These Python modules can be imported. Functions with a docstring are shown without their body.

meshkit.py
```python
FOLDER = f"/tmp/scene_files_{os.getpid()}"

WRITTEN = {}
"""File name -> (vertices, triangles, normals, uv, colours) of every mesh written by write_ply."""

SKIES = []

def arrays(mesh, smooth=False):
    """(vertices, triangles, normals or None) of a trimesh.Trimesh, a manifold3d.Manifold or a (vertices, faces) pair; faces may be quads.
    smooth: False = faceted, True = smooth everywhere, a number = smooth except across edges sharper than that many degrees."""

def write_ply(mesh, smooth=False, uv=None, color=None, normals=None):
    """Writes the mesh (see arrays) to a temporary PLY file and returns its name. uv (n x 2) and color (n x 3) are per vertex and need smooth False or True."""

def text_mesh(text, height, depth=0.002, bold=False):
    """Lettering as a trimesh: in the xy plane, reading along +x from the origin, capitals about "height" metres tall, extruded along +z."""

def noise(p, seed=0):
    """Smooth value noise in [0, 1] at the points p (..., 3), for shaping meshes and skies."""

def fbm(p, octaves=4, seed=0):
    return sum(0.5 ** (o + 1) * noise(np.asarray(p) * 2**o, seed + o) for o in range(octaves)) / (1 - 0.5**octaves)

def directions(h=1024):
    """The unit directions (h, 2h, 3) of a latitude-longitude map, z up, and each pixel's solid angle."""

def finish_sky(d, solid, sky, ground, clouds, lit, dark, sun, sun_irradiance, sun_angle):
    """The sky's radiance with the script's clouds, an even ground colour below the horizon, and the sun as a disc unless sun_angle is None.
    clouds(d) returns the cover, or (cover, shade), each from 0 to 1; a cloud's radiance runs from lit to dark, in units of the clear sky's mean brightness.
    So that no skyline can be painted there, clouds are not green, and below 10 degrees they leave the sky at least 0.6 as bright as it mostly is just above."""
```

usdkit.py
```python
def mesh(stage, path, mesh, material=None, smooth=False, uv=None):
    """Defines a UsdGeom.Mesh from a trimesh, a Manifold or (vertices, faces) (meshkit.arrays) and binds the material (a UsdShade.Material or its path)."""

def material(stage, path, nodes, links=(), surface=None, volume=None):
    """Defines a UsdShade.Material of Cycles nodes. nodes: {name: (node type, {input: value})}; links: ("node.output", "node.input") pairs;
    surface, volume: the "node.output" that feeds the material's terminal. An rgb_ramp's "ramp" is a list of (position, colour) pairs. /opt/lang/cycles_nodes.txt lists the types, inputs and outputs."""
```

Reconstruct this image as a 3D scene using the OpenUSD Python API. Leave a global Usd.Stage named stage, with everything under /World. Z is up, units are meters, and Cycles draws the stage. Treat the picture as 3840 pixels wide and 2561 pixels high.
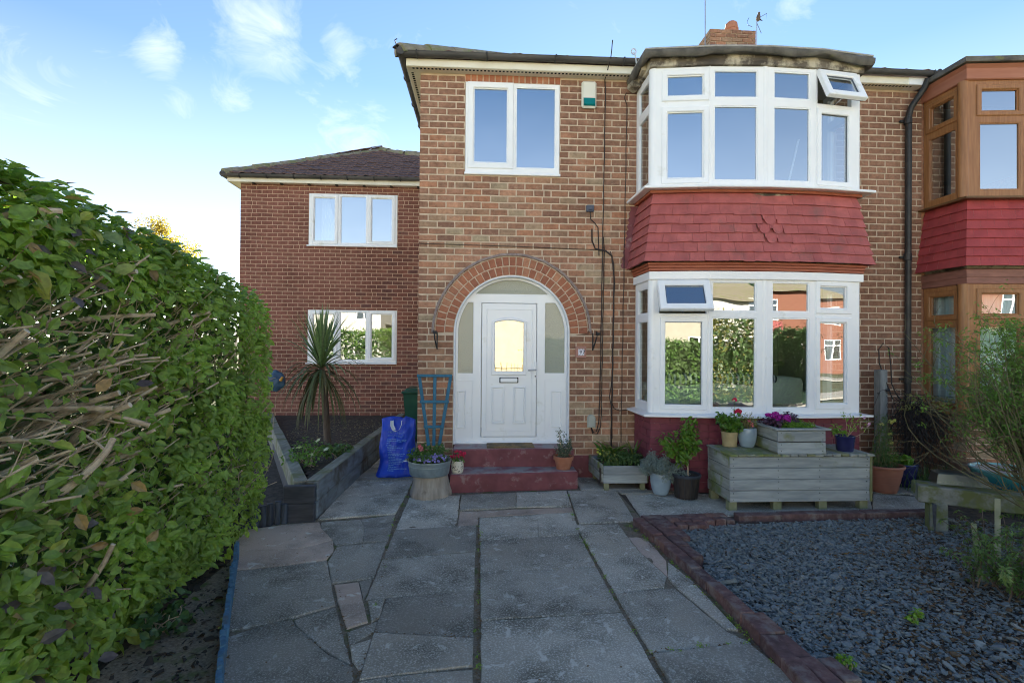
import math, numpy as np, trimesh, usdkit, meshkit
from pxr import Usd, UsdGeom, UsdLux, UsdShade, Gf, Sdf
from shapely.geometry import Polygon, Point, box as sbox
from shapely.ops import unary_union
from shapely import orient_polygons
from scipy.spatial import ConvexHull

stage = Usd.Stage.CreateInMemory()
UsdGeom.SetStageUpAxis(stage, 'Z')
UsdGeom.SetStageMetersPerUnit(stage, 1.0)
UsdGeom.Xform.Define(stage, '/World')
rng = np.random.default_rng(7)

# ------------------------------------------------------------------ camera, sky, sun, exposure
YAW, PITCH, ROLL = 0.0557, 0.00836, 0.00761
EXPOSURE = 2.75
SUN_AZ, SUN_EL = math.radians(14.0), math.radians(28.5)     # azimuth from +y (behind the house) towards +x
SUN_I, SKY_S = 1.25, 0.05
fwd = np.array([math.sin(YAW) * math.cos(PITCH), math.cos(YAW) * math.cos(PITCH), math.sin(PITCH)])
r0 = np.array([math.cos(YAW), -math.sin(YAW), 0.0])
u0 = np.cross(r0, fwd)
cr = r0 * math.cos(ROLL) + u0 * math.sin(ROLL)
cu = -r0 * math.sin(ROLL) + u0 * math.cos(ROLL)
CAM = np.array([0.84, -6.7, 1.71])
cam = UsdGeom.Camera.Define(stage, '/World/camera')
cam.AddTransformOp().Set(Gf.Matrix4d(*cr, 0, *cu, 0, *(-fwd), 0, *CAM, 1))
cam.CreateHorizontalApertureAttr(36.0)
cam.CreateVerticalApertureAttr(36.0 * 682 / 1024)
cam.CreateFocalLengthAttr(18.094)
cam.CreateClippingRangeAttr(Gf.Vec2f(0.05, 2000))
cam.CreateExposureAttr(EXPOSURE)

sd = np.array([math.sin(SUN_AZ) * math.cos(SUN_EL), math.cos(SUN_AZ) * math.cos(SUN_EL), math.sin(SUN_EL)])
sun = UsdLux.DistantLight.Define(stage, '/World/sun')
sx = np.cross([0, 0, 1.0], sd); sx /= np.linalg.norm(sx)
sy = np.cross(sd, sx)
sun.AddTransformOp().Set(Gf.Matrix4d(*sx, 0, *sy, 0, *sd, 0, 0, 0, 0, 1))
sun.CreateIntensityAttr(SUN_I)
sun.CreateAngleAttr(0.5)
sun.CreateNormalizeAttr(True)
sun.CreateColorAttr(Gf.Vec3f(1.0, 0.91, 0.78))

LK = '/World/Looks/'
def mat(name, nodes, links, surface):
    return usdkit.material(stage, LK + name, nodes, links, surface=surface)

sky = UsdLux.DomeLight.Define(stage, '/World/sky')
sky.GetPrim().SetCustomDataByKey('kind', 'structure')
CLOUDS = [((-0.474, 0.772, 0.423), 0.060, 0.8), ((-0.346, 0.81, 0.473), 0.105, 0.85), ((-0.235, 0.84, 0.489), 0.07, 0.85), ((-0.395, 0.835, 0.382), 0.07, 0.55), ((-0.461, 0.809, 0.364), 0.06, 0.5), ((-0.237, 0.907, 0.349), 0.14, 0.75), ((-0.62, 0.72, 0.31), 0.16, 0.7), ((0.444, 0.741, 0.503), 0.08, 0.5)]
nodes_ = {
    'tc': ('texture_coordinate', {}),
    'sky': ('sky_texture', {'sky_type': 'single_scattering', 'sun_disc': False, 'sun_elevation': SUN_EL, 'sun_rotation': math.atan2(sd[0], sd[1]), 'air_density': 1.0, 'aerosol_density': 0.02, 'ozone_density': 1.6}),
    'mp': ('mapping', {'scale': (1.0, 1.0, 2.6), 'location': (3.42, 1.1, 0.3)}),
    'n': ('noise_texture', {'scale': 2.6, 'detail': 7, 'roughness': 0.58, 'distortion': 0.25}),
    'rp': ('rgb_ramp', {'ramp': [(0.0, (0, 0, 0)), (0.60, (0, 0, 0)), (0.75, (0.12,) * 3), (0.9, (0.3,) * 3)]}),
    'm2': ('mapping', {'scale': (1.0, 1.0, 1.9)}),
    'n2': ('noise_texture', {'scale': 8.0, 'detail': 9, 'roughness': 0.66, 'distortion': 1.1}),
    'sp': ('separate_xyz', {}), 'hs': ('hsv', {'saturation': 1.06, 'value': 0.70}),
    'lo': ('map_range', {'value': 0.0, 'from_min': 0.05, 'from_max': 0.44, 'to_min': 0.55, 'to_max': 0.0, 'clamp': True}),
    'mx': ('math', {'math_type': 'maximum'}), 'mx2': ('math', {'math_type': 'maximum'}),
    'rp2': ('map_range', {'from_min': 0.60, 'from_max': 1.25, 'to_min': 0.0, 'to_max': 0.66, 'clamp': True}),
    'c': ('mix', {'mix_type': 'mix', 'color2': (5.0, 5.1, 5.25)}),
    'bg': ('background_shader', {'strength': SKY_S})}
links_ = [('tc.generated', 'mp.vector'), ('mp.vector', 'n.vector'), ('n.fac', 'rp.fac'), ('tc.generated', 'sp.vector'), ('sp.z', 'lo.value'), ('rp.color', 'mx.value1'), ('lo.result', 'mx.value2'), ('tc.generated', 'm2.vector'), ('m2.vector', 'n2.vector')]
prev = None
for k, (c, r, a) in enumerate(CLOUDS):                            # each cloud: a soft patch of sky, broken up by noise
    nodes_[f'd{k}'] = ('vector_math', {'math_type': 'distance', 'vector2': c}); nodes_[f'f{k}'] = ('map_range', {'range_type': 'smoothstep', 'from_min': 0.0, 'from_max': r, 'to_min': 0.42 * a, 'to_max': 0.0, 'clamp': True})
    links_ += [('tc.generated', f'd{k}.vector1'), (f'd{k}.value', f'f{k}.value')]
    if prev:
        nodes_[f'a{k}'] = ('math', {'math_type': 'maximum'}); links_ += [(prev, f'a{k}.value1'), (f'f{k}.result', f'a{k}.value2')]; prev = f'a{k}.value'
    else: prev = f'f{k}.result'
nodes_['sum'] = ('math', {'math_type': 'add'})
links_ += [(prev, 'sum.value1'), ('n2.fac', 'sum.value2'), ('sum.value', 'rp2.value'), ('mx.value', 'mx2.value1'), ('rp2.result', 'mx2.value2'), ('mx2.value', 'c.fac'), ('sky.color', 'hs.color'), ('hs.color', 'c.color1'), ('c.color', 'bg.color')]
skym = mat('sky', nodes_, links_, 'bg.background')
UsdShade.MaterialBindingAPI.Apply(sky.GetPrim()).Bind(skym)

# ------------------------------------------------------------------ helpers
class MB:
    def __init__(s): s.v, s.f, s.n = [], [], 0
    def add(s, v, f):
        v = np.asarray(v, float).reshape(-1, 3); f = np.asarray(f, int)
        if f.shape[1] == 4: f = np.vstack([f[:, [0, 1, 2]], f[:, [0, 2, 3]]])
        s.v.append(v); s.f.append(f + s.n); s.n += len(v); return s
    def arr(s): return np.vstack(s.v), np.vstack(s.f)
    def xf(s, R, t):
        s.v = [v @ np.asarray(R).T + t for v in s.v]; return s

_c = np.array([[x, y, z] for x in (-1, 1) for y in (-1, 1) for z in (-1, 1)], float)
def _ctemplate():
    P, sgn, mask = [], [], []
    for c in _c:
        for k in range(3):
            m = np.full(3, 1.0); m[k] = 0.0
            P.append(c * (1 - 0.2 * m)); sgn.append(c); mask.append(m)
    P = np.array(P); h = ConvexHull(P); F = h.simplices.copy()
    for i, t in enumerate(F):
        n = np.cross(P[t[1]] - P[t[0]], P[t[2]] - P[t[0]])
        if n @ P[t].mean(0) < 0: F[i] = t[::-1]
    return np.array(sgn), np.array(mask), F
CS, CM, CF = _ctemplate()
_bf = np.array([[0, 1, 3, 2], [4, 6, 7, 5], [0, 4, 5, 1], [2, 3, 7, 6], [0, 2, 6, 4], [1, 5, 7, 3]])
I3 = np.eye(3)
def cbox(m, c, size, b=0.004, R=I3, jit=0.0):
    """box with bevelled edges: centre c, full size, bevel b, rotation columns R"""
    h = np.asarray(size, float) / 2
    b = min(b, h.min() * 0.8)
    v = CS * (h - b * CM)
    if jit: v = v + rng.normal(0, jit, (8, 3)).repeat(3, 0)
    return m.add(v @ np.asarray(R).T + c, CF)
def box(m, lo, hi):
    lo, hi = np.asarray(lo, float), np.asarray(hi, float)
    return m.add(lo + (_c + 1) / 2 * (hi - lo), _bf)
def rz(a): return np.array([[math.cos(a), -math.sin(a), 0], [math.sin(a), math.cos(a), 0], [0, 0, 1]])
def ry(a): return np.array([[math.cos(a), 0, math.sin(a)], [0, 1, 0], [-math.sin(a), 0, math.cos(a)]])
def rx(a): return np.array([[1, 0, 0], [0, math.cos(a), -math.sin(a)], [0, math.sin(a), math.cos(a)]])
def unit(v): v = np.asarray(v, float); return v / (np.linalg.norm(v, axis=-1, keepdims=True) + 1e-12)
def beam(m, a, b, w, h, bev=0.004, up=(0, 0, 1), jit=0):
    a, b = np.asarray(a, float), np.asarray(b, float); x = unit(b - a)
    y = unit(np.cross(up, x)); z = np.cross(x, y)
    return cbox(m, (a + b) / 2, (np.linalg.norm(b - a), w, h), bev, np.stack([x, y, z], 1), jit)
def tube(m, pts, rad, sides=6, cap=True):
    p = np.asarray(pts, float); n = len(p)
    r = np.broadcast_to(np.asarray(rad, float), (n,))
    t = np.gradient(p, axis=0) if n > 2 else np.repeat([p[1] - p[0]], 2, 0)
    t = unit(t)
    ref = np.array([0, 0, 1.0]) if abs(t[:, 2]).mean() < 0.8 else np.array([1.0, 0, 0])
    a = unit(np.cross(t, ref)); b = np.cross(t, a)
    ang = np.arange(sides) * 2 * np.pi / sides
    v = p[:, None] + r[:, None, None] * (np.cos(ang)[None, :, None] * a[:, None] + np.sin(ang)[None, :, None] * b[:, None])
    i, j = np.meshgrid(np.arange(n - 1), np.arange(sides), indexing='ij')
    q = np.stack([i * sides + j, i * sides + (j + 1) % sides, (i + 1) * sides + (j + 1) % sides, (i + 1) * sides + j], -1).reshape(-1, 4)
    m.add(v.reshape(-1, 3), q)
    if cap:
        for k, rev in ((0, False), (n - 1, True)):
            ring = v[k]; f = [[0, i + 1, (i + 1) % sides + 1] for i in range(sides)]
            if not rev: f = [t_[::-1] for t_ in f]
            m.add(np.vstack([ring.mean(0), ring]), [x[::-1] for x in f])
    return m
def lathe(m, prof, c=(0, 0, 0), n=28, sq=1.0):
    prof = np.asarray(prof, float); k = len(prof); a = np.arange(n) * 2 * np.pi / n
    v = np.stack([prof[:, None, 0] * np.cos(a), prof[:, None, 0] * np.sin(a) * sq, np.repeat(prof[:, 1:2], n, 1)], -1).reshape(-1, 3) + c
    i, j = np.meshgrid(np.arange(k - 1), np.arange(n), indexing='ij')
    q = np.stack([i * n + j, i * n + (j + 1) % n, (i + 1) * n + (j + 1) % n, (i + 1) * n + j], -1).reshape(-1, 4)
    return m.add(v, q)
def disc(m, c, r, n=24, up=True):
    a = np.arange(n) * 2 * np.pi / n
    v = np.vstack([[0, 0, 0], np.stack([r * np.cos(a), r * np.sin(a), 0 * a], 1)]) + c
    return m.add(v, [[0, i + 1, (i + 1) % n + 1] for i in range(n)])
def ring_off(p, d):
    """moves a closed ring d to the left of its direction, with mitred corners"""
    p = np.asarray(p, float); e = unit(np.roll(p, -1, 0) - p); nl = np.stack([-e[:, 1], e[:, 0]], 1)
    n2 = np.roll(nl, 1, 0); s = nl + n2
    return p + d * s / np.maximum((s * s).sum(1, keepdims=True), 0.3) * 2
def rings_of(poly):
    poly = orient_polygons(poly)
    return [np.array(poly.exterior.coords)[:-1]] + [np.array(r.coords)[:-1] for r in poly.interiors]
class Frame:
    """local axes: u along a wall, w up, d outward"""
    def __init__(s, o, ex, ez=(0, 0, 1)):
        s.o = np.asarray(o, float); s.ex = unit(ex); s.ez = unit(ez); s.n = np.cross(s.ex, s.ez)
    def __call__(s, u, w, d=0.0):
        u, w, d = np.broadcast_arrays(np.asarray(u, float), w, d)
        return s.o + u[..., None] * s.ex + w[..., None] * s.ez + d[..., None] * s.n
    def R(s): return np.stack([s.ex, s.ez, s.n], 1)
def tri(poly):
    v, f = trimesh.creation.triangulate_polygon(poly, engine='earcut')
    v = np.asarray(v); f = np.asarray(f)
    a = v[f]; cr_ = (a[:, 1, 0] - a[:, 0, 0]) * (a[:, 2, 1] - a[:, 0, 1]) - (a[:, 1, 1] - a[:, 0, 1]) * (a[:, 2, 0] - a[:, 0, 0])
    f[cr_ < 0] = f[cr_ < 0][:, ::-1]
    return v, f
def extr(m, poly, F, d0, d1, b=0.0, back=False):
    """a polygon in the frame's (u, w) plane from depth d0 to d1, front edge bevelled by b"""
    polys = getattr(poly, 'geoms', [poly])
    for pg in polys:
        if pg.is_empty or pg.area < 1e-6: continue
        rs = rings_of(pg); top = []
        for r in rs:
            k = len(r); rb = ring_off(r, b) if b else r; top.append(rb)
            lv = [F(r[:, 0], r[:, 1], d0), F(r[:, 0], r[:, 1], d1 - b)] + ([F(rb[:, 0], rb[:, 1], d1)] if b else [])
            i = np.arange(k); j = (i + 1) % k
            for a in range(len(lv) - 1): m.add(np.vstack(lv[a:a + 2]), np.stack([i, j, j + k, i + k], 1))
        p2 = Polygon(top[0], top[1:])
        v, f = tri(p2 if p2.is_valid else pg); m.add(F(v[:, 0], v[:, 1], d1), f)
        if back:
            v, f = tri(pg); m.add(F(v[:, 0], v[:, 1], d0), f[:, ::-1])
    return m
GROUND = Frame((0, 0, 0), (1, 0, 0), (0, 1, 0))              # u = x, w = y, d = z
FACADE = Frame((0, 0, 0), (1, 0, 0))

used = {}
def uniq(parent, name):
    k = used.get((parent, name), 0); used[(parent, name)] = k + 1
    return f'{parent}/{name}' if k == 0 else f'{parent}/{name}_{k:03d}'
def tag(p, label=None, cat=None, group=None, kind=None):
    for k, t in (('label', label), ('category', cat), ('group', group), ('kind', kind)):
        if t: p.SetCustomDataByKey(k, t)
class T:
    def __init__(s, path, loc): s.path, s.loc = path, np.asarray(loc, float)
def thing(name, label, cat, loc=(0, 0, 0), group=None, kind=None):
    path = uniq('/World', name); x = UsdGeom.Xform.Define(stage, path); x.AddTranslateOp().Set(Gf.Vec3d(*map(float, loc)))
    tag(x.GetPrim(), label, cat, group, kind); return T(path, loc)
def part(parent, name, m, material, smooth=False, label=None, kind=None):
    """one Mesh under a thing or a part; coordinates are given in the world"""
    v, f = m.arr() if isinstance(m, MB) else m
    path = uniq(parent.path, name)
    p = usdkit.mesh(stage, path, (v - parent.loc, f), material, smooth)
    tag(p.GetPrim(), label, None, None, kind); return T(path, parent.loc)
def solo(name, m, material, label=None, cat=None, group=None, kind=None, smooth=False):
    v, f = m.arr(); path = uniq('/World', name)
    p = usdkit.mesh(stage, path, (v, f), material, smooth); tag(p.GetPrim(), label, cat, group, kind); return T(path, (0, 0, 0))

# ------------------------------------------------------------------ materials
def noisy(name, c1, c2, scale=8.0, rough=0.6, bump=0.0, bscale=None, detail=5, stretch=(1, 1, 1), spec=0.4, metal=0.0, lo=0.35, hi=0.65, coat=0.0, c3=None, s3=2.0, t3=0.6, rnd=0.0):
    nodes = {'g': ('geometry', {}), 'm': ('mapping', {'scale': stretch}), 'n': ('noise_texture', {'scale': scale, 'detail': detail, 'roughness': 0.6}),
             'r': ('rgb_ramp', {'ramp': [(lo, c1), (hi, c2)]}), 'p': ('principled_bsdf', {'roughness': rough, 'specular_ior_level': spec, 'metallic': metal, 'coat_weight': coat})}
    links = [('g.position', 'm.vector'), ('m.vector', 'n.vector'), ('n.fac', 'r.fac')]
    out = 'r.color'
    if c3 is not None:
        nodes.update({'n3': ('noise_texture', {'scale': s3, 'detail': 4, 'roughness': 0.65}), 'r3': ('rgb_ramp', {'ramp': [(t3 - 0.06, (0, 0, 0)), (t3 + 0.06, (1, 1, 1))]}), 'x3': ('mix', {'color2': c3})})
        links += [('g.position', 'n3.vector'), ('n3.fac', 'r3.fac'), ('r3.color', 'x3.fac'), (out, 'x3.color1')]; out = 'x3.color'
    if rnd:
        nodes.update({'oi': ('object_info', {}), 'rr': ('map_range', {'from_min': 0.0, 'from_max': 1.0, 'to_min': 1 - rnd, 'to_max': 1 + rnd}), 'hs': ('hsv', {})})
        links += [('oi.random', 'rr.value'), ('rr.result', 'hs.value'), (out, 'hs.color')]; out = 'hs.color'
    links.append((out, 'p.base_color'))
    if bump:
        nodes.update({'nb': ('noise_texture', {'scale': bscale or scale * 4, 'detail': 6, 'roughness': 0.65}), 'b': ('bump', {'strength': min(bump, 1.0), 'distance': 0.004})})
        links += [('m.vector', 'nb.vector'), ('nb.fac', 'b.height'), ('b.normal', 'p.normal')]
    return mat(name, nodes, links, 'p.BSDF')
def plain(name, c, rough=0.5, metal=0.0, spec=0.5, coat=0.0, trans=0.0):
    return mat(name, {'p': ('principled_bsdf', {'base_color': c, 'roughness': rough, 'metallic': metal, 'specular_ior_level': spec, 'coat_weight': coat, 'transmission_weight': trans})}, [], 'p.BSDF')
def by_piece(name, stops, nscale=18.0, mottle=0.35, rough=0.85, bump=0.6, bscale=60.0, stain=None, stain_t=0.62, sscale=1.3, weather=False):
    """colour picked per piece (per object, and per island in joined meshes), with mottling on top"""
    nodes = {'g': ('geometry', {}), 'oi': ('object_info', {}), 'a': ('math', {'math_type': 'add'}), 'fr': ('math', {'math_type': 'fraction'}),
             'r': ('rgb_ramp', {'ramp': stops}), 'n': ('noise_texture', {'scale': nscale, 'detail': 6, 'roughness': 0.65}),
             'nr': ('rgb_ramp', {'ramp': [(0.25, (1 - mottle,) * 3), (0.75, (1 + mottle * 0.6,) * 3)]}), 'x': ('mix', {'mix_type': 'multiply', 'fac': 1.0}),
             'nb': ('noise_texture', {'scale': bscale, 'detail': 6, 'roughness': 0.7}), 'b': ('bump', {'strength': min(bump, 1.0), 'distance': 0.005}),
             'p': ('principled_bsdf', {'roughness': rough, 'specular_ior_level': 0.25})}
    links = [('oi.random', 'a.value1'), ('g.random_per_island', 'a.value2'), ('a.value', 'fr.value1'), ('fr.value', 'r.fac'), ('g.position', 'n.vector'), ('n.fac', 'nr.fac'),
             ('r.color', 'x.color1'), ('nr.color', 'x.color2'), ('g.position', 'nb.vector'), ('nb.fac', 'b.height'), ('b.normal', 'p.normal')]
    out = 'x.color'
    if stain:
        nodes.update({'n3': ('noise_texture', {'scale': sscale, 'detail': 7, 'roughness': 0.7}), 'r3': ('rgb_ramp', {'ramp': [(stain_t, (0, 0, 0)), (stain_t + 0.16, (0.75,) * 3)]}), 'x3': ('mix', {'color2': stain})})
        links += [('g.position', 'n3.vector'), ('n3.fac', 'r3.fac'), ('r3.color', 'x3.fac'), (out, 'x3.color1')]; out = 'x3.color'
    if weather:
        nodes.update({'nw': ('noise_texture', {'scale': 0.9, 'detail': 6, 'roughness': 0.7}), 'rw': ('rgb_ramp', {'ramp': [(0.34, (0.66, 0.62, 0.58)), (0.62, (1.12, 1.10, 1.06))]}), 'xw': ('mix', {'mix_type': 'multiply', 'fac': 1.0})})
        links += [('g.position', 'nw.vector'), ('nw.fac', 'rw.fac'), (out, 'xw.color1'), ('rw.color', 'xw.color2')]; out = 'xw.color'
    links.append((out, 'p.base_color'))
    return mat(name, nodes, links, 'p.BSDF')
def leafy(name, stops, rough=0.42, trans=0.28, tint=1.6, lump=False):
    """leaf colour varies per leaf; part of the light passes through"""
    nodes = {'g': ('geometry', {}), 'oi': ('object_info', {}), 'a': ('math', {'math_type': 'add'}), 'fr': ('math', {'math_type': 'fraction'}), 'r': ('rgb_ramp', {'ramp': stops}),
             'n': ('noise_texture', {'scale': 40.0, 'detail': 3}), 'nr': ('rgb_ramp', {'ramp': [(0.3, (0.75,) * 3), (0.7, (1.2,) * 3)]}), 'x': ('mix', {'mix_type': 'multiply', 'fac': 1.0}),
             'p': ('principled_bsdf', {'roughness': rough, 'specular_ior_level': 0.5}), 'tx': ('mix', {'mix_type': 'multiply', 'fac': 1.0, 'color2': (tint, tint * 1.05, tint * 0.5)}), 't': ('translucent_bsdf', {}), 'mx': ('mix_closure', {'fac': trans})}
    links = [('oi.random', 'a.value1'), ('g.random_per_island', 'a.value2'), ('a.value', 'fr.value1'), ('fr.value', 'r.fac'), ('g.position', 'n.vector'), ('n.fac', 'nr.fac'),
             ('r.color', 'x.color1'), ('nr.color', 'x.color2'), ('x.color', 'p.base_color'), ('x.color', 'tx.color1'), ('tx.color', 't.color'), ('p.BSDF', 'mx.closure1'), ('t.BSDF', 'mx.closure2')]
    if lump:                                                        # patches of younger and older growth
        nodes.update({'nl': ('noise_texture', {'scale': 3.2, 'detail': 3}), 'rl': ('rgb_ramp', {'ramp': [(0.34, (0.66, 0.64, 0.66)), (0.62, (1.12, 1.1, 1.0))]}), 'xl': ('mix', {'mix_type': 'multiply', 'fac': 1.0})})
        links = [l for l in links if l[0] != 'x.color'] + [('g.position', 'nl.vector'), ('nl.fac', 'rl.fac'), ('x.color', 'xl.color1'), ('rl.color', 'xl.color2'), ('xl.color', 'p.base_color'), ('xl.color', 'tx.color1')]
    return mat(name, nodes, links, 'mx.closure')

OLD_BRICK = by_piece('old_brick', [(0.0, (0.486, 0.234, 0.140)), (0.16, (0.401, 0.210, 0.134)), (0.34, (0.322, 0.172, 0.116)), (0.5, (0.438, 0.259, 0.165)), (0.64, (0.522, 0.277, 0.177)), (0.78, (0.274, 0.148, 0.104)), (0.92, (0.438, 0.296, 0.195)), (1.0, (0.401, 0.315, 0.213))],
                     nscale=16, mottle=0.42, bump=0.8, stain=(0.44, 0.33, 0.23), stain_t=0.56, sscale=11.0, weather=True)
ARCH_BRICK = by_piece('arch_brick', [(0.0, (0.450, 0.180, 0.098)), (0.4, (0.375, 0.144, 0.081)), (0.7, (0.325, 0.126, 0.075)), (1.0, (0.500, 0.240, 0.138))], mottle=0.3)
NEW_BRICK = by_piece('new_brick', [(0.0, (0.267, 0.109, 0.077)), (0.5, (0.210, 0.088, 0.067)), (0.8, (0.159, 0.074, 0.062)), (1.0, (0.296, 0.123, 0.087))], nscale=24, mottle=0.4, bump=0.5, weather=True)
EDGE_BRICK = by_piece('edging_brick', [(0.0, (0.19, 0.105, 0.095)), (0.5, (0.15, 0.085, 0.08)), (0.85, (0.13, 0.082, 0.08)), (1.0, (0.25, 0.13, 0.10))], nscale=14, mottle=0.5, bump=0.8, stain=(0.22, 0.20, 0.18), stain_t=0.5, sscale=7.0)
MAROON_BRICK = by_piece('maroon_painted_brick', [(0, (0.223, 0.053, 0.074)), (0.6, (0.209, 0.049, 0.070)), (1.0, (0.236, 0.059, 0.079))], nscale=10, mottle=0.2, rough=0.5, bump=0.4)
MORTAR = noisy('mortar', (0.53, 0.41, 0.295), (0.64, 0.505, 0.375), 14, 0.9, 0.6, 90)
MORTAR_NEW = noisy('mortar_new', (0.52, 0.34, 0.23), (0.60, 0.41, 0.28), 9, 0.9, 0.4, 90)
MAROON = noisy('maroon_paint', (0.155, 0.042, 0.05), (0.235, 0.072, 0.08), 5, 0.6, 0.7, 40, c3=(0.30, 0.19, 0.185), s3=7, t3=0.62)
STEP_TOP = noisy('worn_step', (0.338, 0.250, 0.250), (0.250, 0.106, 0.119), 4.5, 0.75, 0.5, 60, c3=(0.33, 0.30, 0.29), s3=5, t3=0.5)
TILE_RED = by_piece('red_painted_tile', [(0, (0.440, 0.122, 0.112)), (0.5, (0.396, 0.106, 0.100)), (1.0, (0.473, 0.135, 0.122))], nscale=7, mottle=0.28, rough=0.65, bump=0.5, stain=(0.24, 0.11, 0.10), stain_t=0.54, sscale=4.0)
TILE_RED2 = by_piece('bright_red_tile', [(0, (0.36, 0.056, 0.058)), (1.0, (0.41, 0.07, 0.068))], nscale=7, mottle=0.26, rough=0.6, bump=0.4, stain=(0.24, 0.07, 0.07), stain_t=0.58, sscale=4.0)
RED_WOOD = noisy('red_brown_wood', (0.30, 0.075, 0.036), (0.38, 0.11, 0.055), 6, 0.5, 0.2, stretch=(1, 1, 6))
WHITE = noisy('white_upvc', (0.87, 0.87, 0.87), (0.90, 0.90, 0.89), 3, 0.28, spec=0.5, c3=(0.74, 0.73, 0.67), s3=3.0, t3=0.68)
WHITE_WALL = noisy('white_paint_rough', (0.70, 0.71, 0.72), (0.80, 0.80, 0.80), 12, 0.7, 0.5, 60)
CREAM = noisy('cream_upvc', (0.74, 0.68, 0.54), (0.82, 0.78, 0.66), 2.5, 0.4)
BLACKP = noisy('black_plastic', (0.022, 0.021, 0.02), (0.05, 0.046, 0.042), 5, 0.45, 0.2)
GUTTER = noisy('weathered_gutter', (0.035, 0.032, 0.03), (0.085, 0.078, 0.07), 4, 0.55, 0.3, stretch=(0.4, 1, 1))
DARK = plain('dark_gap', (0.012, 0.012, 0.012), 0.9)
DARKWOOD = noisy('weathered_fascia', (0.06, 0.05, 0.04), (0.17, 0.14, 0.105), 5, 0.85, 0.8, 40, stretch=(0.5, 0.5, 2), c3=(0.50, 0.44, 0.33), s3=3.5, t3=0.50)
FELT = noisy('roof_felt', (0.075, 0.068, 0.058), (0.16, 0.145, 0.12), 6, 0.9, 0.9, 50, c3=(0.17, 0.17, 0.06), s3=4, t3=0.66)
LEAD = noisy('lead_flashing', (0.30, 0.29, 0.27), (0.42, 0.40, 0.37), 8, 0.7, 0.5)
ROOFT = by_piece('brown_roof_tile', [(0, (0.10, 0.058, 0.05)), (0.6, (0.15, 0.085, 0.072)), (1, (0.20, 0.125, 0.105))], nscale=14, mottle=0.45, bump=0.7, stain=(0.26, 0.21, 0.15), stain_t=0.6, sscale=20)
RIDGE = noisy('mossy_ridge', (0.20, 0.17, 0.12), (0.29, 0.25, 0.18), 10, 0.9, 0.8, 40, c3=(0.20, 0.20, 0.09), s3=6, t3=0.55)
OAK = noisy('golden_oak_upvc', (0.27, 0.115, 0.04), (0.37, 0.17, 0.065), 5, 0.35, 0.1, stretch=(8, 8, 0.6))
SLAB = None
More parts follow.
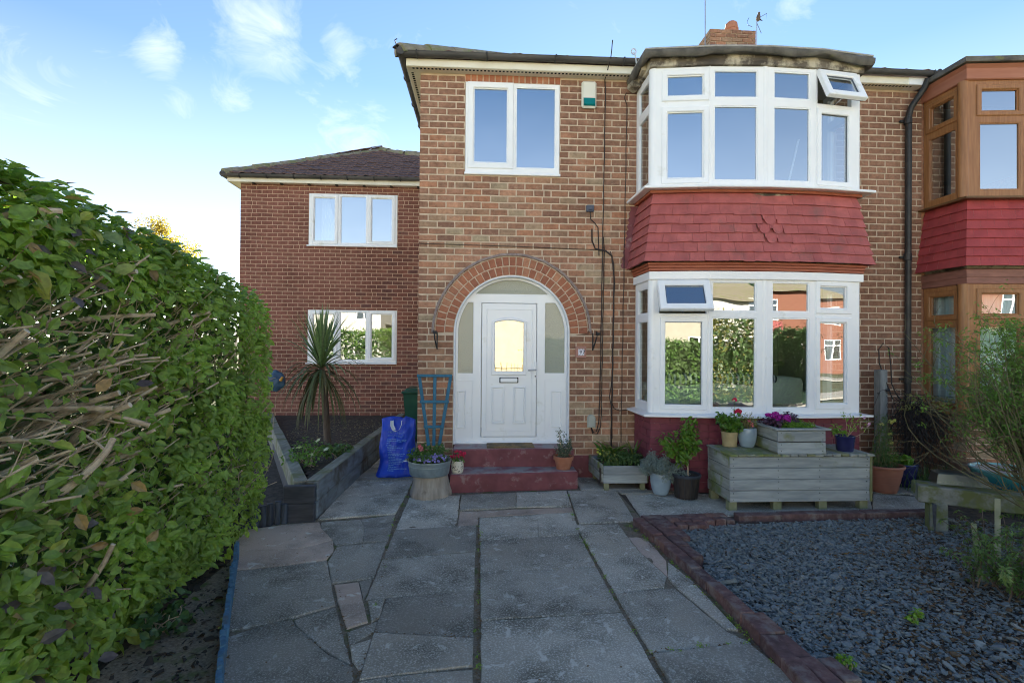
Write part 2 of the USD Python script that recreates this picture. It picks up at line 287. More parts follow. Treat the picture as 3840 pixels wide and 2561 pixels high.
def slab_mat(name, base, dark, speck, warm):
    nodes = {'g': ('geometry', {}), 'oi': ('object_info', {}), 'n1': ('noise_texture', {'scale': 2.2, 'detail': 6, 'roughness': 0.65}), 'r1': ('rgb_ramp', {'ramp': [(0.36, dark), (0.60, base)]}),
             'v': ('voronoi_texture', {'scale': 210.0}), 'n2': ('noise_texture', {'scale': 85.0, 'detail': 3, 'roughness': 0.75}), 'r2': ('rgb_ramp', {'ramp': [(0.50, (0, 0, 0)), (0.64, (1, 1, 1))]}), 'm2': ('mix', {'color2': speck}),
             'f2': ('math', {'math_type': 'multiply', 'value2': 0.5}),
             'n3': ('noise_texture', {'scale': 9.0, 'detail': 5, 'roughness': 0.62, 'distortion': 0.6}), 'r3': ('rgb_ramp', {'ramp': [(0.605, (0, 0, 0)), (0.65, (0.7,) * 3)]}), 'm3': ('mix', {'color2': (0.62, 0.61, 0.55)}),
             'n4': ('noise_texture', {'scale': 1.1, 'detail': 5, 'roughness': 0.7}), 'r4': ('rgb_ramp', {'ramp': [(0.5, (0, 0, 0)), (0.72, (0.8,) * 3)]}), 'm4': ('mix', {'color2': warm}),
             'rr': ('map_range', {'from_min': 0.0, 'from_max': 1.0, 'to_min': 0.62, 'to_max': 1.42}), 'hs': ('hsv', {}),
             'nb': ('noise_texture', {'scale': 28.0, 'detail': 8, 'roughness': 0.75}), 'b': ('bump', {'strength': 0.9, 'distance': 0.012}), 'p': ('principled_bsdf', {'roughness': 0.82, 'specular_ior_level': 0.35})}
    links = [('g.position', k + '.vector') for k in ('n1', 'n2', 'n3', 'n4', 'v')] + [('n1.fac', 'r1.fac'), ('n2.fac', 'r2.fac'), ('r2.color', 'f2.value1'), ('f2.value', 'm2.fac'), ('r1.color', 'm2.color1'), ('n4.fac', 'r4.fac'), ('r4.color', 'm4.fac'), ('m2.color', 'm4.color1'),
             ('n3.fac', 'r3.fac'), ('r3.color', 'm3.fac'), ('m4.color', 'm3.color1'), ('oi.random', 'rr.value'), ('rr.result', 'hs.value'), ('m3.color', 'hs.color'), ('hs.color', 'p.base_color'), ('g.position', 'nb.vector'), ('nb.fac', 'b.height'), ('b.normal', 'p.normal')]
    return mat(name, nodes, links, 'p.BSDF')
SLAB = slab_mat('grey_slab', (0.42, 0.39, 0.325), (0.16, 0.148, 0.115), (0.90, 0.87, 0.78), (0.26, 0.22, 0.165))
PATCH = slab_mat('old_concrete', (0.56, 0.43, 0.34), (0.28, 0.22, 0.175), (0.62, 0.54, 0.46), (0.28, 0.22, 0.18))
SOIL = noisy('soil', (0.045, 0.034, 0.026), (0.11, 0.082, 0.06), 22, 0.95, 1.0, 70)
DEBRIS = leafy('leaf_litter', [(0, (0.15, 0.09, 0.045)), (0.3, (0.24, 0.15, 0.07)), (0.5, (0.09, 0.055, 0.03)), (0.7, (0.12, 0.13, 0.04)), (0.85, (0.34, 0.27, 0.15)), (1, (0.07, 0.05, 0.035))], 0.7, 0.1)
SLATE = by_piece('slate_chip', [(0, (0.157, 0.184, 0.190)), (0.3, (0.243, 0.286, 0.293)), (0.55, (0.114, 0.125, 0.129)), (0.8, (0.314, 0.360, 0.361)), (0.93, (0.186, 0.156, 0.141)), (0.965, (0.600, 0.503, 0.342)), (1, (0.400, 0.435, 0.415))], nscale=50, mottle=0.3, rough=0.5, bump=0.4, bscale=160)
SLATE_BED = noisy('slate_bed', (0.02, 0.02, 0.022), (0.05, 0.045, 0.045), 40, 0.9, 1.0, 100)
GREYWOOD = noisy('weathered_grey_wood', (0.235, 0.26, 0.265), (0.40, 0.425, 0.42), 3.0, 0.8, 0.7, 18, stretch=(1.2, 9, 9), lo=0.3, hi=0.7, c3=(0.22, 0.235, 0.12), s3=2.4, t3=0.68, rnd=0.10)
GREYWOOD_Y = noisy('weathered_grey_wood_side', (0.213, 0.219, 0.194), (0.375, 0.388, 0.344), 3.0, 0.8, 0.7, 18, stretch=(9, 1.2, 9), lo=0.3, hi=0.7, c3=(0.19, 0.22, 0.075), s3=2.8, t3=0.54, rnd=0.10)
GREENWOOD = noisy('algae_wood', (0.16, 0.17, 0.07), (0.27, 0.27, 0.16), 6, 0.85, 0.6, 30)
SLEEPER = noisy('sleeper_wood', (0.181, 0.175, 0.138), (0.312, 0.306, 0.244), 3.0, 0.85, 0.8, 22, stretch=(6, 1.0, 6), c3=(0.16, 0.17, 0.075), s3=3.0, t3=0.56)
SLEEPER_BLUE = noisy('blue_stained_sleeper', (0.131, 0.144, 0.150), (0.213, 0.250, 0.275), 3.0, 0.75, 0.6, 24, stretch=(6, 1.0, 6), c3=(0.085, 0.075, 0.06), s3=2.2, t3=0.54)
SLEEPER_DARK = noisy('dark_stained_sleeper', (0.035, 0.037, 0.045), (0.075, 0.078, 0.09), 4.0, 0.6, 0.5, 24, stretch=(1.0, 6, 6))
LOG_DARK = noisy('dark_blue_log', (0.03, 0.036, 0.048), (0.075, 0.09, 0.115), 6, 0.6, 0.5, 30, stretch=(4, 4, 1), rnd=0.25)
LOG_BLUE = noisy('blue_log', (0.045, 0.125, 0.21), (0.085, 0.20, 0.30), 6, 0.6, 0.5, 30, stretch=(4, 4, 1), c3=(0.10, 0.13, 0.15), s3=6, t3=0.62, rnd=0.15)
TRELLIS = noisy('blue_trellis', (0.02, 0.12, 0.20), (0.035, 0.165, 0.26), 8, 0.55, 0.3, stretch=(3, 3, 1))
BARK = noisy('bark', (0.07, 0.05, 0.038), (0.17, 0.125, 0.09), 14, 0.9, 1.0, 40, stretch=(1, 1, 0.3))
STUMPW = noisy('bare_stump', (0.28, 0.24, 0.195), (0.44, 0.385, 0.32), 6, 0.8, 0.8, 20, stretch=(3, 3, 0.35), c3=(0.20, 0.16, 0.13), s3=5, t3=0.62)
TWIG = noisy('twig', (0.34, 0.24, 0.15), (0.62, 0.49, 0.34), 16, 0.8, 0.6, 60)
CUT = plain('cut_wood', (0.66, 0.55, 0.40), 0.8)
GALV = noisy('galvanised', (0.20, 0.25, 0.26), (0.30, 0.355, 0.365), 10, 0.42, 0.2, metal=0.55)
TERRA = noisy('terracotta', (0.34, 0.125, 0.065), (0.44, 0.185, 0.11), 9, 0.8, 0.5, 60, c3=(0.46, 0.33, 0.25), s3=5, t3=0.64)
TERRA2 = noisy('terracotta_plastic', (0.27, 0.105, 0.065), (0.34, 0.14, 0.09), 6, 0.5, 0.2)
GREYPOT = noisy('blue_grey_glaze', (0.24, 0.31, 0.36), (0.33, 0.41, 0.46), 5, 0.3, 0.15, coat=0.3)
YPOT = noisy('mustard_pot', (0.36, 0.27, 0.13), (0.47, 0.37, 0.20), 9, 0.7, 0.4, 50, c3=(0.50, 0.40, 0.05), s3=6, t3=0.62)
NAVY = noisy('navy_glaze', (0.014, 0.014, 0.05), (0.026, 0.026, 0.085), 5, 0.15, coat=0.5)
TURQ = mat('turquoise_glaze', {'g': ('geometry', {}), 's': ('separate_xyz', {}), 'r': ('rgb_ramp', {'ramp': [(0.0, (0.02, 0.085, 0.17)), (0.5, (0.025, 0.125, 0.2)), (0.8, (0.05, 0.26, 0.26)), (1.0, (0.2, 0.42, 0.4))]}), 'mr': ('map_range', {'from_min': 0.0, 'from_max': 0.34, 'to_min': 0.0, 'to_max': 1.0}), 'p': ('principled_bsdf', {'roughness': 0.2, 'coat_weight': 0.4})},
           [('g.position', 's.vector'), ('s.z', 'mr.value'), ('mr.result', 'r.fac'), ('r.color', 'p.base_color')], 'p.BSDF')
SPOT = plain('cream_pot', (0.72, 0.66, 0.52), 0.5)
BARREL = noisy('dark_barrel', (0.022, 0.018, 0.016), (0.05, 0.038, 0.03), 10, 0.5, 0.4, stretch=(5, 5, 1))
BIN = noisy('green_bin', (0.012, 0.068, 0.042), (0.018, 0.09, 0.055), 4, 0.42)
BAG = noisy('blue_woven_bag', (0.012, 0.05, 0.45), (0.02, 0.075, 0.56), 6, 0.4, 0.3, 120)
BAG_TEXT = plain('bag_print', (0.16, 0.33, 0.62), 0.5)
HANDLE = plain('webbing', (0.52, 0.56, 0.60), 0.6)
STEEL = plain('steel', (0.62, 0.62, 0.62), 0.25, 1.0)
BLACK = plain('black_paint', (0.015, 0.013, 0.012), 0.5)
CABLE = plain('cable_sheath', (0.028, 0.018, 0.015), 0.6)
TEAL = plain('teal_lens', (0.0, 0.17, 0.17), 0.25)
GREY = plain('grey_plastic', (0.07, 0.08, 0.11), 0.5)
CREAMP = plain('ivory_plastic', (0.74, 0.71, 0.60), 0.4)
SAGE = plain('grey_plastic_box', (0.40, 0.41, 0.35), 0.5)
MATM = noisy('coir', (0.20, 0.13, 0.055), (0.30, 0.205, 0.10), 40, 0.95, 1.0, 120, c3=(0.13, 0.10, 0.06), s3=7, t3=0.52)
CONCRETE_POST = noisy('wooden_post', (0.19, 0.20, 0.20), (0.29, 0.30, 0.29), 6, 0.85, 0.6, 30, stretch=(6, 6, 1))
WIRE = plain('wire', (0.035, 0.05, 0.045), 0.5, 0.6)
INT_WALL = plain('room_paint', (0.50, 0.48, 0.40), 0.8)
INT_YELLOW = plain('kitchen_paint', (0.72, 0.66, 0.32), 0.7)
INT_FLOOR = plain('room_floor', (0.16, 0.10, 0.06), 0.6)
SOFA = noisy('sage_sofa', (0.46, 0.52, 0.42), (0.54, 0.60, 0.49), 8, 0.9)
STONE = noisy('fireplace_stone', (0.42, 0.38, 0.28), (0.50, 0.46, 0.36), 9, 0.8, 0.4)
CURT = noisy('pale_curtain', (0.52, 0.62, 0.60), (0.66, 0.75, 0.73), 3, 0.8, stretch=(9, 9, 0.1))
NET = plain('net_curtain', (0.75, 0.78, 0.80), 0.8)
def glass(name, fac, tint=(0.86, 0.92, 0.90), gl=(0.92, 0.96, 1.0), rough=0.0, wob=0.0):
    nodes = {'t': ('transparent_bsdf', {'color': tint}), 'g': ('glossy_bsdf', {'color': gl, 'roughness': rough}), 'm': ('mix_closure', {'fac': fac})}
    links = [('t.BSDF', 'm.closure1'), ('g.BSDF', 'm.closure2')]
    if wob:
        nodes.update({'ge': ('geometry', {}), 'n': ('noise_texture', {'scale': 1.7, 'detail': 1}), 'b': ('bump', {'strength': 1.0, 'distance': wob})})
        links += [('ge.position', 'n.vector'), ('n.fac', 'b.height'), ('b.normal', 'g.normal')]
    return mat(name, nodes, links, 'm.closure')
GLASS = glass('window_glass', 0.56, wob=0.0022)
GLASS_D = glass('window_glass_dim', 0.25, wob=0.0022)
FROST = mat('obscure_glass', {'g': ('geometry', {}), 'n': ('noise_texture', {'scale': 160.0, 'detail': 2}), 'b': ('bump', {'strength': 1.0, 'distance': 0.006}), 'p': ('principled_bsdf', {'base_color': (0.33, 0.335, 0.26), 'roughness': 0.12, 'specular_ior_level': 1.0, 'coat_weight': 0.6})},
            [('g.position', 'n.vector'), ('n.fac', 'b.height'), ('b.normal', 'p.normal')], 'p.BSDF')
CLEARP = glass('clear_plastic', 0.30, (0.50, 0.53, 0.51), (0.55, 0.58, 0.6), rough=0.35)
HEDGE = leafy('hedge_leaf', [(0.0, (0.40, 0.48, 0.085)), (0.2, (0.30, 0.44, 0.09)), (0.42, (0.20, 0.34, 0.085)), (0.6, (0.36, 0.48, 0.10)), (0.70, (0.54, 0.54, 0.11)), (0.77, (0.30, 0.42, 0.20)), (0.79, (0.17, 0.125, 0.14)), (0.89, (0.20, 0.17, 0.20)), (0.90, (0.44, 0.26, 0.12)), (1.0, (0.56, 0.39, 0.21))], 0.38, 0.45, 1.5, lump=True)
GREEN = leafy('garden_leaf', [(0, (0.117, 0.234, 0.039)), (0.4, (0.169, 0.312, 0.052)), (0.75, (0.091, 0.182, 0.039)), (0.92, (0.195, 0.247, 0.052)), (1, (0.260, 0.260, 0.078))])
BRIGHT = leafy('fresh_leaf', [(0, (0.135, 0.284, 0.026)), (0.5, (0.216, 0.365, 0.039)), (1, (0.095, 0.203, 0.026))], 0.35)
SILVER = leafy('silver_leaf', [(0, (0.299, 0.368, 0.363)), (0.5, (0.437, 0.494, 0.484)), (0.85, (0.218, 0.287, 0.264)), (1, (0.621, 0.667, 0.649))], 0.6, 0.1, 1.0)
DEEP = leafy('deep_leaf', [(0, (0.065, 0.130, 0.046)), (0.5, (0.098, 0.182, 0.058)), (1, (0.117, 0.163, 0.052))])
SPIKE = leafy('cordyline_leaf', [(0, (0.138, 0.225, 0.072)), (0.5, (0.188, 0.288, 0.108)), (0.8, (0.106, 0.175, 0.060)), (1, (0.250, 0.312, 0.156))], 0.35, 0.12, 1.2)
SPIKE_DRY = leafy('cordyline_dry_leaf', [(0, (0.07, 0.11, 0.04)), (0.6, (0.11, 0.14, 0.05)), (1, (0.16, 0.125, 0.06))], 0.6, 0.1, 1.2)
YTREE = leafy('yellow_leaf', [(0, (0.30, 0.24, 0.03)), (0.6, (0.36, 0.26, 0.04)), (1, (0.22, 0.22, 0.04))], 0.5, 0.35)
PURPLE = leafy('lilac_petal', [(0, (0.26, 0.22, 0.58)), (0.6, (0.36, 0.31, 0.68)), (1, (0.52, 0.48, 0.78))], 0.6, 0.2, 1.0)
REDF = leafy('red_petal', [(0, (0.62, 0.012, 0.06)), (1, (0.75, 0.03, 0.12))], 0.6, 0.2, 1.0)
PINKF = leafy('coral_petal', [(0, (0.72, 0.16, 0.20)), (1, (0.78, 0.26, 0.28))], 0.6, 0.2, 1.0)
MAGF = leafy('magenta_petal', [(0, (0.38, 0.008, 0.30)), (1, (0.52, 0.02, 0.42))], 0.6, 0.2, 1.0)
WHITEF = leafy('pale_petal', [(0, (0.6, 0.6, 0.42)), (0.5, (0.72, 0.72, 0.62)), (1, (0.66, 0.66, 0.2))], 0.6, 0.2, 1.0)
DARKF = leafy('purple_leaf', [(0, (0.05, 0.03, 0.05)), (1, (0.10, 0.05, 0.09))], 0.5, 0.1, 1.0)

# ------------------------------------------------------------------ brickwork
def brick_mesh(m, poly, F, proud, jit, bev=0.004, depth=0.02):
    """one brick: outline (u, w), slightly irregular, bevelled front"""
    p = rings_of(poly)[0]
    if jit:
        q = []
        for a, b in zip(p, np.roll(p, -1, 0)):
            q.append(a)
            L = np.linalg.norm(b - a)
            if L > 0.12: q += [a + (b - a) * t for t in (0.33, 0.67)]
            elif L > 0.05: q.append((a + b) / 2)
        p = np.array(q) + rng.normal(0, jit, (len(q), 2))
        c0 = p.mean(0)
    k = len(p); i = np.arange(k); j = (i + 1) % k
    pb = ring_off(p, bev)
    tilt = rng.normal(0, jit * 0.8, 2) if jit else (0, 0)
    c = p.mean(0)
    dd = proud + (pb - c) @ np.array(tilt) * 4
    lv = [F(p[:, 0], p[:, 1], -depth), F(p[:, 0], p[:, 1], proud - bev), F(pb[:, 0], pb[:, 1], dd)]
    for a in range(2): m.add(np.vstack(lv[a:a + 2]), np.stack([i, j, j + k, i + k], 1))
    cen = F(c[0], c[1], proud)
    m.add(np.vstack([cen[None], lv[2]]), np.stack([np.zeros(k, int), i + 1, j + 1], 1))
    return m
def course_bricks(u0, u1, w0, w1, pitch, course, gap, openings=None, phase=0.0, header_end=False, gj=0.0):
    """stretcher bond as clipped polygons"""
    out = []; n = int(math.ceil((w1 - w0) / course))
    for r in range(n):
        top = w1 - r * course; bot = max(top - course, w0) + gap * 0.5; top -= gap * 0.5
        if top - bot < 0.02: continue
        edges = [u0]; x = u0 + (pitch * 0.5 if (r % 2) else pitch) + (phase if not header_end else 0)
        while x < u1 - 0.05:
            edges.append(x + rng.normal(0, gj)); x += pitch
        edges.append(u1)
        for a, b in zip(edges, edges[1:]):
            ga = gap * 0.5 if a > u0 else 0; gb = gap * 0.5 if b < u1 else 0
            z1, z0 = top + rng.normal(0, gj * 0.35), bot + rng.normal(0, gj * 0.35)
            pg = sbox(a + ga, z0, b - gb, z1)
            if rng.random() < 0.03 and b - a > 0.18:
                mid = (a + b) / 2 + 0.02; cand = [sbox(a + ga, z0, mid - gap / 2, z1), sbox(mid + gap / 2, z0, b - gb, z1)]
            else: cand = [pg]
            for c in cand:
                if openings is not None and c.intersects(openings):
                    c = c.difference(openings)
                for g in getattr(c, 'geoms', [c]):
                    if g.geom_type == 'Polygon' and g.area > 0.0007 and not g.buffer(-0.008).is_empty:
                        out.append(g.simplify(0.002))
    return out
def lay(wall, polys, F, material, proud=0.0, jit=0.0012, limit=300, name='brick', bev=0.004, far=None):
    def size(p):
        c = F(p.centroid.x, p.centroid.y); return -p.area / ((c - CAM) @ (c - CAM)) ** 1.0
    polys = sorted(polys, key=size)
    for p in polys[:limit]:
        part(wall, name, brick_mesh(MB(), p, F, proud + abs(rng.normal(0, 0.0015)), jit, bev), material)
    if len(polys) > limit:
        m = MB()
        for p in polys[limit:]: brick_mesh(m, p, F, proud + abs(rng.normal(0, 0.0015)), jit, bev)
        part(wall, 'brick_courses', m, material, kind='stuff')

# ------------------------------------------------------------------ main house
CRS = 0.0865
house = thing('brick_house', 'semi-detached house of mottled brown brick with white arched doorway and two-storey bay window', 'house')
WTOP, WR = 5.25, 6.81
ARC_C, ARC_Z, R_IN = 1.214, 1.872, 0.757
arch_open = unary_union([sbox(ARC_C - R_IN, 0.0, ARC_C + R_IN, ARC_Z), Point(ARC_C, ARC_Z).buffer(R_IN, 48)])
win1 = sbox(0.582, 3.942, 1.822, 5.145)
baylo, bayup = sbox(2.9, 0.93, 5.42, 2.66), sbox(2.9, 3.6, 5.42, 5.12)
wall_poly = sbox(0, -0.1, WR, 5.34).difference(unary_union([arch_open, win1, baylo, bayup]))
m = MB(); extr(m, wall_poly, FACADE, -0.24, -0.005, 0, True)
wall = part(house, 'front_wall', m, MORTAR)
arch_ring = unary_union([Point(ARC_C, ARC_Z).buffer(1.0, 48).intersection(sbox(-1, ARC_Z, 5, 5)), arch_open])
solder = sbox(0.575, 5.145, 1.83, 5.25)
bayzone = sbox(2.84, 0.9, 5.50, 2.66), sbox(2.86, 2.66, 5.60, 5.2), sbox(2.87, 0, 5.52, 0.9)
cut = unary_union([arch_ring.buffer(0.006), win1.buffer(0.004), solder.buffer(0.003), *bayzone])
plinth_z = 0.255
z0 = 5.133 - CRS * round((5.133 - plinth_z) / CRS)
low_wall = course_bricks(5.4, WR, z0 - 4 * CRS, z0, 0.2286, CRS, 0.018, sbox(5.3, -1, 5.52, 3), gj=0.0026)
bricks = course_bricks(0.0, WR, z0, 5.133 + CRS, 0.2286, CRS, 0.0165, cut, header_end=True, gj=0.0026)
lay(wall, bricks + low_wall, FACADE, OLD_BRICK)
sol = [sbox(0.58 + i * 0.0785, 5.15, 0.58 + i * 0.0785 + 0.067, 5.25) for i in range(16)]
lay(wall, sol, FACADE, ARCH_BRICK, name='soldier_brick')
rings = []
for r1, r2, n in ((0.765, 0.872, 29), (0.885, 0.995, 33)):
    for k in range(n):
        a0, a1 = math.pi * (k + 0.075) / n, math.pi * (k + 0.925) / n
        rings.append(Polygon([(ARC_C + r * math.cos(a), ARC_Z + r * math.sin(a)) for r, a in ((r1, a0), (r2, a0), (r2, a1), (r1, a1))]))
lay(wall, rings, FACADE, ARCH_BRICK, name='arch_brick', proud=0.002)
# painted plinth, left pier and right of the steps
for a, b in ((0.0, 0.455), (1.985, 2.87)):
    m = MB(); extr(m, sbox(a, -0.05, b, z0 - 0.004), FACADE, -0.1, 0.012, 0.006); part(house, 'plinth', m, MAROON)
# left side wall, back, party wall, ceilings
m = MB(); box(m, (0.0, 0.24, -0.1), (0.24, 8.0, 5.3)); part(house, 'side_wall', m, MORTAR)
sidebr = course_bricks(0.0, 1.0, z0, 5.2, 0.2286, CRS, 0.0135, None, header_end=True)
m = MB(); box(m, (0.24, 7.8, -0.1), (WR, 8.0, 5.3)); part(house, 'back_wall', m, MORTAR)
for nm, lo, hi, mm in (('room_floor', (0.24, -0.24 + 0.48, 0.33), (WR, 7.8, 0.40), INT_FLOOR), ('room_ceiling', (0.24, 0.24, 2.75), (WR, 7.8, 2.9), INT_WALL), ('bedroom_floor', (0.24, 0.24, 2.902), (WR, 7.8, 3.0), INT_FLOOR), ('bedroom_ceiling', (0.24, 0.24, 5.15), (WR, 7.8, 5.2), INT_WALL),
                       ('hall_wall', (2.35, 0.24, 0.4), (2.45, 5.0, 2.75), INT_WALL), ('living_room_wall', (2.45, 3.1, 0.4), (WR - 0.2, 3.2, 2.75), INT_WALL), ('party_wall', (WR - 0.2, 0.24, 0.4), (WR - 0.02, 7.8, 5.15), INT_WALL),
                       ('bedroom_wall', (2.35, 0.24, 3.0), (2.45, 5.0, 5.15), INT_WALL), ('bedroom_back_wall', (0.24, 4.4, 3.0), (WR - 0.2, 4.5, 5.15), INT_WALL), ('hall_back_wall', (0.24, 4.4, 0.4), (2.35, 4.5, 2.75), INT_WALL)):
    m = MB(); box(m, lo, hi); part(house, nm, m, mm)
# eaves: soffit, fascia, gutters with brackets; front in two runs, and the left side
def run_gutter(th, a, b, r=0.052, step=0.9, mb=None):
    a, b = np.asarray(a, float), np.asarray(b, float); m = MB(); L = np.linalg.norm(b - a); n = max(2, int(L / 0.4))
    pts = [a + (b - a) * t for t in np.linspace(0, 1, n)]
    t = unit(b - a); s = unit(np.cross(t, [0, 0, 1.0]))
    ang = np.linspace(math.pi, 2 * math.pi, 9)
    for rr, rev in ((r, False), (r - 0.006, True)):
        v = np.array([p + rr * (math.cos(x) * s + math.sin(x) * np.array([0, 0, 1.0])) for p in pts for x in ang])
        i, j = np.meshgrid(np.arange(n - 1), np.arange(8), indexing='ij')
        q = np.stack([i * 9 + j, i * 9 + j + 1, (i + 1) * 9 + j + 1, (i + 1) * 9 + j], -1).reshape(-1, 4)
        m.add(v, q[:, ::-1] if rev else q)
    for sg in (-1, 1): tube(m, [p + sg * (r - 0.002) * s for p in pts], 0.006, 5)
    for e in (a, b): tube(m, [e - t * 0.003, e + t * 0.003], [r, r], 12)
    g = part(th, 'gutter', m, GUTTER, 30)
    for k in range(max(1, int(L / step)) + 1):
        c = a + (b - a) * (0.08 + 0.84 * k / max(1, int(L / step))); m = MB()
        tube(m, [c + (r + 0.006) * (math.cos(x) * s + math.sin(x) * np.array([0, 0, 1.0])) for x in np.linspace(math.pi * 0.95, math.pi * 2.05, 9)], 0.011, 5)
        part(g, 'bracket', m, BLACKP)
for a, b in ((-0.15, 2.83), (5.62, 6.62)):
    m = MB(); cbox(m, ((a + b) / 2, -0.146, 5.29), (b - a, 0.018, 0.098), 0.004); part(house, 'fascia', m, CREAM)
    m = MB(); box(m, (a, -0.138, 5.238), (b, 0.0, 5.248)); part(house, 'soffit', m, CREAM)
    m = MB()
    x = a + 0.06
    while x < b - 0.04:
        box(m, (x, -0.118, 5.2355), (x + 0.026, -0.088, 5.2378)); x += 0.048
    part(house, 'soffit_vents', m, DARK, kind='stuff')
m = MB(); cbox(m, (6.66, -0.15, 5.285), (0.34, 0.026, 0.10), 0.004); box(m, (6.5, -0.13, 5.236), (6.83, 0, 5.246)); part(house, 'fascia', m, WHITE)
m = MB(); cbox(m, (-0.156, 3.9, 5.29), (0.018, 8.1, 0.098), 0.004); part(house, 'fascia', m, CREAM)
m = MB(); box(m, (-0.148, 0, 5.238), (0.0, 8, 5.248)); part(house, 'soffit', m, CREAM)
m = MB(); y = 0.0
while y < 3.5: box(m, (-0.118, y, 5.2355), (-0.088, y + 0.026, 5.2378)); y += 0.048
part(house, 'soffit_vents', m, DARK, kind='stuff')
run_gutter(house, (-0.27, -0.21, 5.375), (2.86, -0.21, 5.385))
run_gutter(house, (5.55, -0.21, 5.385), (6.86, -0.21, 5.375))
run_gutter(house, (-0.215, 8, 5.385), (-0.215, -0.26, 5.375))
# hipped roof: front, left and back planes as courses of tiles
def tile_sheet(F, poly, m, pitch=0.3, w=0.225, lift=0.02, wave=0.016, sub=6):
    """courses of interlocking tiles over a polygon on a roof plane"""
    u0, v0, u1, v1 = poly.bounds
    for r in range(int((v1 - v0) / pitch) + 1):
        a, b = v0 + r * pitch, v0 + (r + 1) * pitch
        strip = poly.intersection(sbox(u0 - 1, a, u1 + 1, b))
        if strip.is_empty: continue
        s0, _, s1, _ = strip.bounds
        lo = poly.intersection(sbox(u0 - 1, a, u1 + 1, a + 0.01)); hi = poly.intersection(sbox(u0 - 1, b - 0.01, u1 + 1, b))
        e0, e1 = (lo.bounds[0], lo.bounds[2]) if not lo.is_empty else (s0, s1)
        f0, f1 = (hi.bounds[0], hi.bounds[2]) if not hi.is_empty else ((s0 + s1) / 2,) * 2
        k0, k1 = int(math.floor(min(e0, f0) / w)), int(math.ceil(max(e1, f1) / w))
        for k in range(k0, k1):
            x = np.linspace(k * w, (k + 1) * w * 0.9999, sub + 1); t = np.linspace(0, 1, sub + 1)
            d = wave * np.sin(t * 2 * np.pi) ** 2 * (t < 0.5) + wave * 0.2
            d = d + rng.normal(0, 0.003)
            bx, tx = np.clip(x, e0, e1), np.clip(x, f0, f1)
            if bx[-1] - bx[0] < 1e-4 and tx[-1] - tx[0] < 1e-4: continue
            P0, P1, P2 = F(bx, a - 0.02, d + lift - 0.016), F(bx, a - 0.02, d + lift), F(tx, b, d)
            i = np.arange(sub); q = np.stack([i, i + 1, i + 2 + sub, i + 1 + sub], 1)
            m.add(np.vstack([P0, P1]), q); m.add(np.vstack([P1, P2]), q)
    return m
RP = 0.52
ridge_y, ridge_z = 4.0, 5.33 + 4.22 * RP
fr = Frame((0, -0.22, 5.37), (1, 0, 0), (0, 1, RP)); Ls = 4.22 * math.sqrt(1 + RP * RP)
m = MB(); tile_sheet(fr, Polygon([(-0.24, 0), (9.5, 0), (9.5, Ls), (4.0, Ls)]), m, 0.3, 0.3, sub=4)
roof = part(house, 'roof', m, ROOFT)
fl = Frame((-0.24, 8.2, 5.37), (0, -1, 0), (1, 0, RP))
m = MB(); tile_sheet(fl, Polygon([(0, 0), (8.44, 0), (4.22, Ls)]), m, 0.3, 0.3, sub=4); part(house, 'roof_slope', m, ROOFT)
fb = Frame((9.5, 8.2, 5.37), (-1, 0, 0), (0, -1, RP))
m = MB(); tile_sheet(fb, Polygon([(0, 0), (9.74, 0), (5.5, Ls), (0, Ls)]), m, 0.3, 0.6, sub=2); part(house, 'roof_slope', m, ROOFT)
def ridge_run(th, a, b, n, r=0.11, name='hip_tile'):
    a, b = np.asarray(a, float), np.asarray(b, float)
    t = unit(b - a); s = unit(np.cross(t, [0, 0, 1.0])); up = np.cross(s, t)
    for k in range(n):
        m = MB(); p, q = a + (b - a) * k / n, a + (b - a) * (k + 0.985) / n
        ang = np.linspace(-0.15, math.pi + 0.15, 9); rr = r * (1 + rng.normal(0, 0.03)); off = up * (rng.normal(0, 0.006) - 0.03)
        A = np.array([p + off + rr * (math.cos(x) * s + math.sin(x) * up) for x in ang]); B = np.array([q + off + 0.94 * rr * (math.cos(x) * s + math.sin(x) * up) for x in ang])
        i = np.arange(8); m.add(np.vstack([A, B]), np.stack([i, i + 1, i + 10, i + 9], 1)); m.add(np.vstack([A, p + off]), np.stack([i + 1, i, np.full(8, 9)], 1))
        part(th, name, m, RIDGE, 40)
ridge_run(roof, (-0.24, -0.22, 5.40), (4.0, 4.0, ridge_z + 0.06), 14)
ridge_run(roof, (4.0, 4.0, ridge_z + 0.06), (9.5, 4.0, ridge_z + 0.06), 14, name='ridge_tile')
m = MB(); cbox(m, (-0.26, -0.2, 5.44), (0.1, 0.1, 0.02), 0.004, rz(0.7)); tube(m, [(-0.27, -0.2, 5.45), (-0.30, -0.2, 5.53), (-0.27, -0.2, 5.55)], 0.007, 5); part(roof, 'hip_iron', m, BLACK)
# chimney
m = MB(); box(m, (5.5, 3.7, 7.0), (6.46, 4.6, 8.30)); chim = part(house, 'chimney', m, MORTAR)
cf = Frame((0, 3.69, 0), (1, 0, 0)); cs = Frame((5.49, 0, 0), (0, -1, 0))
cb = course_bricks(5.495, 6.465, 7.3, 8.32, 0.225, 0.086, 0.014, None, header_end=True, gj=0.003)
lay(chim, cb, cf, OLD_BRICK, proud=0.006, limit=40)
m = MB()
for p in course_bricks(-4.6, -3.7, 7.3, 8.32, 0.225, 0.086, 0.014, None, header_end=True): brick_mesh(m, p, cs, 0.006, 0.0012)
part(chim, 'brick_side', m, OLD_BRICK, kind='stuff')
m = MB(); v = [(5.5, 3.7, 8.31), (6.46, 3.7, 8.31), (6.46, 4.6, 8.31), (5.5, 4.6, 8.31), (5.72, 3.9, 8.43), (6.3, 3.9, 8.43), (6.3, 4.4, 8.43), (5.72, 4.4, 8.43)]
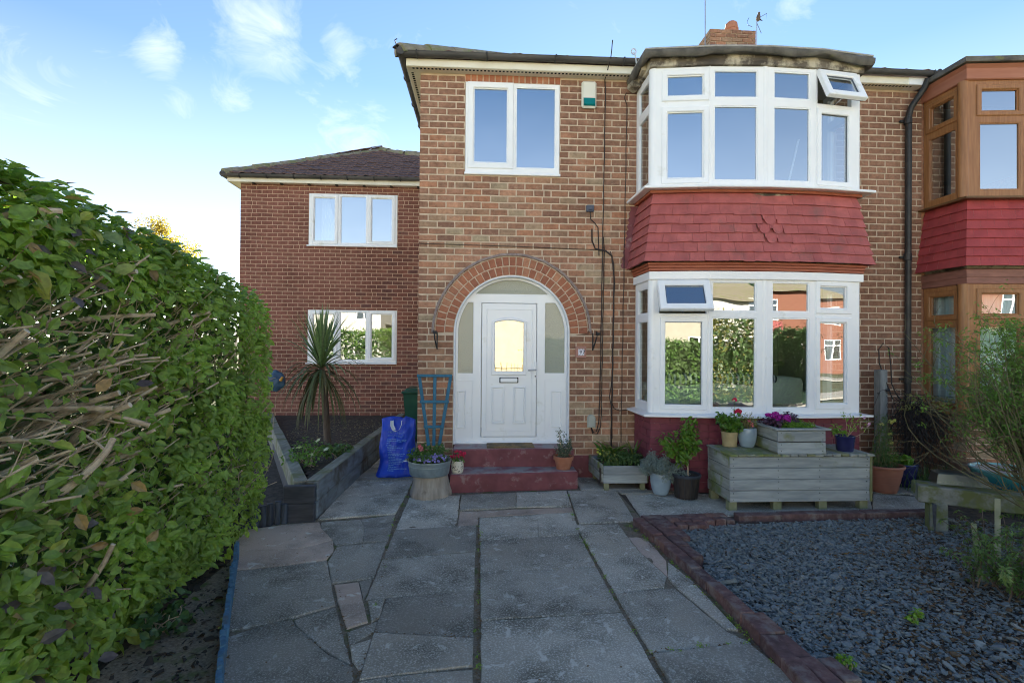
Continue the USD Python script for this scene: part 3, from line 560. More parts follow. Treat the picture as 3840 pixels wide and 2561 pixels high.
m.add(v, [[0, 1, 5, 4], [1, 2, 6, 5], [2, 3, 7, 6], [3, 0, 4, 7], [4, 5, 6, 7]]); part(chim, 'flaunching', m, RIDGE)
m = MB(); lathe(m, [(0.14, 8.38), (0.135, 8.52), (0.145, 8.525), (0.145, 8.545), (0.13, 8.55), (0.13, 8.60), (0.12, 8.66), (0.08, 8.70), (0.0, 8.705)], (6.12, 4.05, 0), 18); part(chim, 'chimney_pot', m, TERRA, 40)
# rooftop aerials (things fixed by a mast)
def aerial(label, pts, arms, r=0.011):
    th = thing('aerial', label, 'aerial', pts[0]); m = MB(); tube(m, pts, r, 6); part(th, 'mast', m, plain(f'aerial_metal_{len(used)}', (0.35, 0.36, 0.38), 0.4, 0.5))
    for a in arms:
        m = MB(); tube(m, a, 0.006, 5); part(th, 'element', m, GREY)
    return th
aerial('tall thin aerial mast left of the chimney, running out of the top of the picture', [(5.46, 3.85, 7.9), (5.45, 3.85, 9.6)], [[(5.3, 3.6, 9.45), (5.62, 4.1, 9.45)]])
bird = aerial('short aerial mast with wire loops right of the chimney', [(6.60, 3.9, 7.4), (6.60, 3.9, 8.72)], [[(6.43, 3.9, 8.72), (6.40, 3.9, 8.66), (6.41, 3.9, 8.56), (6.5, 3.9, 8.53)], [(6.6, 3.9, 8.7), (6.82, 3.9, 8.83), (6.82, 3.9, 8.70)], [(6.6, 3.9, 8.62), (6.70, 3.9, 8.40)]], 0.008)
m = MB(); lathe(m, [(0.0, 0.0), (0.035, 0.03), (0.045, 0.09), (0.03, 0.15), (0.022, 0.175), (0.024, 0.2), (0.0, 0.225)], (0, 0, 0), 12); m.xf(ry(0.15), (6.62, 3.9, 8.64))
m2 = MB(); m2.add([(6.63, 3.87, 8.70), (6.67, 3.9, 8.72), (6.74, 3.9, 8.66), (6.64, 3.93, 8.70)], [[0, 1, 2], [2, 1, 3]])
bd = thing('bird', 'brown bird perched on the short aerial right of the chimney', 'bird', (6.62, 3.9, 8.62)); part(bd, 'body', m, BARK, 40); part(bd, 'tail', m2, BARK)

# ------------------------------------------------------------------ windows
def ring_poly(r, w): return sbox(*r).difference(sbox(r[0] + w, r[1] + w, r[2] - w, r[3] - w))
def window(th, F, outer, lights, depth=0.06, mater=None, g=None, sill=None, name='window', sillmat=None):
    """outer: (u0, w0, u1, w1); lights: (pane rect, sash width or 0). Front of the frame at d = 0."""
    mater = mater or WHITE; g = g or GLASS
    holes = unary_union([sbox(*(np.array(p) + np.array([-s, -s, s, s]) * 0.72)) if s else sbox(*p) for p, s in lights])
    m = MB(); extr(m, sbox(*outer).difference(holes), F, -depth, 0.0, 0.005, True); w = part(th, name, m, mater)
    for p, s in lights:
        if s:
            m = MB(); extr(m, sbox(p[0] - s, p[1] - s, p[2] + s, p[3] + s).difference(sbox(*p)), F, -depth * 0.7, 0.016, 0.008, True); part(w, 'sash', m, mater)
        m = MB(); extr(m, sbox(*p).difference(sbox(p[0] + 0.012, p[1] + 0.012, p[2] - 0.012, p[3] - 0.012)), F, -depth * 0.6, -0.006, 0.010); part(w, 'glazing_bead', m, mater)
        m = MB(); q = F(np.array([p[0], p[2], p[2], p[0]]), np.array([p[1], p[1], p[3], p[3]]), -0.02); m.add(q, [[0, 1, 2, 3]]); part(w, 'pane', m, g)
        m = MB(); e = 0.006; extr(m, ring_poly((p[0] - 0.001, p[1] - 0.001, p[2] + 0.001, p[3] + 0.001), e), F, -0.019, -0.0135, 0.0); part(w, 'gasket', m, GREY)
    if sill:
        m = MB(); u0, u1, w0, d = sill; extr(m, sbox(u0, w0 - 0.03, u1, w0), F, -0.02, d, 0.006); part(w, 'sill', m, sillmat or mater)
    return w
F1 = Frame((0, -0.004, 0), (1, 0, 0))
window(house, F1, (0.586, 3.958, 1.818, 5.141), [((0.690, 4.090, 1.135, 5.068), 0.075), ((1.243, 4.030, 1.766, 5.094), 0)], sill=(0.575, 1.83, 3.958, 0.03))
# door screen, set back in the arch
FD = Frame((0, 0.085, 0), (1, 0, 0)); RI = 0.735
inner = unary_union([sbox(ARC_C - RI - 0.012, 0.44, ARC_C + RI + 0.012, ARC_Z), Point(ARC_C, ARC_Z).buffer(RI + 0.012, 48)])
m = MB(); reveal = arch_open.difference(unary_union([sbox(ARC_C - RI, -1, ARC_C + RI, ARC_Z), Point(ARC_C, ARC_Z).buffer(RI, 48)])).intersection(sbox(0, 0.43, 5, 5))
extr(m, reveal, FACADE, -0.12, 0.005, 0.006); part(house, 'arch_reveal', m, WHITE_WALL, 30)
lightL, lightR, fan = sbox(0.48, 1.345, 0.705, 2.275), sbox(1.657, 1.352, 1.955, 2.280), sbox(0.3, 2.39, 2.2, 2.8)
shape = unary_union([sbox(ARC_C - RI + 0.03, 0.44, ARC_C + RI - 0.03, ARC_Z), Point(ARC_C, ARC_Z).buffer(RI - 0.03, 48)])
lights = [g_.intersection(shape) for g_ in (lightL, lightR, fan)]
leafhole = sbox(0.815, 0.51, 1.548, 2.272)
pan = [sbox(0.50, 0.62, 0.618, 1.12), sbox(1.738, 0.632, 1.885, 1.12)]
m = MB(); extr(m, inner.difference(unary_union(lights + [leafhole])), FD, -0.06, 0.0, 0.005, True); scr = part(house, 'door_screen', m, WHITE, 25)
for g_ in lights:
    m = MB(); v, f = tri(g_.buffer(0.01)); m.add(FD(v[:, 0], v[:, 1], -0.025), f); part(scr, 'obscure_pane', m, FROST)
for g_ in pan:
    m = MB(); extr(m, ring_poly(g_.bounds, 0.022), FD, 0.0, 0.011, 0.009); part(scr, 'panel_moulding', m, WHITE)
for r in ((0.475, 0.475, 0.705, 1.255), (1.657, 0.475, 1.945, 1.262)):
    m = MB(); extr(m, ring_poly(r, 0.008), FD, 0.0, 0.005, 0.003); part(scr, 'panel_moulding', m, WHITE)
dg = Polygon([(0.994, 1.376), (1.370, 1.376), (1.370, 2.015), (1.28, 2.035), (1.18, 2.045), (1.085, 2.035), (0.994, 2.015)])
m = MB(); extr(m, sbox(0.822, 0.517, 1.541, 2.265).difference(dg), FD, -0.05, 0.008, 0.004, True); door = part(house, 'door', m, WHITE)
m = MB(); extr(m, ring_poly((0.880, 0.582, 1.486, 2.195), 0.012), FD, 0.008, 0.014, 0.005); part(door, 'moulding', m, WHITE)
dgo = Polygon([(0.948, 1.322), (1.412, 1.322), (1.412, 2.03), (1.29, 2.075), (1.18, 2.088), (1.07, 2.075), (0.948, 2.03)])
m = MB(); extr(m, dgo.difference(dg), FD, 0.008, 0.026, 0.012); part(door, 'glazing_surround', m, WHITE)
m = MB(); v, f = tri(dg.buffer(0.008)); m.add(FD(v[:, 0], v[:, 1], -0.012), f); part(door, 'pane', m, glass('door_glass', 0.42, (0.8, 0.8, 0.7), (0.95, 0.88, 0.70), wob=0.004))
for r in ((0.951, 0.683, 1.126, 1.176), (1.233, 0.683, 1.409, 1.176)):
    m = MB(); extr(m, ring_poly(r, 0.026), FD, 0.006, 0.020, 0.011); extr(m, sbox(r[0] + 0.03, r[1] + 0.03, r[2] - 0.03, r[3] - 0.03), FD, 0.006, 0.013, 0.006); part(door, 'door_panel', m, WHITE)
m = MB(); cbox(m, FD(1.18, 1.258, 0.012), (0.25, 0.018, 0.072), 0.005); lb = part(door, 'letterbox_surround', m, BLACK)
m = MB(); cbox(m, FD(1.18, 1.258, 0.022), (0.222, 0.014, 0.052), 0.005); part(lb, 'letterbox_flap', m, WHITE)
m = MB(); cbox(m, FD(1.529, 1.385, 0.014), (0.032, 0.016, 0.24), 0.006); hb = part(door, 'handle', m, WHITE)
m = MB(); tube(m, [FD(1.529, 1.395, 0.02), FD(1.529, 1.395, 0.055), FD(1.515, 1.395, 0.062), FD(1.43, 1.392, 0.06)], [0.011, 0.011, 0.011, 0.009], 8); part(hb, 'lever', m, STEEL, True)
m = MB(); tube(m, [FD(1.529, 1.31, 0.02), FD(1.529, 1.31, 0.026)], 0.009, 10); part(hb, 'keyhole', m, BLACK)
m = MB(); extr(m, sbox(0.44, 0.425, 1.99, 0.455), FD, -0.06, 0.05, 0.006); part(house, 'door_sill', m, WHITE)
# interior of the hall seen through the glass: pale wall panel close behind
m = MB(); box(m, (0.3, 1.6, 0.4), (2.2, 1.62, 2.7)); part(house, 'hall_screen_wall', m, plain('hall_paint', (0.74, 0.66, 0.42), 0.8))
# hood strip over the arch and the two hooks at its ends
m = MB()
for r, q in ((1.020, 0.010), (1.036, 0.008)):
    a = np.linspace(0.03, math.pi - 0.01, 60) if r < 1.03 else np.linspace(0.0, math.pi, 60)
    tube(m, [(ARC_C + r * math.cos(x), -0.012 - 0.004 * math.sin(9 * x), ARC_Z + r * math.sin(x) + 0.003 * math.sin(23 * x)) for x in a], q, 6)
part(house, 'arch_tube_light', m, noisy('brown_tube', (0.22, 0.165, 0.15), (0.36, 0.29, 0.26), 30, 0.4), True)
for x, s in ((0.20, 1), (2.32, -1)):
    m = MB(); tube(m, [(x, -0.01, 1.90), (x + 0.01, -0.06, 1.88), (x + 0.02 * s, -0.10, 1.80), (x + 0.045 * s, -0.012, 1.66)], 0.009, 6); tube(m, [(x + 0.045 * s, -0.012, 1.88), (x + 0.045 * s, -0.012, 1.655)], 0.009, 6)
    cbox(m, (x + 0.02, -0.015, 1.875), (0.05, 0.02, 0.04), 0.004); part(house, 'hanging_hook', m, BLACK)
# number plaque 97
m = MB(); cbox(m, (2.118, -0.006, 1.632), (0.142, 0.02, 0.150), 0.006); pl = part(house, 'number_plaque', m, plain('terracotta_plaque', (0.40, 0.20, 0.15), 0.7))
m = MB(); cbox(m, (2.122, -0.015, 1.632), (0.080, 0.012, 0.086), 0.004); part(pl, 'number_tile', m, SPOT if False else plain('number_tile', (0.74, 0.72, 0.78), 0.3))
tm = meshkit.text_mesh('97', 0.045, 0.002, True); tv = np.array(tm.vertices); tv[:, 0] -= tv[:, 0].mean(); m = MB(); m.add(np.stack([2.122 + tv[:, 0], -0.0205 - tv[:, 2], 1.612 + tv[:, 1]], 1), tm.faces); part(pl, 'number', m, plain('number_ink', (0.06, 0.06, 0.09), 0.5))
m = MB()
for z in (1.669, 1.597):
    for x in (2.10, 2.14): cbox(m, (x, -0.021, z), (0.02, 0.002, 0.006), 0.0005)
part(pl, 'number_ornament', m, plain('ornament_ink', (0.16, 0.17, 0.13), 0.5))
# alarm box, sockets, meter box, cables
m = MB(); cbox(m, (2.199, -0.03, 5.008), (0.196, 0.06, 0.352), 0.022); ab = part(house, 'alarm_box', m, CREAMP, 30)
m = MB(); v = [(2.122, -0.06, 4.852), (2.280, -0.06, 4.852), (2.280, -0.06, 4.957), (2.122, -0.06, 4.957), (2.130, -0.085, 4.868), (2.272, -0.085, 4.868), (2.262, -0.074, 4.95), (2.142, -0.074, 4.95)]
m.add(v, [[0, 1, 5, 4], [1, 2, 6, 5], [2, 3, 7, 6], [3, 0, 4, 7], [4, 5, 6, 7]]); part(ab, 'strobe_lens', m, TEAL)
m = MB(); cbox(m, (2.227, -0.02, 3.52), (0.10, 0.04, 0.09), 0.008); cbox(m, (2.227, -0.044, 3.51), (0.05, 0.02, 0.04), 0.008); part(house, 'junction_box', m, GREY)
m = MB(); extr(m, unary_union([sbox(2.207, 0.65, 2.314, 0.765), Point(2.2605, 0.765).buffer(0.0535, 12)]), FACADE, -0.01, 0.05, 0.012); part(house, 'meter_cover', m, SAGE, 30)
def cable(pts, r=0.007): m = MB(); tube(m, pts, r, 5); part(house, 'cable', m, CABLE, True)
def wav(x, z0_, z1_, n=24, a=0.003): return [(x + a * math.sin(k * 1.7) + (z - z1_) * 0.0125, -0.016, z) for k, z in enumerate(np.linspace(z0_, z1_, n))]
cable([(2.45, -0.27, 5.6), (2.43, -0.28, 5.40), (2.415, -0.2, 5.30), (2.412, -0.02, 5.22)] + wav(2.37, 5.1, 0.85)[:-1] + [(2.36, -0.016, 0.72), (2.33, -0.018, 0.60), (2.29, -0.02, 0.585), (2.262, -0.03, 0.65)], 0.0065)
cable([(2.405, -0.02, 3.15)] + wav(2.392, 3.0, 0.85) + [(2.385, -0.016, 0.66), (2.34, -0.018, 0.565), (2.28, -0.02, 0.57), (2.255, -0.03, 0.65)], 0.0065)
cable([(2.84, -0.016, 5.06), (2.70, -0.014, 5.06), (2.675, -0.014, 5.0)] + wav(2.655, 4.9, 0.45), 0.0055)
cable([(2.227, -0.03, 3.47), (2.235, -0.016, 3.38), (2.29, -0.016, 3.33), (2.335, -0.016, 3.27), (2.345, -0.016, 3.0), (2.35, -0.016, 2.9)], 0.007)
cable([(2.25, -0.03, 3.25), (2.255, -0.016, 3.1), (2.30, -0.016, 2.99), (2.44, -0.016, 2.965), (2.52, -0.016, 2.90), (2.54, -0.016, 2.75)] + wav(2.525, 2.6, 0.40), 0.011)
cable([(2.50, -0.02, 2.96), (2.545, -0.03, 2.8)] + wav(2.538, 2.6, 1.3)[:-1] + [(2.52, -0.018, 1.2), (2.50, -0.018, 1.05), (2.53, -0.018, 0.9), (2.54, -0.016, 0.5)], 0.0055)
cable([(2.53, -0.018, 0.98), (2.56, -0.016, 0.90), (2.63, -0.016, 0.87), (2.83, -0.02, 0.885)], 0.006)
cable([(0.0, -0.012, 3.02), (1.2, -0.013, 3.005), (2.45, -0.012, 2.975)], 0.004)
m = MB(); tube(m, [(2.72, -0.27, 5.46), (2.735, -0.30, 5.40), (2.76, -0.28, 5.28), (2.83, -0.2, 5.22)], 0.008, 6); tube(m, [(2.72 + 0.03 * math.cos(a), -0.28, 5.46 + 0.035 * math.sin(a)) for a in np.linspace(0, 6.2, 14)], 0.008, 6); part(house, 'eye_bolt', m, HANDLE, True)
# black downpipe at the party line
dp = [(6.72, -0.2, 5.30), (6.70, -0.17, 5.20), (6.60, -0.07, 4.98), (6.575, -0.055, 4.86), (6.565, -0.055, 0.0)]
m = MB(); tube(m, dp, 0.038, 12); pipe = part(house, 'downpipe', m, BLACKP, 40)
for z in (4.80, 2.95, 1.30):
    m = MB(); lathe(m, [(0.038, -0.05), (0.047, -0.045), (0.047, 0.045), (0.038, 0.05)], (6.566, -0.055, z), 14); cbox(m, (6.51, -0.02, z), (0.07, 0.03, 0.03), 0.004); part(pipe, 'collar', m, BLACKP, 40)

# ------------------------------------------------------------------ bay
BP = [(2.862, -0.585), (3.535, -0.685), (4.20, -0.725), (4.835, -0.705), (5.455, -0.622)]
PLAN = [(2.845, 0.0)] + BP + [(5.47, 0.0)]
def off_line(pts, d):
    """open plan polyline moved d outwards; ends stay on the wall"""
    p = np.asarray(pts, float); e = unit(p[1:] - p[:-1]); nrm = np.stack([e[:, 1], -e[:, 0]], 1)
    o = [p[0] + nrm[0] * d]
    for k in range(1, len(p) - 1):
        s = nrm[k - 1] + nrm[k]; o.append(p[k] + d * s * 2 / (s @ s))
    o.append(p[-1] + nrm[-1] * d); o = np.array(o); o[0, 1] = 0.0; o[-1, 1] = 0.0
    return o
def band(m, plan, levels, closed_top=True, closed_bot=True):
    """a band round the bay; levels: (offset, z) from bottom to top"""
    L = [np.column_stack([off_line(plan, d), np.full(len(plan), z)]) for d, z in levels]; k = len(plan); i = np.arange(k - 1)
    for A, B in zip(L, L[1:]): m.add(np.vstack([A, B]), np.stack([i, i + 1, i + 1 + k, i + k], 1))
    for P, ok, rev in ((L[0], closed_bot, True), (L[-1], closed_top, False)):
        if ok: m.add(np.vstack([P, [[(P[0, 0] + P[-1, 0]) / 2, 0.0, P[0, 2]]]]), [[a, a + 1, k][::-1] if rev else [a, a + 1, k] for a in range(k - 1)])
    return m
# plinth of painted brick
m = MB(); band(m, PLAN, [(0.0, -0.1), (0.0, 0.885)]); plinth = part(house, 'bay_plinth', m, MAROON)
n = 0
for a, b in zip(PLAN, PLAN[1:]):
    L = math.dist(a, b); F = Frame((*a, 0), (b[0] - a[0], b[1] - a[1], 0))
    lay(plinth, course_bricks(0.0, L, 0.02, 0.88, 0.2286, CRS, 0.009, None, header_end=True, gj=0.001), F, MAROON_BRICK, proud=0.006, jit=0.0006, limit=40)
# lower sill, head box, moulded board
m = MB(); band(m, PLAN, [(0.02, 0.882), (0.105, 0.878), (0.112, 0.885), (0.110, 0.902), (-0.02, 0.920)]); part(house, 'bay_sill', m, WHITE)
m = MB(); band(m, PLAN, [(0.0, 2.520), (0.028, 2.522), (0.032, 2.528), (0.032, 2.616), (0.0, 2.622)]); part(house, 'bay_head_board', m, WHITE)
for k, (d, z, h) in enumerate(((0.030, 2.624, 0.032), (0.042, 2.658, 0.032), (0.056, 2.692, 0.030))):
    m = MB(); band(m, PLAN, [(-0.05, z), (d, z), (d + 0.004, z + 0.005), (d + 0.004, z + h - 0.006), (d, z + h), (-0.05, z + h)]); part(house, 'moulded_board', m, RED_WOOD)
m = MB(); band(m, PLAN, [(-0.04, 2.722), (0.0, 2.75), (-0.03, 3.60)]); part(house, 'bay_core', m, DARKWOOD)
m = MB(); band(m, PLAN, [(-0.03, 2.60), (-0.03, 2.66)]); part(house, 'bay_lower_ceiling', m, INT_WALL)
m = MB(); band(m, PLAN, [(0.0, 3.600), (0.120, 3.596), (0.128, 3.603), (0.126, 3.625), (-0.02, 3.645)]); part(house, 'bay_sill', m, WHITE)
m = MB(); band(m, PLAN, [(0.0, 3.566), (0.02, 3.566), (0.02, 3.598), (0.0, 3.598)]); part(house, 'bay_packer', m, RED_WOOD)
m = MB(); band(m, PLAN, [(-0.07, 5.06), (-0.07, 5.10)]); part(house, 'bay_upper_ceiling', m, INT_WALL)
m = MB(); box(m, (2.93, -0.52, 0.885), (5.4, 0.25, 0.90)); box(m, (2.93, -0.52, 3.60), (5.4, 0.25, 3.63)); part(house, 'inner_sill', m, WHITE)
# tile hanging
rows = [3.56, 3.432, 3.298, 3.187, 3.073, 2.959, 2.841, 2.727]
def flare(z): t = (3.56 - z) / (3.56 - 2.727); return -0.028 + 0.118 * t + 0.012 * t ** 3
tileth = part(house, 'tile_hanging', band(MB(), off_line(PLAN, 0.0), [(-0.005, 2.76), (-0.03, 3.55)]), TILE_RED)
segs = list(zip(PLAN, PLAN[1:])); XC = 4.24; TPLAN = list(PLAN); TPLAN[3] = (4.02, -0.716)
for ri in range(7):
    zt, zb = rows[ri] + (0.075 if ri else 0.03), rows[ri + 1]
    dt, db = flare(zt) - 0.003, flare(zb)
    top, bot, bot2 = off_line(TPLAN, dt), off_line(TPLAN, db + 0.027), off_line(TPLAN, db)
    for si in range(len(segs)):
        L = math.dist(bot[si], bot[si + 1])
        w = 0.172 if ri else 0.5
        off = (ri % 2) * w * 0.5 + 0.01 * si
        if si == 3 and ri in (2, 3, 4): off = (XC - bot[si][0]) / (bot[si + 1][0] - bot[si][0]) * L - (w if ri == 3 else w * 0.5); off -= w * math.floor(off / w)
        ed = [0.0] + [x for x in np.arange(off, L, w) if 0.045 < x < L - 0.045] + [L]
        ed = [e + (rng.normal(0, 0.004) if 0 < k < len(ed) - 1 else 0) for k, e in enumerate(ed)]
        for a, b in zip(ed, ed[1:]):
            s0, s1 = a / L + (0.0012 / L if a > 0 else 0), b / L - (0.0012 / L if b < L else 0)
            lerp = lambda P, s: P[si] + (P[si + 1] - P[si]) * s
            dz = rng.normal(0, 0.003); tl = rng.normal(0, 0.0016); lift = abs(rng.normal(0, 0.002))
            xm = lerp(bot, (s0 + s1) / 2)[0]
            club = si == 3 and any(abs(xm - XC - cx) < 0.03 and ri == cr_ for cx, cr_ in ((0.0, 2), (-0.086, 3), (0.086, 3), (0.0, 4)))
            m = MB()
            A, B = lerp(top, s0), lerp(top, s1); C, D = lerp(bot, s1), lerp(bot, s0); C2, D2 = lerp(bot2, s1), lerp(bot2, s0)
            if not club:
                v = [(*A, zt), (*B, zt), (*C, zb + dz + tl), (*D, zb + dz - tl), (*(C2), zb + dz + tl), (*(D2), zb + dz - tl)]
                v = np.array(v, float); v[2:4, 1] -= lift
                m.add(v, [[3, 2, 1, 0], [5, 4, 2, 3], [0, 3, 5, 5], [1, 4, 2, 2]])
            else:
                k = 9; an = np.linspace(math.pi, 2 * math.pi, k); tt = np.concatenate([[0.0, 0.08], 0.5 + 0.40 * np.cos(an), [0.92, 1.0]]); hh = np.concatenate([[0.052, 0.052], 0.052 + 0.062 * np.sin(an), [0.052, 0.052]])
                P = np.array([(*(np.array(D) + (np.array(C) - D) * t), zb + dz + h) for t, h in zip(tt, hh)]); P[:, 1] -= 0.006
                Q = P.copy(); Q[:, 1] += 0.009; N = len(P); tp = np.array([(*(np.array(A) + (np.array(B) - A) * t), zt) for t in tt])
                i = np.arange(N - 1); m.add(np.vstack([P, tp]), np.stack([i, i + 1, i + 1 + N, i + N], 1)); m.add(np.vstack([Q, P]), np.stack([i, i + 1, i + 1 + N, i + N], 1))
            part(tileth, 'tile', m, TILE_RED)
# painted mortar flashing where the tiling meets the wall
m = MB(); zz_ = np.linspace(2.74, 3.56, 20); xl = [off_line(PLAN, flare(z))[0, 0] for z in zz_]
lft = Polygon([(x - 0.085 - 0.028 * (k % 2), z) for k, (x, z) in enumerate(zip(xl, zz_))] + [(x + 0.01, z) for x, z in list(zip(xl, zz_))[::-1]])
extr(m, lft, FACADE, -0.01, 0.004); part(house, 'painted_flashing', m, MAROON)
# bay windows
def facet_u(si, x):                                             # x on the facet -> distance along it
    a, b = segs[si]; return (x - a[0]) / (b[0] - a[0]) * math.dist(a, b)
def lt(si, x0, x1, w0, w1, s=0): return ((facet_u(si, x0), w0, facet_u(si, x1), w1), s)
Lr = math.dist(*segs[0]); Lq = math.dist(*segs[-1])
upl = [[((0.10, 3.73, Lr - 0.13, 4.60), 0), ((0.10, 4.70, Lr - 0.13, 5.0), 0)],
       [lt(1, 3.035, 3.462, 3.740, 4.545, 0.062), lt(1, 3.035, 3.462, 4.735, 4.985, 0.062)],
       [lt(2, 3.585, 4.105, 3.712, 4.607), lt(2, 3.585, 4.105, 4.708, 5.035)],
       [lt(3, 4.305, 4.765, 3.712, 4.607), lt(3, 4.305, 4.765, 4.708, 5.035)],
       [lt(4, 4.912, 5.285, 3.740, 4.555, 0.062), lt(4, 4.86, 5.34, 4.675, 5.045)],
       [((0.12, 3.73, Lq - 0.1, 4.60), 0), ((0.12, 4.70, Lq - 0.1, 5.0), 0)]]
lol = [[((0.10, 1.02, Lr - 0.13, 2.03), 0), ((0.10, 2.12, Lr - 0.13, 2.44), 0)],
       [lt(1, 3.028, 3.450, 1.022, 2.010, 0.062), lt(1, 2.955, 3.505, 2.115, 2.49)],
       [lt(2, 3.572, 4.095, 0.985, 2.066), lt(2, 3.572, 4.095, 2.142, 2.495)],
       [lt(3, 4.292, 4.760, 0.985, 2.066), lt(3, 4.292, 4.760, 2.142, 2.495)],
       [lt(4, 4.900, 5.272, 1.034, 2.022, 0.062), lt(4, 4.900, 5.272, 2.188, 2.460, 0.062)],
       [((0.12, 1.02, Lq - 0.1, 2.03), 0), ((0.12, 2.12, Lq - 0.1, 2.44), 0)]]
def open_vent(lst, si, x0, x1, w0, w1, ang, gl):
    """a top-hung vent swung outwards by ang"""
    a, b = segs[si]; F = Frame((*a, 0), (b[0] - a[0], b[1] - a[1], 0)); c, s = math.cos(ang), math.sin(ang)
    hz = F.o + F.ez * w1 + F.n * 0.02
    G = Frame(hz, F.ex, F.ez * c - F.n * s); u0, u1 = facet_u(si, x0), facet_u(si, x1); h = w1 - w0; q = 0.078
    m = MB(); extr(m, sbox(u0, -h, u1, 0).difference(sbox(u0 + q, -h + q, u1 - q, -q)), G, -0.035, 0.02, 0.008, True); v = part(house, 'open_vent', m, WHITE)
    m = MB(); m.add(G(np.array([u0 + q, u1 - q, u1 - q, u0 + q]), np.array([-h + q, -h + q, -q, -q]), -0.01), [[0, 1, 2, 3]]); part(v, 'pane', m, gl)
    m = MB(); extr(m, ring_poly((u0 + q - .001, -h + q - .001, u1 - q + .001, -q + .001), 0.008), G, -0.009, -0.003); part(v, 'gasket', m, GREY)
    m = MB(); extr(m, ring_poly((u0 + 0.012, -h + 0.012, u1 - 0.012, -0.012), 0.02), G, -0.05, -0.036); part(v, 'seal', m, BLACK)
    m = MB(); tube(m, [G((u0 + u1) / 2, -h + 0.05, -0.05), F((u0 + u1) / 2, w0 + 0.03, -0.02)], 0.006, 6); part(v, 'stay', m, STEEL)
upl[4] = [upl[4][0]]; lol[1] = [lol[1][0]]
def bay_row(z0_, z1_, lights, hole_si, hole, gl):
    for si, (a, b) in enumerate(segs):
        L = math.dist(a, b); F = Frame((*a, 0), (b[0] - a[0], b[1] - a[1], 0)); outer = (0.002, z0_, L - 0.002, z1_)
        if si != hole_si: window(house, F, outer, lights[si], g=gl, name='bay_window'); continue
        (p, s), = lights[si]; hl = sbox(facet_u(si, hole[0]), hole[2], facet_u(si, hole[1]), hole[3])
        m = MB(); extr(m, sbox(*outer).difference(unary_union([hl, sbox(p[0] - s * .72, p[1] - s * .72, p[2] + s * .72, p[3] + s * .72)])), F, -0.06, 0.0, 0.005, True); w = part(house, 'bay_window', m, WHITE)
        m = MB(); extr(m, sbox(p[0] - s, p[1] - s, p[2] + s, p[3] + s).difference(sbox(*p)), F, -0.042, 0.016, 0.008, True); part(w, 'sash', m, WHITE)
        m = MB(); m.add(F(np.array([p[0], p[2], p[2], p[0]]), np.array([p[1], p[1], p[3], p[3]]), -0.02), [[0, 1, 2, 3]]); part(w, 'pane', m, gl)
        m = MB(); extr(m, ring_poly((p[0] - .001, p[1] - .001, p[2] + .001, p[3] + .001), 0.006), F, -0.019, -0.0135); part(w, 'gasket', m, GREY)
    for k, p in enumerate(PLAN[1:-1]):
        r = (0.055, 0.02, 0.052, 0.02, 0.05)[k]
        m = MB(); lathe(m, [(r, z0_), (r, z1_)], (p[0] + (0.03 if k == 0 else -0.03 if k == 4 else 0), p[1] + r * 0.86, 0), 18); part(house, 'bay_post', m, WHITE, 40)
bay_row(3.640, 5.085, upl, 4, (4.865, 5.335, 4.675, 5.045), GLASS)
bay_row(0.918, 2.520, lol, 1, (2.960, 3.505, 2.115, 2.49), GLASS_D)
open_vent(None, 4, 4.845, 5.375, 4.655, 5.068, 0.42, GLASS)
open_vent(None, 1, 2.93, 3.53, 2.095, 2.510, 0.50, GLASS)
# bay roof: weathered board and drooping felt
m = MB(); band(m, PLAN, [(0.01, 5.087), (0.030, 5.090), (0.034, 5.10), (0.036, 5.20), (0.03, 5.215)]); part(house, 'bay_fascia', m, DARKWOOD)
k = 60; base = off_line(PLAN, 0.0); s = np.concatenate([[0], np.cumsum(np.linalg.norm(np.diff(base, axis=0), axis=1))]); ss = np.linspace(0, s[-1], k)
def pl_at(d): P = off_line(PLAN, d); return np.stack([np.interp(ss, s, P[:, 0]), np.interp(ss, s, P[:, 1])], 1)
wob = meshkit.fbm(np.stack([ss * 2.3, 0 * ss, 0 * ss], 1), 3, 3) - 0.5; wob2 = meshkit.fbm(np.stack([ss * 4.3, 0 * ss + 5, 0 * ss], 1), 3, 5) - 0.5
lev = [(0.030, 5.205, 0), (0.085, 5.175, 0.05), (0.115, 5.17, 0.05), (0.135, 5.20, 0.03), (0.138, 5.235, 0.015), (0.10, 5.262, 0.01), (-0.25, 5.33, 0), (-0.6, 5.40, 0)]
rows_ = []
for d, z, a in lev:
    P = pl_at(d) if d > -0.2 else pl_at(0) * np.array([1, 0]) + np.array([0, 0]) + (pl_at(0) - np.array([4.2, 0])) * 0
    if d <= -0.2:
        t = -d; P = pl_at(0); P = np.stack([4.2 + (P[:, 0] - 4.2) * (1 - 0.35 * t), P[:, 1] * (1 - t * 1.5)], 1)
    rows_.append(np.column_stack([P[:, 0], P[:, 1] - a * 0.3 * wob2 * 2, z + a * 2.2 * wob]))
m = MB(); V = np.vstack(rows_); i, j = np.meshgrid(np.arange(len(lev) - 1), np.arange(k - 1), indexing='ij')
m.add(V, np.stack([i * k + j, i * k + j + 1, (i + 1) * k + j + 1, (i + 1) * k + j], -1).reshape(-1, 4)); part(house, 'bay_roof', m, FELT, True)
m = MB(); P = pl_at(0.115); tube(m, np.column_stack([P, 5.262 + 0.004 * wob]), 0.012, 6); part(house, 'bay_roof_edge', m, LEAD, True)
m = MB(); box(m, (2.85, -0.05, 5.2), (5.5, 0.3, 5.34)); part(house, 'bay_upstand', m, FELT)
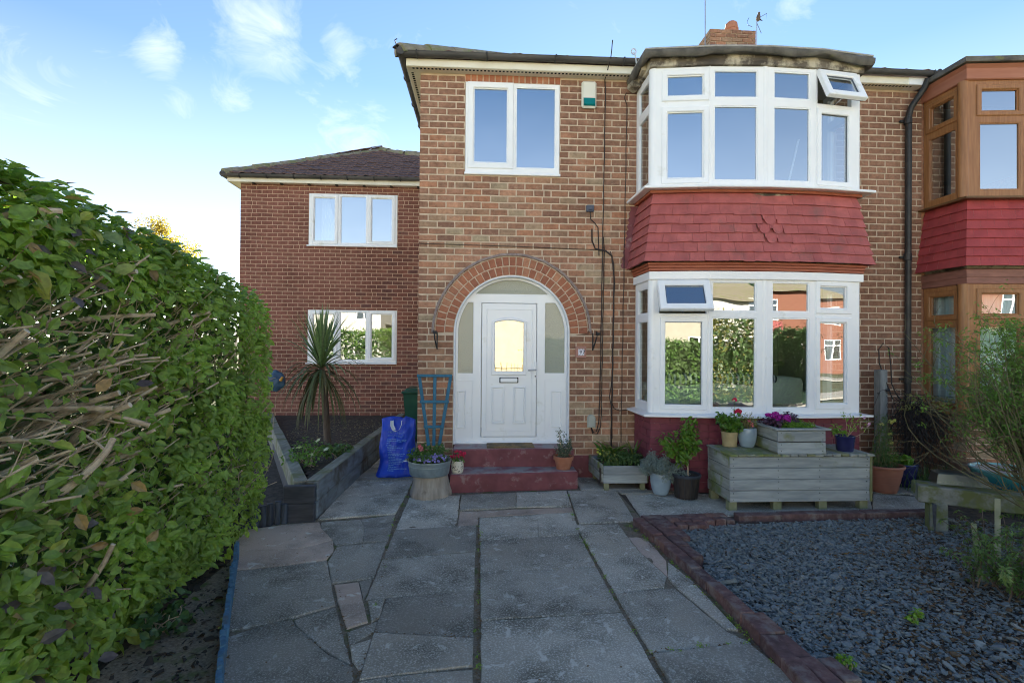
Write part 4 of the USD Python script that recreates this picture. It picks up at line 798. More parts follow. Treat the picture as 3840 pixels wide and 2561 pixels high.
# ragged black end of the felt on the left, under the gutter
m = MB(); cbox(m, (2.80, -0.10, 5.17), (0.14, 0.2, 0.20), 0.02, rz(0.2) @ ry(0.35), 0.012); cbox(m, (2.83, -0.30, 5.18), (0.09, 0.34, 0.08), 0.02, ry(0.3), 0.01); part(house, 'felt_flap', m, DARKWOOD)

# ------------------------------------------------------------------ rear extension on the left
EY = 4.2; FE = Frame((0, EY, 0), (1, 0, 0))
ext = thing('house_extension', 'two-storey red brick extension with brown tiled roof set back left of the arched doorway', 'house', (-4.19, EY, 0))
EW, EZ = -4.187, 5.03
w1, w2 = sbox(-2.805, 3.748, -0.978, 4.85), sbox(-2.805, 1.305, -0.968, 2.428)
m = MB(); extr(m, sbox(EW, -0.1, 0.0, EZ + 0.06).difference(unary_union([w1, w2])), FE, -0.2, -0.004, 0, True); ewall = part(ext, 'front_wall', m, MORTAR_NEW)
eb = course_bricks(EW, 0.0, 0.09, EZ + 0.03, 0.2145, 0.0807, 0.0115, unary_union([w1.buffer(0.004), w2.buffer(0.004)]), header_end=True, gj=0.0006)
lay(ewall, [p for p in eb], FE, NEW_BRICK, jit=0.0, bev=0.003)
m = MB(); box(m, (EW - 0.005, EY - 0.035, -0.1), (0.0, EY + 0.01, 0.085)); part(ext, 'plinth', m, noisy('render_plinth', (0.10, 0.085, 0.07), (0.17, 0.14, 0.115), 7, 0.9, 0.6))
m = MB(); box(m, (EW, EY + 0.2, -0.1), (EW + 0.2, 10.2, EZ)); part(ext, 'side_wall', m, NEW_BRICK)
m = MB(); box(m, (EW + 0.2, 10.0, -0.1), (0.0, 10.2, EZ)); part(ext, 'back_wall', m, MORTAR_NEW)
for nm, lo, hi, mm in (('kitchen_floor', (EW + .2, EY + .2, 0.3), (0, 10, 0.36), INT_FLOOR), ('kitchen_ceiling', (EW + .2, EY + .2, 2.62), (0, 10, 2.72), INT_WALL), ('bedroom_floor', (EW + .2, EY + .2, 2.722), (0, 10, 2.8), INT_FLOOR), ('bedroom_ceiling', (EW + .2, EY + .2, 4.98), (0, 10, 5.0), INT_WALL),
                       ('kitchen_wall', (EW + .2, 7.4, 0.36), (0, 7.5, 2.62), INT_YELLOW), ('bedroom_wall', (EW + .2, 8.0, 2.8), (0, 8.1, 4.98), INT_WALL)):
    m = MB(); box(m, lo, hi); part(ext, nm, m, mm)
FW = Frame((0, EY - 0.004, 0), (1, 0, 0))
window(ext, FW, (-2.80, 3.775, -0.982, 4.845), [((-2.696, 3.858, -2.263, 4.765), 0.06), ((-2.151, 3.816, -1.619, 4.803), 0), ((-1.518, 3.868, -1.086, 4.775), 0.06)], sill=(-2.83, -0.975, 3.772, 0.05))
window(ext, FW, (-2.80, 1.335, -0.972, 2.424), [((-2.693, 1.45, -2.26, 2.336), 0.06), ((-2.144, 1.388, -1.606, 2.386), 0), ((-1.502, 1.436, -1.063, 2.35), 0.06)], sill=(-2.83, -0.965, 1.332, 0.05), g=GLASS_D)
m = MB()
for x0 in (-2.66,):
    xs = np.linspace(0, 0.42, 24); P = np.stack([x0 + xs * (1 - 0.0), EY + 0.35 + 0.03 * np.sin(xs * 60), 0 * xs], 1)
    A, B = P + [0, 0, 3.82], np.stack([x0 + xs * 0.35 + 0.02, P[:, 1], 0 * xs + 4.85], 1); i = np.arange(23); m.add(np.vstack([A, B]), np.stack([i, i + 1, i + 25, i + 24], 1))
part(ext, 'curtain', m, NET, True)
m = MB(); cbox(m, ((EW) / 2 - 0.1, EY - 0.146, EZ + 0.028), (-EW + 0.2, 0.02, 0.10), 0.004); part(ext, 'fascia', m, CREAM)
m = MB(); box(m, (EW - 0.19, EY - 0.138, EZ - 0.014), (0, EY, EZ - 0.004)); part(ext, 'soffit', m, CREAM)
for x in np.arange(-3.9, -0.3, 0.56):
    m = MB(); cbox(m, (x, EY - 0.06, EZ - 0.025), (0.05, 0.09, 0.02), 0.003); part(ext, 'vent_clip', m, BLACKP)
m = MB(); cbox(m, (EW - 0.19, 7.2, EZ + 0.028), (0.02, 6.3, 0.10), 0.004); box(m, (EW - 0.18, EY, EZ - 0.014), (EW, 10, EZ - 0.004)); part(ext, 'fascia', m, CREAM)
run_gutter(ext, (EW - 0.28, EY - 0.215, EZ + 0.105), (0, EY - 0.215, EZ + 0.115), 0.055, 0.58)
run_gutter(ext, (EW - 0.25, 10.3, EZ + 0.115), (EW - 0.25, EY - 0.26, EZ + 0.105), 0.055, 0.9)
ep = 0.56; fe = Frame((0, EY - 0.22, EZ + 0.13), (1, 0, 0), (0, 1, ep)); k_ = math.sqrt(1 + ep * ep)
AP = np.array([-1.86, 6.93]); apz = EZ + 0.13 + (AP[1] - (EY - 0.22)) * ep
pl_ = Polygon([(EW - 0.24, 0), (0.0, 0), (0.0, (6.28 - EY + 0.22) * k_), (-1.15, (6.42 - EY + 0.22) * k_), (AP[0], (AP[1] - EY + 0.22) * k_)])
m = MB(); tile_sheet(fe, pl_, m, 0.245, 0.205, sub=6, wave=0.018, lift=0.020); er = part(ext, 'roof', m, ROOFT)
fs = Frame((EW - 0.24, 10.5, EZ + 0.13), (0, -1, 0), (1, 0, ep * 1.19)); kk = math.sqrt(1 + (ep * 1.19) ** 2)
m = MB(); tile_sheet(fs, Polygon([(0, 0), (6.52, 0), (3.57, 2.65 * kk), (0, 2.65 * kk)]), m, 0.26, 0.24, sub=4); part(ext, 'roof_slope', m, ROOFT)
R1 = (-1.15, 6.42, EZ + 0.13 + (6.42 - EY + 0.22) * ep); R2 = (0.0, 6.28, EZ + 0.13 + (6.28 - EY + 0.22) * ep)
m = MB(); m.add([(AP[0], AP[1], apz - 0.02), R1, R2, (0.0, 10.5, EZ + 0.1), (AP[0], 10.5, EZ + 0.1)], [[0, 4, 3], [0, 3, 1], [1, 3, 2]]); m.add([(EW - 0.2, EY - 0.2, EZ + 0.1), (0, EY - 0.2, EZ + 0.1), (0, 6.28, R2[2] - 0.05), (-1.15, 6.42, R1[2] - 0.05), (AP[0], AP[1], apz - 0.05)], [[0, 1, 2], [0, 2, 3], [0, 3, 4]]); part(ext, 'roof_underlay', m, DARK)
ap3 = (AP[0], AP[1], apz - 0.03)
ridge_run(er, (EW - 0.24, EY - 0.22, EZ + 0.13), ap3, 13, 0.11)
ridge_run(er, ap3, (-1.15, 6.42, EZ + 0.12 + (6.42 - EY + 0.22) * ep), 3, 0.13)
ridge_run(er, (-1.15, 6.42, EZ + 0.12 + (6.42 - EY + 0.22) * ep), (0.0, 6.28, EZ + 0.12 + (6.28 - EY + 0.22) * ep), 4, 0.13, 'ridge_tile')

# ------------------------------------------------------------------ neighbouring house on the right
nb = thing('neighbouring_house', 'adjoining brick house with golden oak bay window frames and bright red tile hanging', 'house', (6.83, 0, 0))
NP = [(6.835, 0.0), (6.845, -0.625), (7.55, -0.70), (8.25, -0.72), (8.95, -0.70), (9.6, -0.62), (9.62, 0.0)]
m = MB(); extr(m, sbox(WR, -0.1, 11.5, 5.34).difference(unary_union([sbox(6.9, 0.93, 9.55, 2.66), sbox(6.9, 3.6, 9.55, 5.12)])), FACADE, -0.24, -0.006, 0, True); part(nb, 'front_wall', m, OLD_BRICK)
m = MB(); box(m, (11.3, 0.24, -0.1), (11.5, 8, 5.34)); box(m, (WR, 7.8, -0.1), (11.3, 8, 5.34)); part(nb, 'rear_wall', m, OLD_BRICK)
m = MB(); box(m, (WR + 0.02, 0.24, 2.75), (11.3, 7.8, 2.9)); box(m, (WR + 0.02, 0.24, 5.15), (11.3, 7.8, 5.2)); box(m, (WR + 0.02, 0.24, 0.3), (11.3, 7.8, 0.4)); part(nb, 'floors', m, INT_WALL)
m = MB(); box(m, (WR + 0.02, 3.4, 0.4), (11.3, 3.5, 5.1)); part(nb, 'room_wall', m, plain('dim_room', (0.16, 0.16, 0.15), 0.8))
_P = PLAN; PLAN = NP
def nband(name, lv, mt): part(nb, name, (lambda m: (band(m, NP, lv), m)[1])(MB()), mt)
m = MB(); band(m, NP, [(0.0, -0.1), (0.0, 0.885)]); npl = part(nb, 'bay_plinth', m, MORTAR)
nsegs = list(zip(NP, NP[1:]))
for a, b in nsegs[:3]:
    F = Frame((*a, 0), (b[0] - a[0], b[1] - a[1], 0)); lay(npl, course_bricks(0.0, math.dist(a, b), 0.02, 0.88, 0.2286, CRS, 0.012, None, header_end=True, gj=0.002), F, OLD_BRICK, proud=0.007, limit=60)
nband('bay_sill', [(0.0, 0.882), (0.07, 0.882), (0.072, 0.91), (-0.02, 0.925)], OAK)
nband('moulded_board', [(0.0, 2.52), (0.02, 2.53), (0.02, 2.60), (0.03, 2.605), (0.035, 2.70), (-0.03, 2.722)], noisy('faded_red_wood', (0.20, 0.085, 0.06), (0.30, 0.13, 0.095), 5, 0.6, 0.3, stretch=(1, 1, 5)))
nband('bay_core', [(-0.04, 2.722), (0.0, 2.75), (-0.03, 3.60)], DARKWOOD)
nband('bay_sill', [(0.0, 3.575), (0.08, 3.572), (0.084, 3.595), (-0.02, 3.615)], noisy('dark_oak_sill', (0.10, 0.05, 0.02), (0.16, 0.08, 0.03), 5, 0.5))
nband('bay_fascia', [(0.02, 5.06), (0.035, 5.07), (0.045, 5.19), (0.09, 5.225), (0.02, 5.235)], noisy('terracotta_board', (0.34, 0.125, 0.07), (0.40, 0.165, 0.10), 3, 0.6, 0.2, stretch=(0.5, 0.5, 4)))
nband('bay_roof', [(0.02, 5.236), (0.125, 5.236), (0.13, 5.25), (0.125, 5.30), (-0.3, 5.36)], FELT)
nt = part(nb, 'tile_hanging', band(MB(), NP, [(-0.005, 2.76), (-0.03, 3.55)]), TILE_RED2)
nrows = [3.57, 3.45, 3.32, 3.20, 3.085, 2.97, 2.855, 2.735]
for ri in range(7):
    zt, zb = nrows[ri] + 0.035, nrows[ri + 1]
    top, bot, bot2 = off_line(NP, flare(zt)), off_line(NP, flare(zb) + 0.025), off_line(NP, flare(zb))
    for si in range(3):
        L = math.dist(bot[si], bot[si + 1]); w = 0.17; ed = [0.0] + [x for x in np.arange((ri % 2) * 0.085, L, w) if 0.05 < x < L - 0.05] + [L]
        for a, b in zip(ed, ed[1:]):
            s0, s1 = a / L + (0.001 / L if a else 0), b / L - (0.001 / L if b < L else 0); lerp = lambda P, s: P[si] + (P[si + 1] - P[si]) * s; dz = rng.normal(0, 0.002)
            v = [(*lerp(top, s0), zt), (*lerp(top, s1), zt), (*lerp(bot, s1), zb + dz), (*lerp(bot, s0), zb + dz), (*lerp(bot2, s1), zb + dz), (*lerp(bot2, s0), zb + dz)]
            m = MB(); m.add(v, [[3, 2, 1, 0], [5, 4, 2, 3]]); part(nt, 'tile', m, TILE_RED2)
for (z0_, z1_, tr, gl) in ((3.61, 5.065, 4.55, GLASS), (0.92, 2.525, 2.02, GLASS_D)):
    for si, (a, b) in enumerate(nsegs):
        L = math.dist(a, b); F = Frame((*a, 0), (b[0] - a[0], b[1] - a[1], 0)); e = 0.14 if si in (0, 5) else 0.10
        e0, e1 = (0.09, 0.15) if si == 0 else (0.15, 0.09) if si == 5 else (0.15, 0.075) if si == 1 else (0.075, 0.075)
        window(nb, F, (0.002, z0_, L - 0.002, z1_), [((e0, z0_ + 0.085, L - e1, tr - 0.02), 0), ((e0 + 0.02, tr + 0.125, L - e1 - 0.02, z1_ - 0.12), 0.06)], mater=OAK, g=gl, name='bay_window')
    for p in NP[1:-1]:
        m = MB(); lathe(m, [(0.06, z0_), (0.06, z1_)], (p[0], p[1] + 0.05, 0), 12); part(nb, 'bay_post', m, OAK, 40)
for si, (a, b) in enumerate(nsegs[:3]):                        # pale curtains behind the lower lights
    q = off_line(NP, -0.12); L = math.dist(q[si], q[si + 1]); t = np.linspace(0, 1, int(L / 0.012)); P = q[si] + (q[si + 1] - q[si]) * t[:, None]
    P = P + 0.018 * np.sin(t * L * 55)[:, None] * np.array([0.5, 1.0]); N = len(t); m = MB(); i = np.arange(N - 1)
    m.add(np.vstack([np.column_stack([P, np.full(N, 0.93)]), np.column_stack([P, np.full(N, 2.5)])]), np.stack([i, i + 1, i + 1 + N, i + N], 1)); part(nb, 'curtain', m, CURT, True)
m = MB(); band(m, NP, [(-0.06, 2.58), (-0.06, 2.66)]); band(m, NP, [(-0.06, 5.07), (-0.06, 5.12)]); part(nb, 'bay_ceilings', m, INT_WALL)
PLAN = _P

# ------------------------------------------------------------------ seen through the bay: sofa, throw, fireplace
sf = thing('sofa', 'sage green sofa standing with its back to the bay window', 'sofa', (4.2, 0.5, 0.4))
def soft(th, name, c, size, mt, r=0.09, R=I3, puffy=0.0):
    bx = trimesh.creation.box(np.array(size)); bx = bx.subdivide().subdivide().subdivide(); v = np.array(bx.vertices); h = np.array(size) / 2; q = np.clip(v, -(h - r), h - r); d = v - q; n_ = np.linalg.norm(d, axis=1, keepdims=True); v = q + d / np.maximum(n_, 1e-9) * np.minimum(n_, r)
    v = v + puffy * (meshkit.fbm(v * 5 + np.asarray(c), 2, 2)[:, None] - 0.5); m = MB(); m.add(v @ np.asarray(R).T + c, bx.faces); return part(th, name, m, mt, 40)
soft(sf, 'backrest', (4.25, 0.42, 0.86), (2.25, 0.26, 0.92), SOFA, 0.11, puffy=0.06); soft(sf, 'seat', (4.25, 0.85, 0.62), (2.2, 0.7, 0.42), SOFA, 0.08)
soft(sf, 'arm', (3.06, 0.62, 0.82), (0.24, 0.9, 0.82), SOFA, 0.11, puffy=0.05); soft(sf, 'arm', (5.44, 0.7, 0.75), (0.24, 0.9, 0.7), SOFA, 0.11); soft(sf, 'cushion', (3.22, 0.06, 0.98), (0.44, 0.16, 0.30), SOFA, 0.075, ry(0.35), 0.1)
THROW = mat('striped_throw', {'g': ('geometry', {}), 'w': ('wave_texture', {'scale': 4.2, 'distortion': 0.8, 'detail': 1.0, 'bands_direction': 'x'}), 'v': ('voronoi_texture', {'scale': 42.0}), 'r': ('rgb_ramp', {'ramp': [(0.0, (0.022, 0.025, 0.03)), (0.62, (0.035, 0.04, 0.045)), (0.75, (0.36, 0.38, 0.38)), (1.0, (0.5, 0.5, 0.5))]}), 'p': ('principled_bsdf', {'roughness': 0.95})},
            [('g.position', 'w.vector'), ('w.fac', 'r.fac'), ('r.color', 'p.base_color')], 'p.BSDF')
th = thing('throw_blanket', 'dark patterned throw draped along the top of the sofa', 'throw', (4.2, 0.42, 1.3)); soft(th, 'blanket', (4.10, 0.415, 1.27), (1.72, 0.33, 0.17), THROW, 0.08, puffy=0.05)
fpx = thing('fireplace', 'pale stone fireplace with a mantel at the back of the living room', 'fireplace', (6.05, 2.95, 0.4))
m = MB(); extr(m, sbox(5.56, 0.4, 6.54, 1.38).difference(Polygon([(5.75, 0.4), (5.75, 0.95), (6.05, 1.12), (6.35, 0.95), (6.35, 0.4)])), Frame((0, 2.95, 0), (1, 0, 0)), -0.13, 0.0, 0.01); part(fpx, 'surround', m, STONE)
m = MB(); cbox(m, (6.05, 2.97, 1.41), (1.10, 0.26, 0.06), 0.01); part(fpx, 'mantel', m, STONE)
m = MB(); lathe(m, [(0, 1.42), (0.05, 1.42), (0.06, 1.44), (0.09, 1.55), (0.1, 1.68), (0.07, 1.82), (0.05, 1.85)], (5.66, 2.95, 0.02), 20); vs_ = thing('glass_vase', 'clear glass vase on the mantel seen through the bay', 'vase', (5.66, 2.95, 1.44)); part(vs_, 'vase', m, CLEARP, True)
kt = thing('kitchen_units', 'dark kitchen cupboards and worktop seen through the extension window', 'cupboards', (-2, 6.9, 0.36)); m = MB(); cbox(m, (-2.2, 7.1, 0.8), (2.6, 0.5, 0.88), 0.01); part(kt, 'base_unit', m, BARREL); m = MB(); cbox(m, (-2.2, 7.08, 1.26), (2.64, 0.56, 0.04), 0.006); part(kt, 'worktop', m, STONE)
for x in (-2.9, -2.3): m = MB(); cbox(m, (x, 7.2, 1.95), (0.5, 0.34, 0.7), 0.01); part(kt, 'wall_unit', m, BARREL)

m = MB(); tube(m, [(4.60, -0.50, 3.66), (4.74, -0.52, 4.30)], 0.011, 6); solo('window_pole', m, WHITE, label='thin white pole leaning inside the upper bay window', cat='pole')

# ------------------------------------------------------------------ ground, paving, slate bed
m = MB(); g_ = 24; xs = np.linspace(-300, 300, 2)
m.add([(-300, -300, -0.09), (300, -300, -0.09), (300, 300, -0.09), (-300, 300, -0.09)], [[0, 1, 2, 3]]); solo('ground', m, noisy('grassy_ground', (0.06, 0.075, 0.025), (0.11, 0.11, 0.05), 0.6, 0.95), kind='structure')
# base of soil under the paving and beds, slightly uneven
def sheet(x0, x1, y0, y1, z, amp, step, seed=0, hole=None):
    nx, ny = int((x1 - x0) / step) + 1, int((y1 - y0) / step) + 1
    X, Y = np.meshgrid(np.linspace(x0, x1, nx), np.linspace(y0, y1, ny), indexing='ij')
    Z = z + amp * (meshkit.fbm(np.stack([X * 5, Y * 5, 0 * X], -1), 4, seed) - 0.5) * 2
    i, j = np.meshgrid(np.arange(nx - 1), np.arange(ny - 1), indexing='ij'); q = np.stack([i * ny + j, (i + 1) * ny + j, (i + 1) * ny + j + 1, i * ny + j + 1], -1).reshape(-1, 4)
    return MB().add(np.stack([X, Y, Z], -1).reshape(-1, 3), q)
solo('bed_soil', sheet(-8, 12, -8.2, 4.2, -0.022, 0.010, 0.08), SOIL, kind='structure')
GRIT = noisy('joint_grit', (0.13, 0.105, 0.075), (0.27, 0.225, 0.165), 60, 0.95, 1.0, 150, c3=(0.10, 0.125, 0.04), s3=6, t3=0.6)
solo('joint_grit', sheet(-1.15, 2.44, -5.2, -0.05, -0.011, 0.007, 0.04, 12), GRIT, kind='structure')
SLABS = [
    ('A1',[(0.812,-1.548),(1.401,-1.468),(1.347,-2.084),(0.822,-2.124)]),
    ('A2',[(1.407,-1.468),(1.779,-1.415),(1.73,-2.016),(1.355,-2.079)]),
    ('B',[(0.824,-2.153),(1.729,-2.042),(1.725,-2.709),(0.834,-2.784)]),
    ('C',[(0.836,-2.808),(1.728,-2.728),(1.743,-3.388),(0.842,-3.463)]),
    ('D',[(0.843,-3.482),(1.743,-3.411),(1.776,-4.327),(0.849,-4.312)]),
    ('P1',[(0.608,-0.785),(1.227,-0.705),(1.199,-1.236),(0.611,-1.325)]),
    ('P2',[(1.24,-0.697),(1.837,-0.638),(1.792,-1.212),(1.209,-1.236)]),
    ('S1',[(0.613,-1.358),(1.791,-1.247),(1.783,-1.389),(0.808,-1.524),(0.798,-1.736),(0.611,-1.786)]),
    ('L0',[(0.028,-0.847),(0.586,-0.768),(0.601,-1.774),(0.04,-1.843)]),
    ('L1',[(0.044,-1.875),(0.783,-1.769),(0.785,-2.373),(0.058,-2.507)]),
    ('L2',[(0.054,-2.531),(0.783,-2.403),(0.787,-3.045),(0.067,-3.169)]),
    ('L3',[(0.202,-3.163),(0.784,-3.063),(0.793,-3.649),(0.208,-3.572)]),
    ('L4',[(0.207,-3.587),(0.792,-3.666),(0.793,-3.919),(0.224,-4.011)]),
    ('L5',[(0.221,-4.032),(0.352,-4.0),(0.401,-4.266),(0.236,-4.258)]),
    ('L6',[(0.362,-3.997),(0.793,-3.959),(0.802,-4.284),(0.411,-4.266)]),
    ('N0',[(-0.79,-0.106),(-0.044,-0.126),(-0.024,-0.652),(-0.042,-1.402),(-0.756,-1.557)]),
    ('M1',[(-0.701,-1.629),(-0.35,-1.57),(-0.27,-1.761),(-0.197,-2.145),(-0.397,-2.211),(-0.501,-2.029),(-0.663,-1.765)]),
    ('M1b',[(-0.342,-1.558),(-0.041,-1.434),(0.018,-2.119),(-0.184,-2.154),(-0.263,-1.762)]),
    ('K1',[(-1.398,-1.846),(-0.993,-1.681),(-0.724,-1.639),(-0.665,-1.786),(-0.472,-2.088),(-0.678,-2.263),(-1.09,-2.313),(-1.203,-2.266)]),
    ('K2',[(-1.188,-2.297),(-0.67,-2.285),(-0.459,-2.112),(-0.387,-2.36),(-0.4,-2.514),(-0.754,-2.622),(-1.019,-2.677)]),
    ('M2',[(-0.381,-2.247),(0.013,-2.161),(0.046,-2.85),(-0.227,-2.917),(-0.366,-2.554)]),
    ('M3',[(-1.001,-2.706),(-0.745,-2.645),(-0.384,-2.546),(-0.119,-3.249),(-0.423,-3.427),(-0.671,-3.524)]),
    ('M4a',[(-0.201,-2.956),(-0.046,-2.924),(0.136,-3.455),(0.032,-3.525),(-0.114,-3.189)]),
    ('M4b',[(-0.035,-2.918),(0.041,-2.889),(0.047,-3.151)]),
    ('M4c',[(0.088,-3.203),(0.186,-3.179),(0.196,-3.405),(0.164,-3.456)]),
    ('M4d',[(0.048,-3.565),(0.11,-3.523),(0.194,-3.457),(0.195,-3.567),(0.153,-3.618),(0.092,-3.694)]),
    ('M4e',[(0.1,-3.71),(0.199,-3.653),(0.203,-3.777),(0.208,-3.94),(0.148,-3.85)]),
    ('M5',[(-0.643,-3.601),(-0.417,-3.441),(-0.332,-3.424),(-0.287,-3.495),(-0.005,-3.791),(0.153,-3.907),(0.26,-4.259),(-0.386,-4.23)]),
    ('M6',[(-0.315,-3.417),(-0.11,-3.276),(0.14,-3.882),(-0.011,-3.764),(-0.278,-3.489)]),
    ('R0',[(1.857,-0.638),(2.435,-0.638),(2.342,-1.707),(1.787,-1.752)]),
    ('R1',[(1.74,-1.813),(2.146,-1.804),(2.152,-2.453),(2.217,-2.913),(2.14,-3.074),(1.778,-3.139)]),
    ('S2',[(2.166,-1.805),(2.314,-1.776),(2.317,-2.623),(2.233,-2.887),(2.172,-2.445)]),
    ('R0b',[(2.514,-0.77),(5.309,-0.851),(5.204,-1.123),(4.907,-1.527),(3.333,-1.532),(2.456,-1.568)]),
    ('R0c',[(5.456,-0.856),(5.986,-1.012),(5.517,-1.53),(4.917,-1.527)]),
    ('R2',[(1.771,-3.164),(2.06,-3.114),(2.21,-3.107),(2.319,-3.663),(2.401,-3.777),(2.242,-3.801),(1.794,-3.841)]),
    ('R3',[(1.804,-3.87),(2.238,-3.808),(2.386,-3.797),(2.461,-4.144),(2.452,-4.407),(1.792,-4.377),(1.808,-4.115)]),
]
path = thing('paved_path', None, None, (0.8, -2.5, 0), kind='structure')
for nm, pts in SLABS:
    p = Polygon(pts)
    if not p.is_valid: p = p.buffer(0)
    p = orient_polygons(p); c = np.array(p.exterior.coords)[:-1]
    # irregular edges
    q = []
    for a, b in zip(c, np.roll(c, -1, 0)):
        L = np.linalg.norm(b - a); k = max(1, int(L / 0.07))
        for t in range(k):
            r = a + (b - a) * t / k; q.append(r + (rng.normal(0, 0.0022, 2) if t else 0))
    p = Polygon(q).buffer(0)
    p = max(getattr(p, 'geoms', [p]), key=lambda z: z.area).buffer(0.004, join_style='mitre')
    tx, ty, dz = rng.normal(0, 0.0025, 2).tolist() + [rng.normal(0, 0.0025)]
    if nm in ('S1', 'S2'): dz -= 0.006
    G = Frame((0, 0, dz), (1, 0, 0), (0, 1, 0)); m = MB(); extr(m, p, G, -0.06, 0.0, 0.005)
    v, f = m.arr(); cc = v.mean(0); v[:, 2] += (v[:, 0] - cc[0]) * tx + (v[:, 1] - cc[1]) * ty; m = MB(); m.add(v, f)
    part(path, 'slab', m, PATCH if nm[0] in 'KS' or nm == 'M4a' else SLAB)
# round mortared dish in the slab by the brick edging
for ext_pts in ([(2.225, -2.93), (2.325, -2.66), (2.385, -2.98), (2.40, -3.64), (2.33, -3.63), (2.23, -3.08)], [(-0.78, -0.09), (-0.02, -0.11), (-0.02, 0.60), (-0.72, 0.60)], [(-0.72, 0.62), (-0.02, 0.62), (-0.02, 1.5), (-0.70, 1.5)], [(-0.70, 1.52), (-0.02, 1.52), (-0.02, 2.8), (-0.68, 2.8)], [(-0.68, 2.82), (-0.02, 2.82), (-0.02, 4.1), (-0.66, 4.1)],
                [(2.44, -0.62), (2.9, -0.62), (3.4, -0.75), (2.47, -0.755)], [(5.9, -0.86), (6.9, -0.9), (6.9, -1.05), (6.0, -1.0)], [(5.52, -0.1), (6.4, -0.1), (6.4, -0.86), (5.52, -0.84)], [(2.02, -0.02), (2.82, -0.02), (2.82, -0.60), (2.02, -0.60)],
                [(0.85, -4.33), (1.78, -4.35), (1.8, -5.2), (0.86, -5.2)], [(-0.38, -4.25), (0.82, -4.29), (0.84, -5.2), (-0.2, -5.2)], [(1.82, -4.42), (2.45, -4.43), (2.45, -5.2), (1.82, -5.2)], [(-0.2, -5.22), (2.45, -5.22), (2.45, -8.0), (-0.2, -8.0)]):
    m = MB(); extr(m, orient_polygons(Polygon(ext_pts)), GROUND, -0.06, rng.normal(-0.002, 0.002), 0.005); part(path, 'slab', m, SLAB)
# ------------------------------------------------------------------ plant helpers
LV = np.array([[0, 0, 0], [0.3, -0.5, 0.10], [0.3, 0, 0], [0.3, 0.5, 0.10], [0.68, -0.40, 0.06], [0.68, 0, -0.03], [0.68, 0.40, 0.06], [1, 0, -0.10]], float)
LF = np.array([[0, 1, 2], [0, 2, 3], [1, 4, 5], [1, 5, 2], [2, 5, 6], [2, 6, 3], [4, 7, 5], [5, 7, 6]])
def frames(nrm, drc):
    z = unit(nrm); x = unit(drc - (drc * z).sum(-1, keepdims=True) * z); y = np.cross(z, x); return x, y, z
def leaf_verts(pos, nrm, drc, length, width, curl=1.0):
    n = len(pos); x, y, z = frames(nrm, drc); L = np.broadcast_to(length, (n,)); W = np.broadcast_to(width, (n,)); cu_ = np.broadcast_to(curl, (n,))
    v = LV[None] * np.stack([L, W, L * cu_], 1)[:, None]
    return pos[:, None] + v[..., :1] * x[:, None] + v[..., 1:2] * y[:, None] + v[..., 2:] * z[:, None]
def add_leaves(m, *a, **k):
    v = leaf_verts(*a, **k); n = len(v)
    return m.add(v.reshape(-1, 3), (LF[None] + (np.arange(n) * 8)[:, None, None]).reshape(-1, 3))
def rdir(n): return unit(rng.normal(0, 1, (n, 3)))
def blob_leaves(m, c, r, n, L, W, squash=(1, 1, 1), up=0.3, curl=1.0):
    d = rdir(n); rad = rng.random(n) ** 0.45; p = np.asarray(c) + d * rad[:, None] * r * np.asarray(squash)
    return add_leaves(m, p, d * 0.8 + rdir(n) * 0.7 + [0, 0, up + 0.3], d + rdir(n) * 0.5, L * rng.uniform(0.65, 1.25, n), W * rng.uniform(0.7, 1.2, n), curl=curl)
def stem(m, a, b, r0_, r1_, bend=0.05, n=6, sides=5):
    a, b = np.asarray(a, float), np.asarray(b, float); t = np.linspace(0, 1, n)[:, None]; o = rng.normal(0, bend, 3) * np.linalg.norm(b - a)
    p = a + (b - a) * t + o * (t * (1 - t) * 4); tube(m, p, np.linspace(r0_, r1_, n), sides); return p
def flower(m, c, r, n=5, face=(0, -0.4, 1), cup=0.25):
    z = unit(np.asarray(face, float) + rng.normal(0, 0.25, 3)); a0 = rng.uniform(0, 6.28); x = unit(np.cross(z, [0.3, 1, 0.2])); y = np.cross(z, x)
    an = a0 + np.arange(n) * 2 * np.pi / n; d = np.cos(an)[:, None] * x + np.sin(an)[:, None] * y
    return add_leaves(m, np.repeat(np.asarray(c, float)[None], n, 0), np.repeat(z[None], n, 0) - d * cup, d + z * cup, r, r * 0.85)
def puff(m, c, r, n, pet, sq=0.8):
    d = rdir(n); d[:, 2] = np.abs(d[:, 2]) * 0.9 - 0.1
    return add_leaves(m, np.asarray(c) + d * r * [1, 1, sq] * rng.uniform(0.5, 1, n)[:, None], d + rdir(n) * 0.3, rdir(n), pet, pet * 0.8)

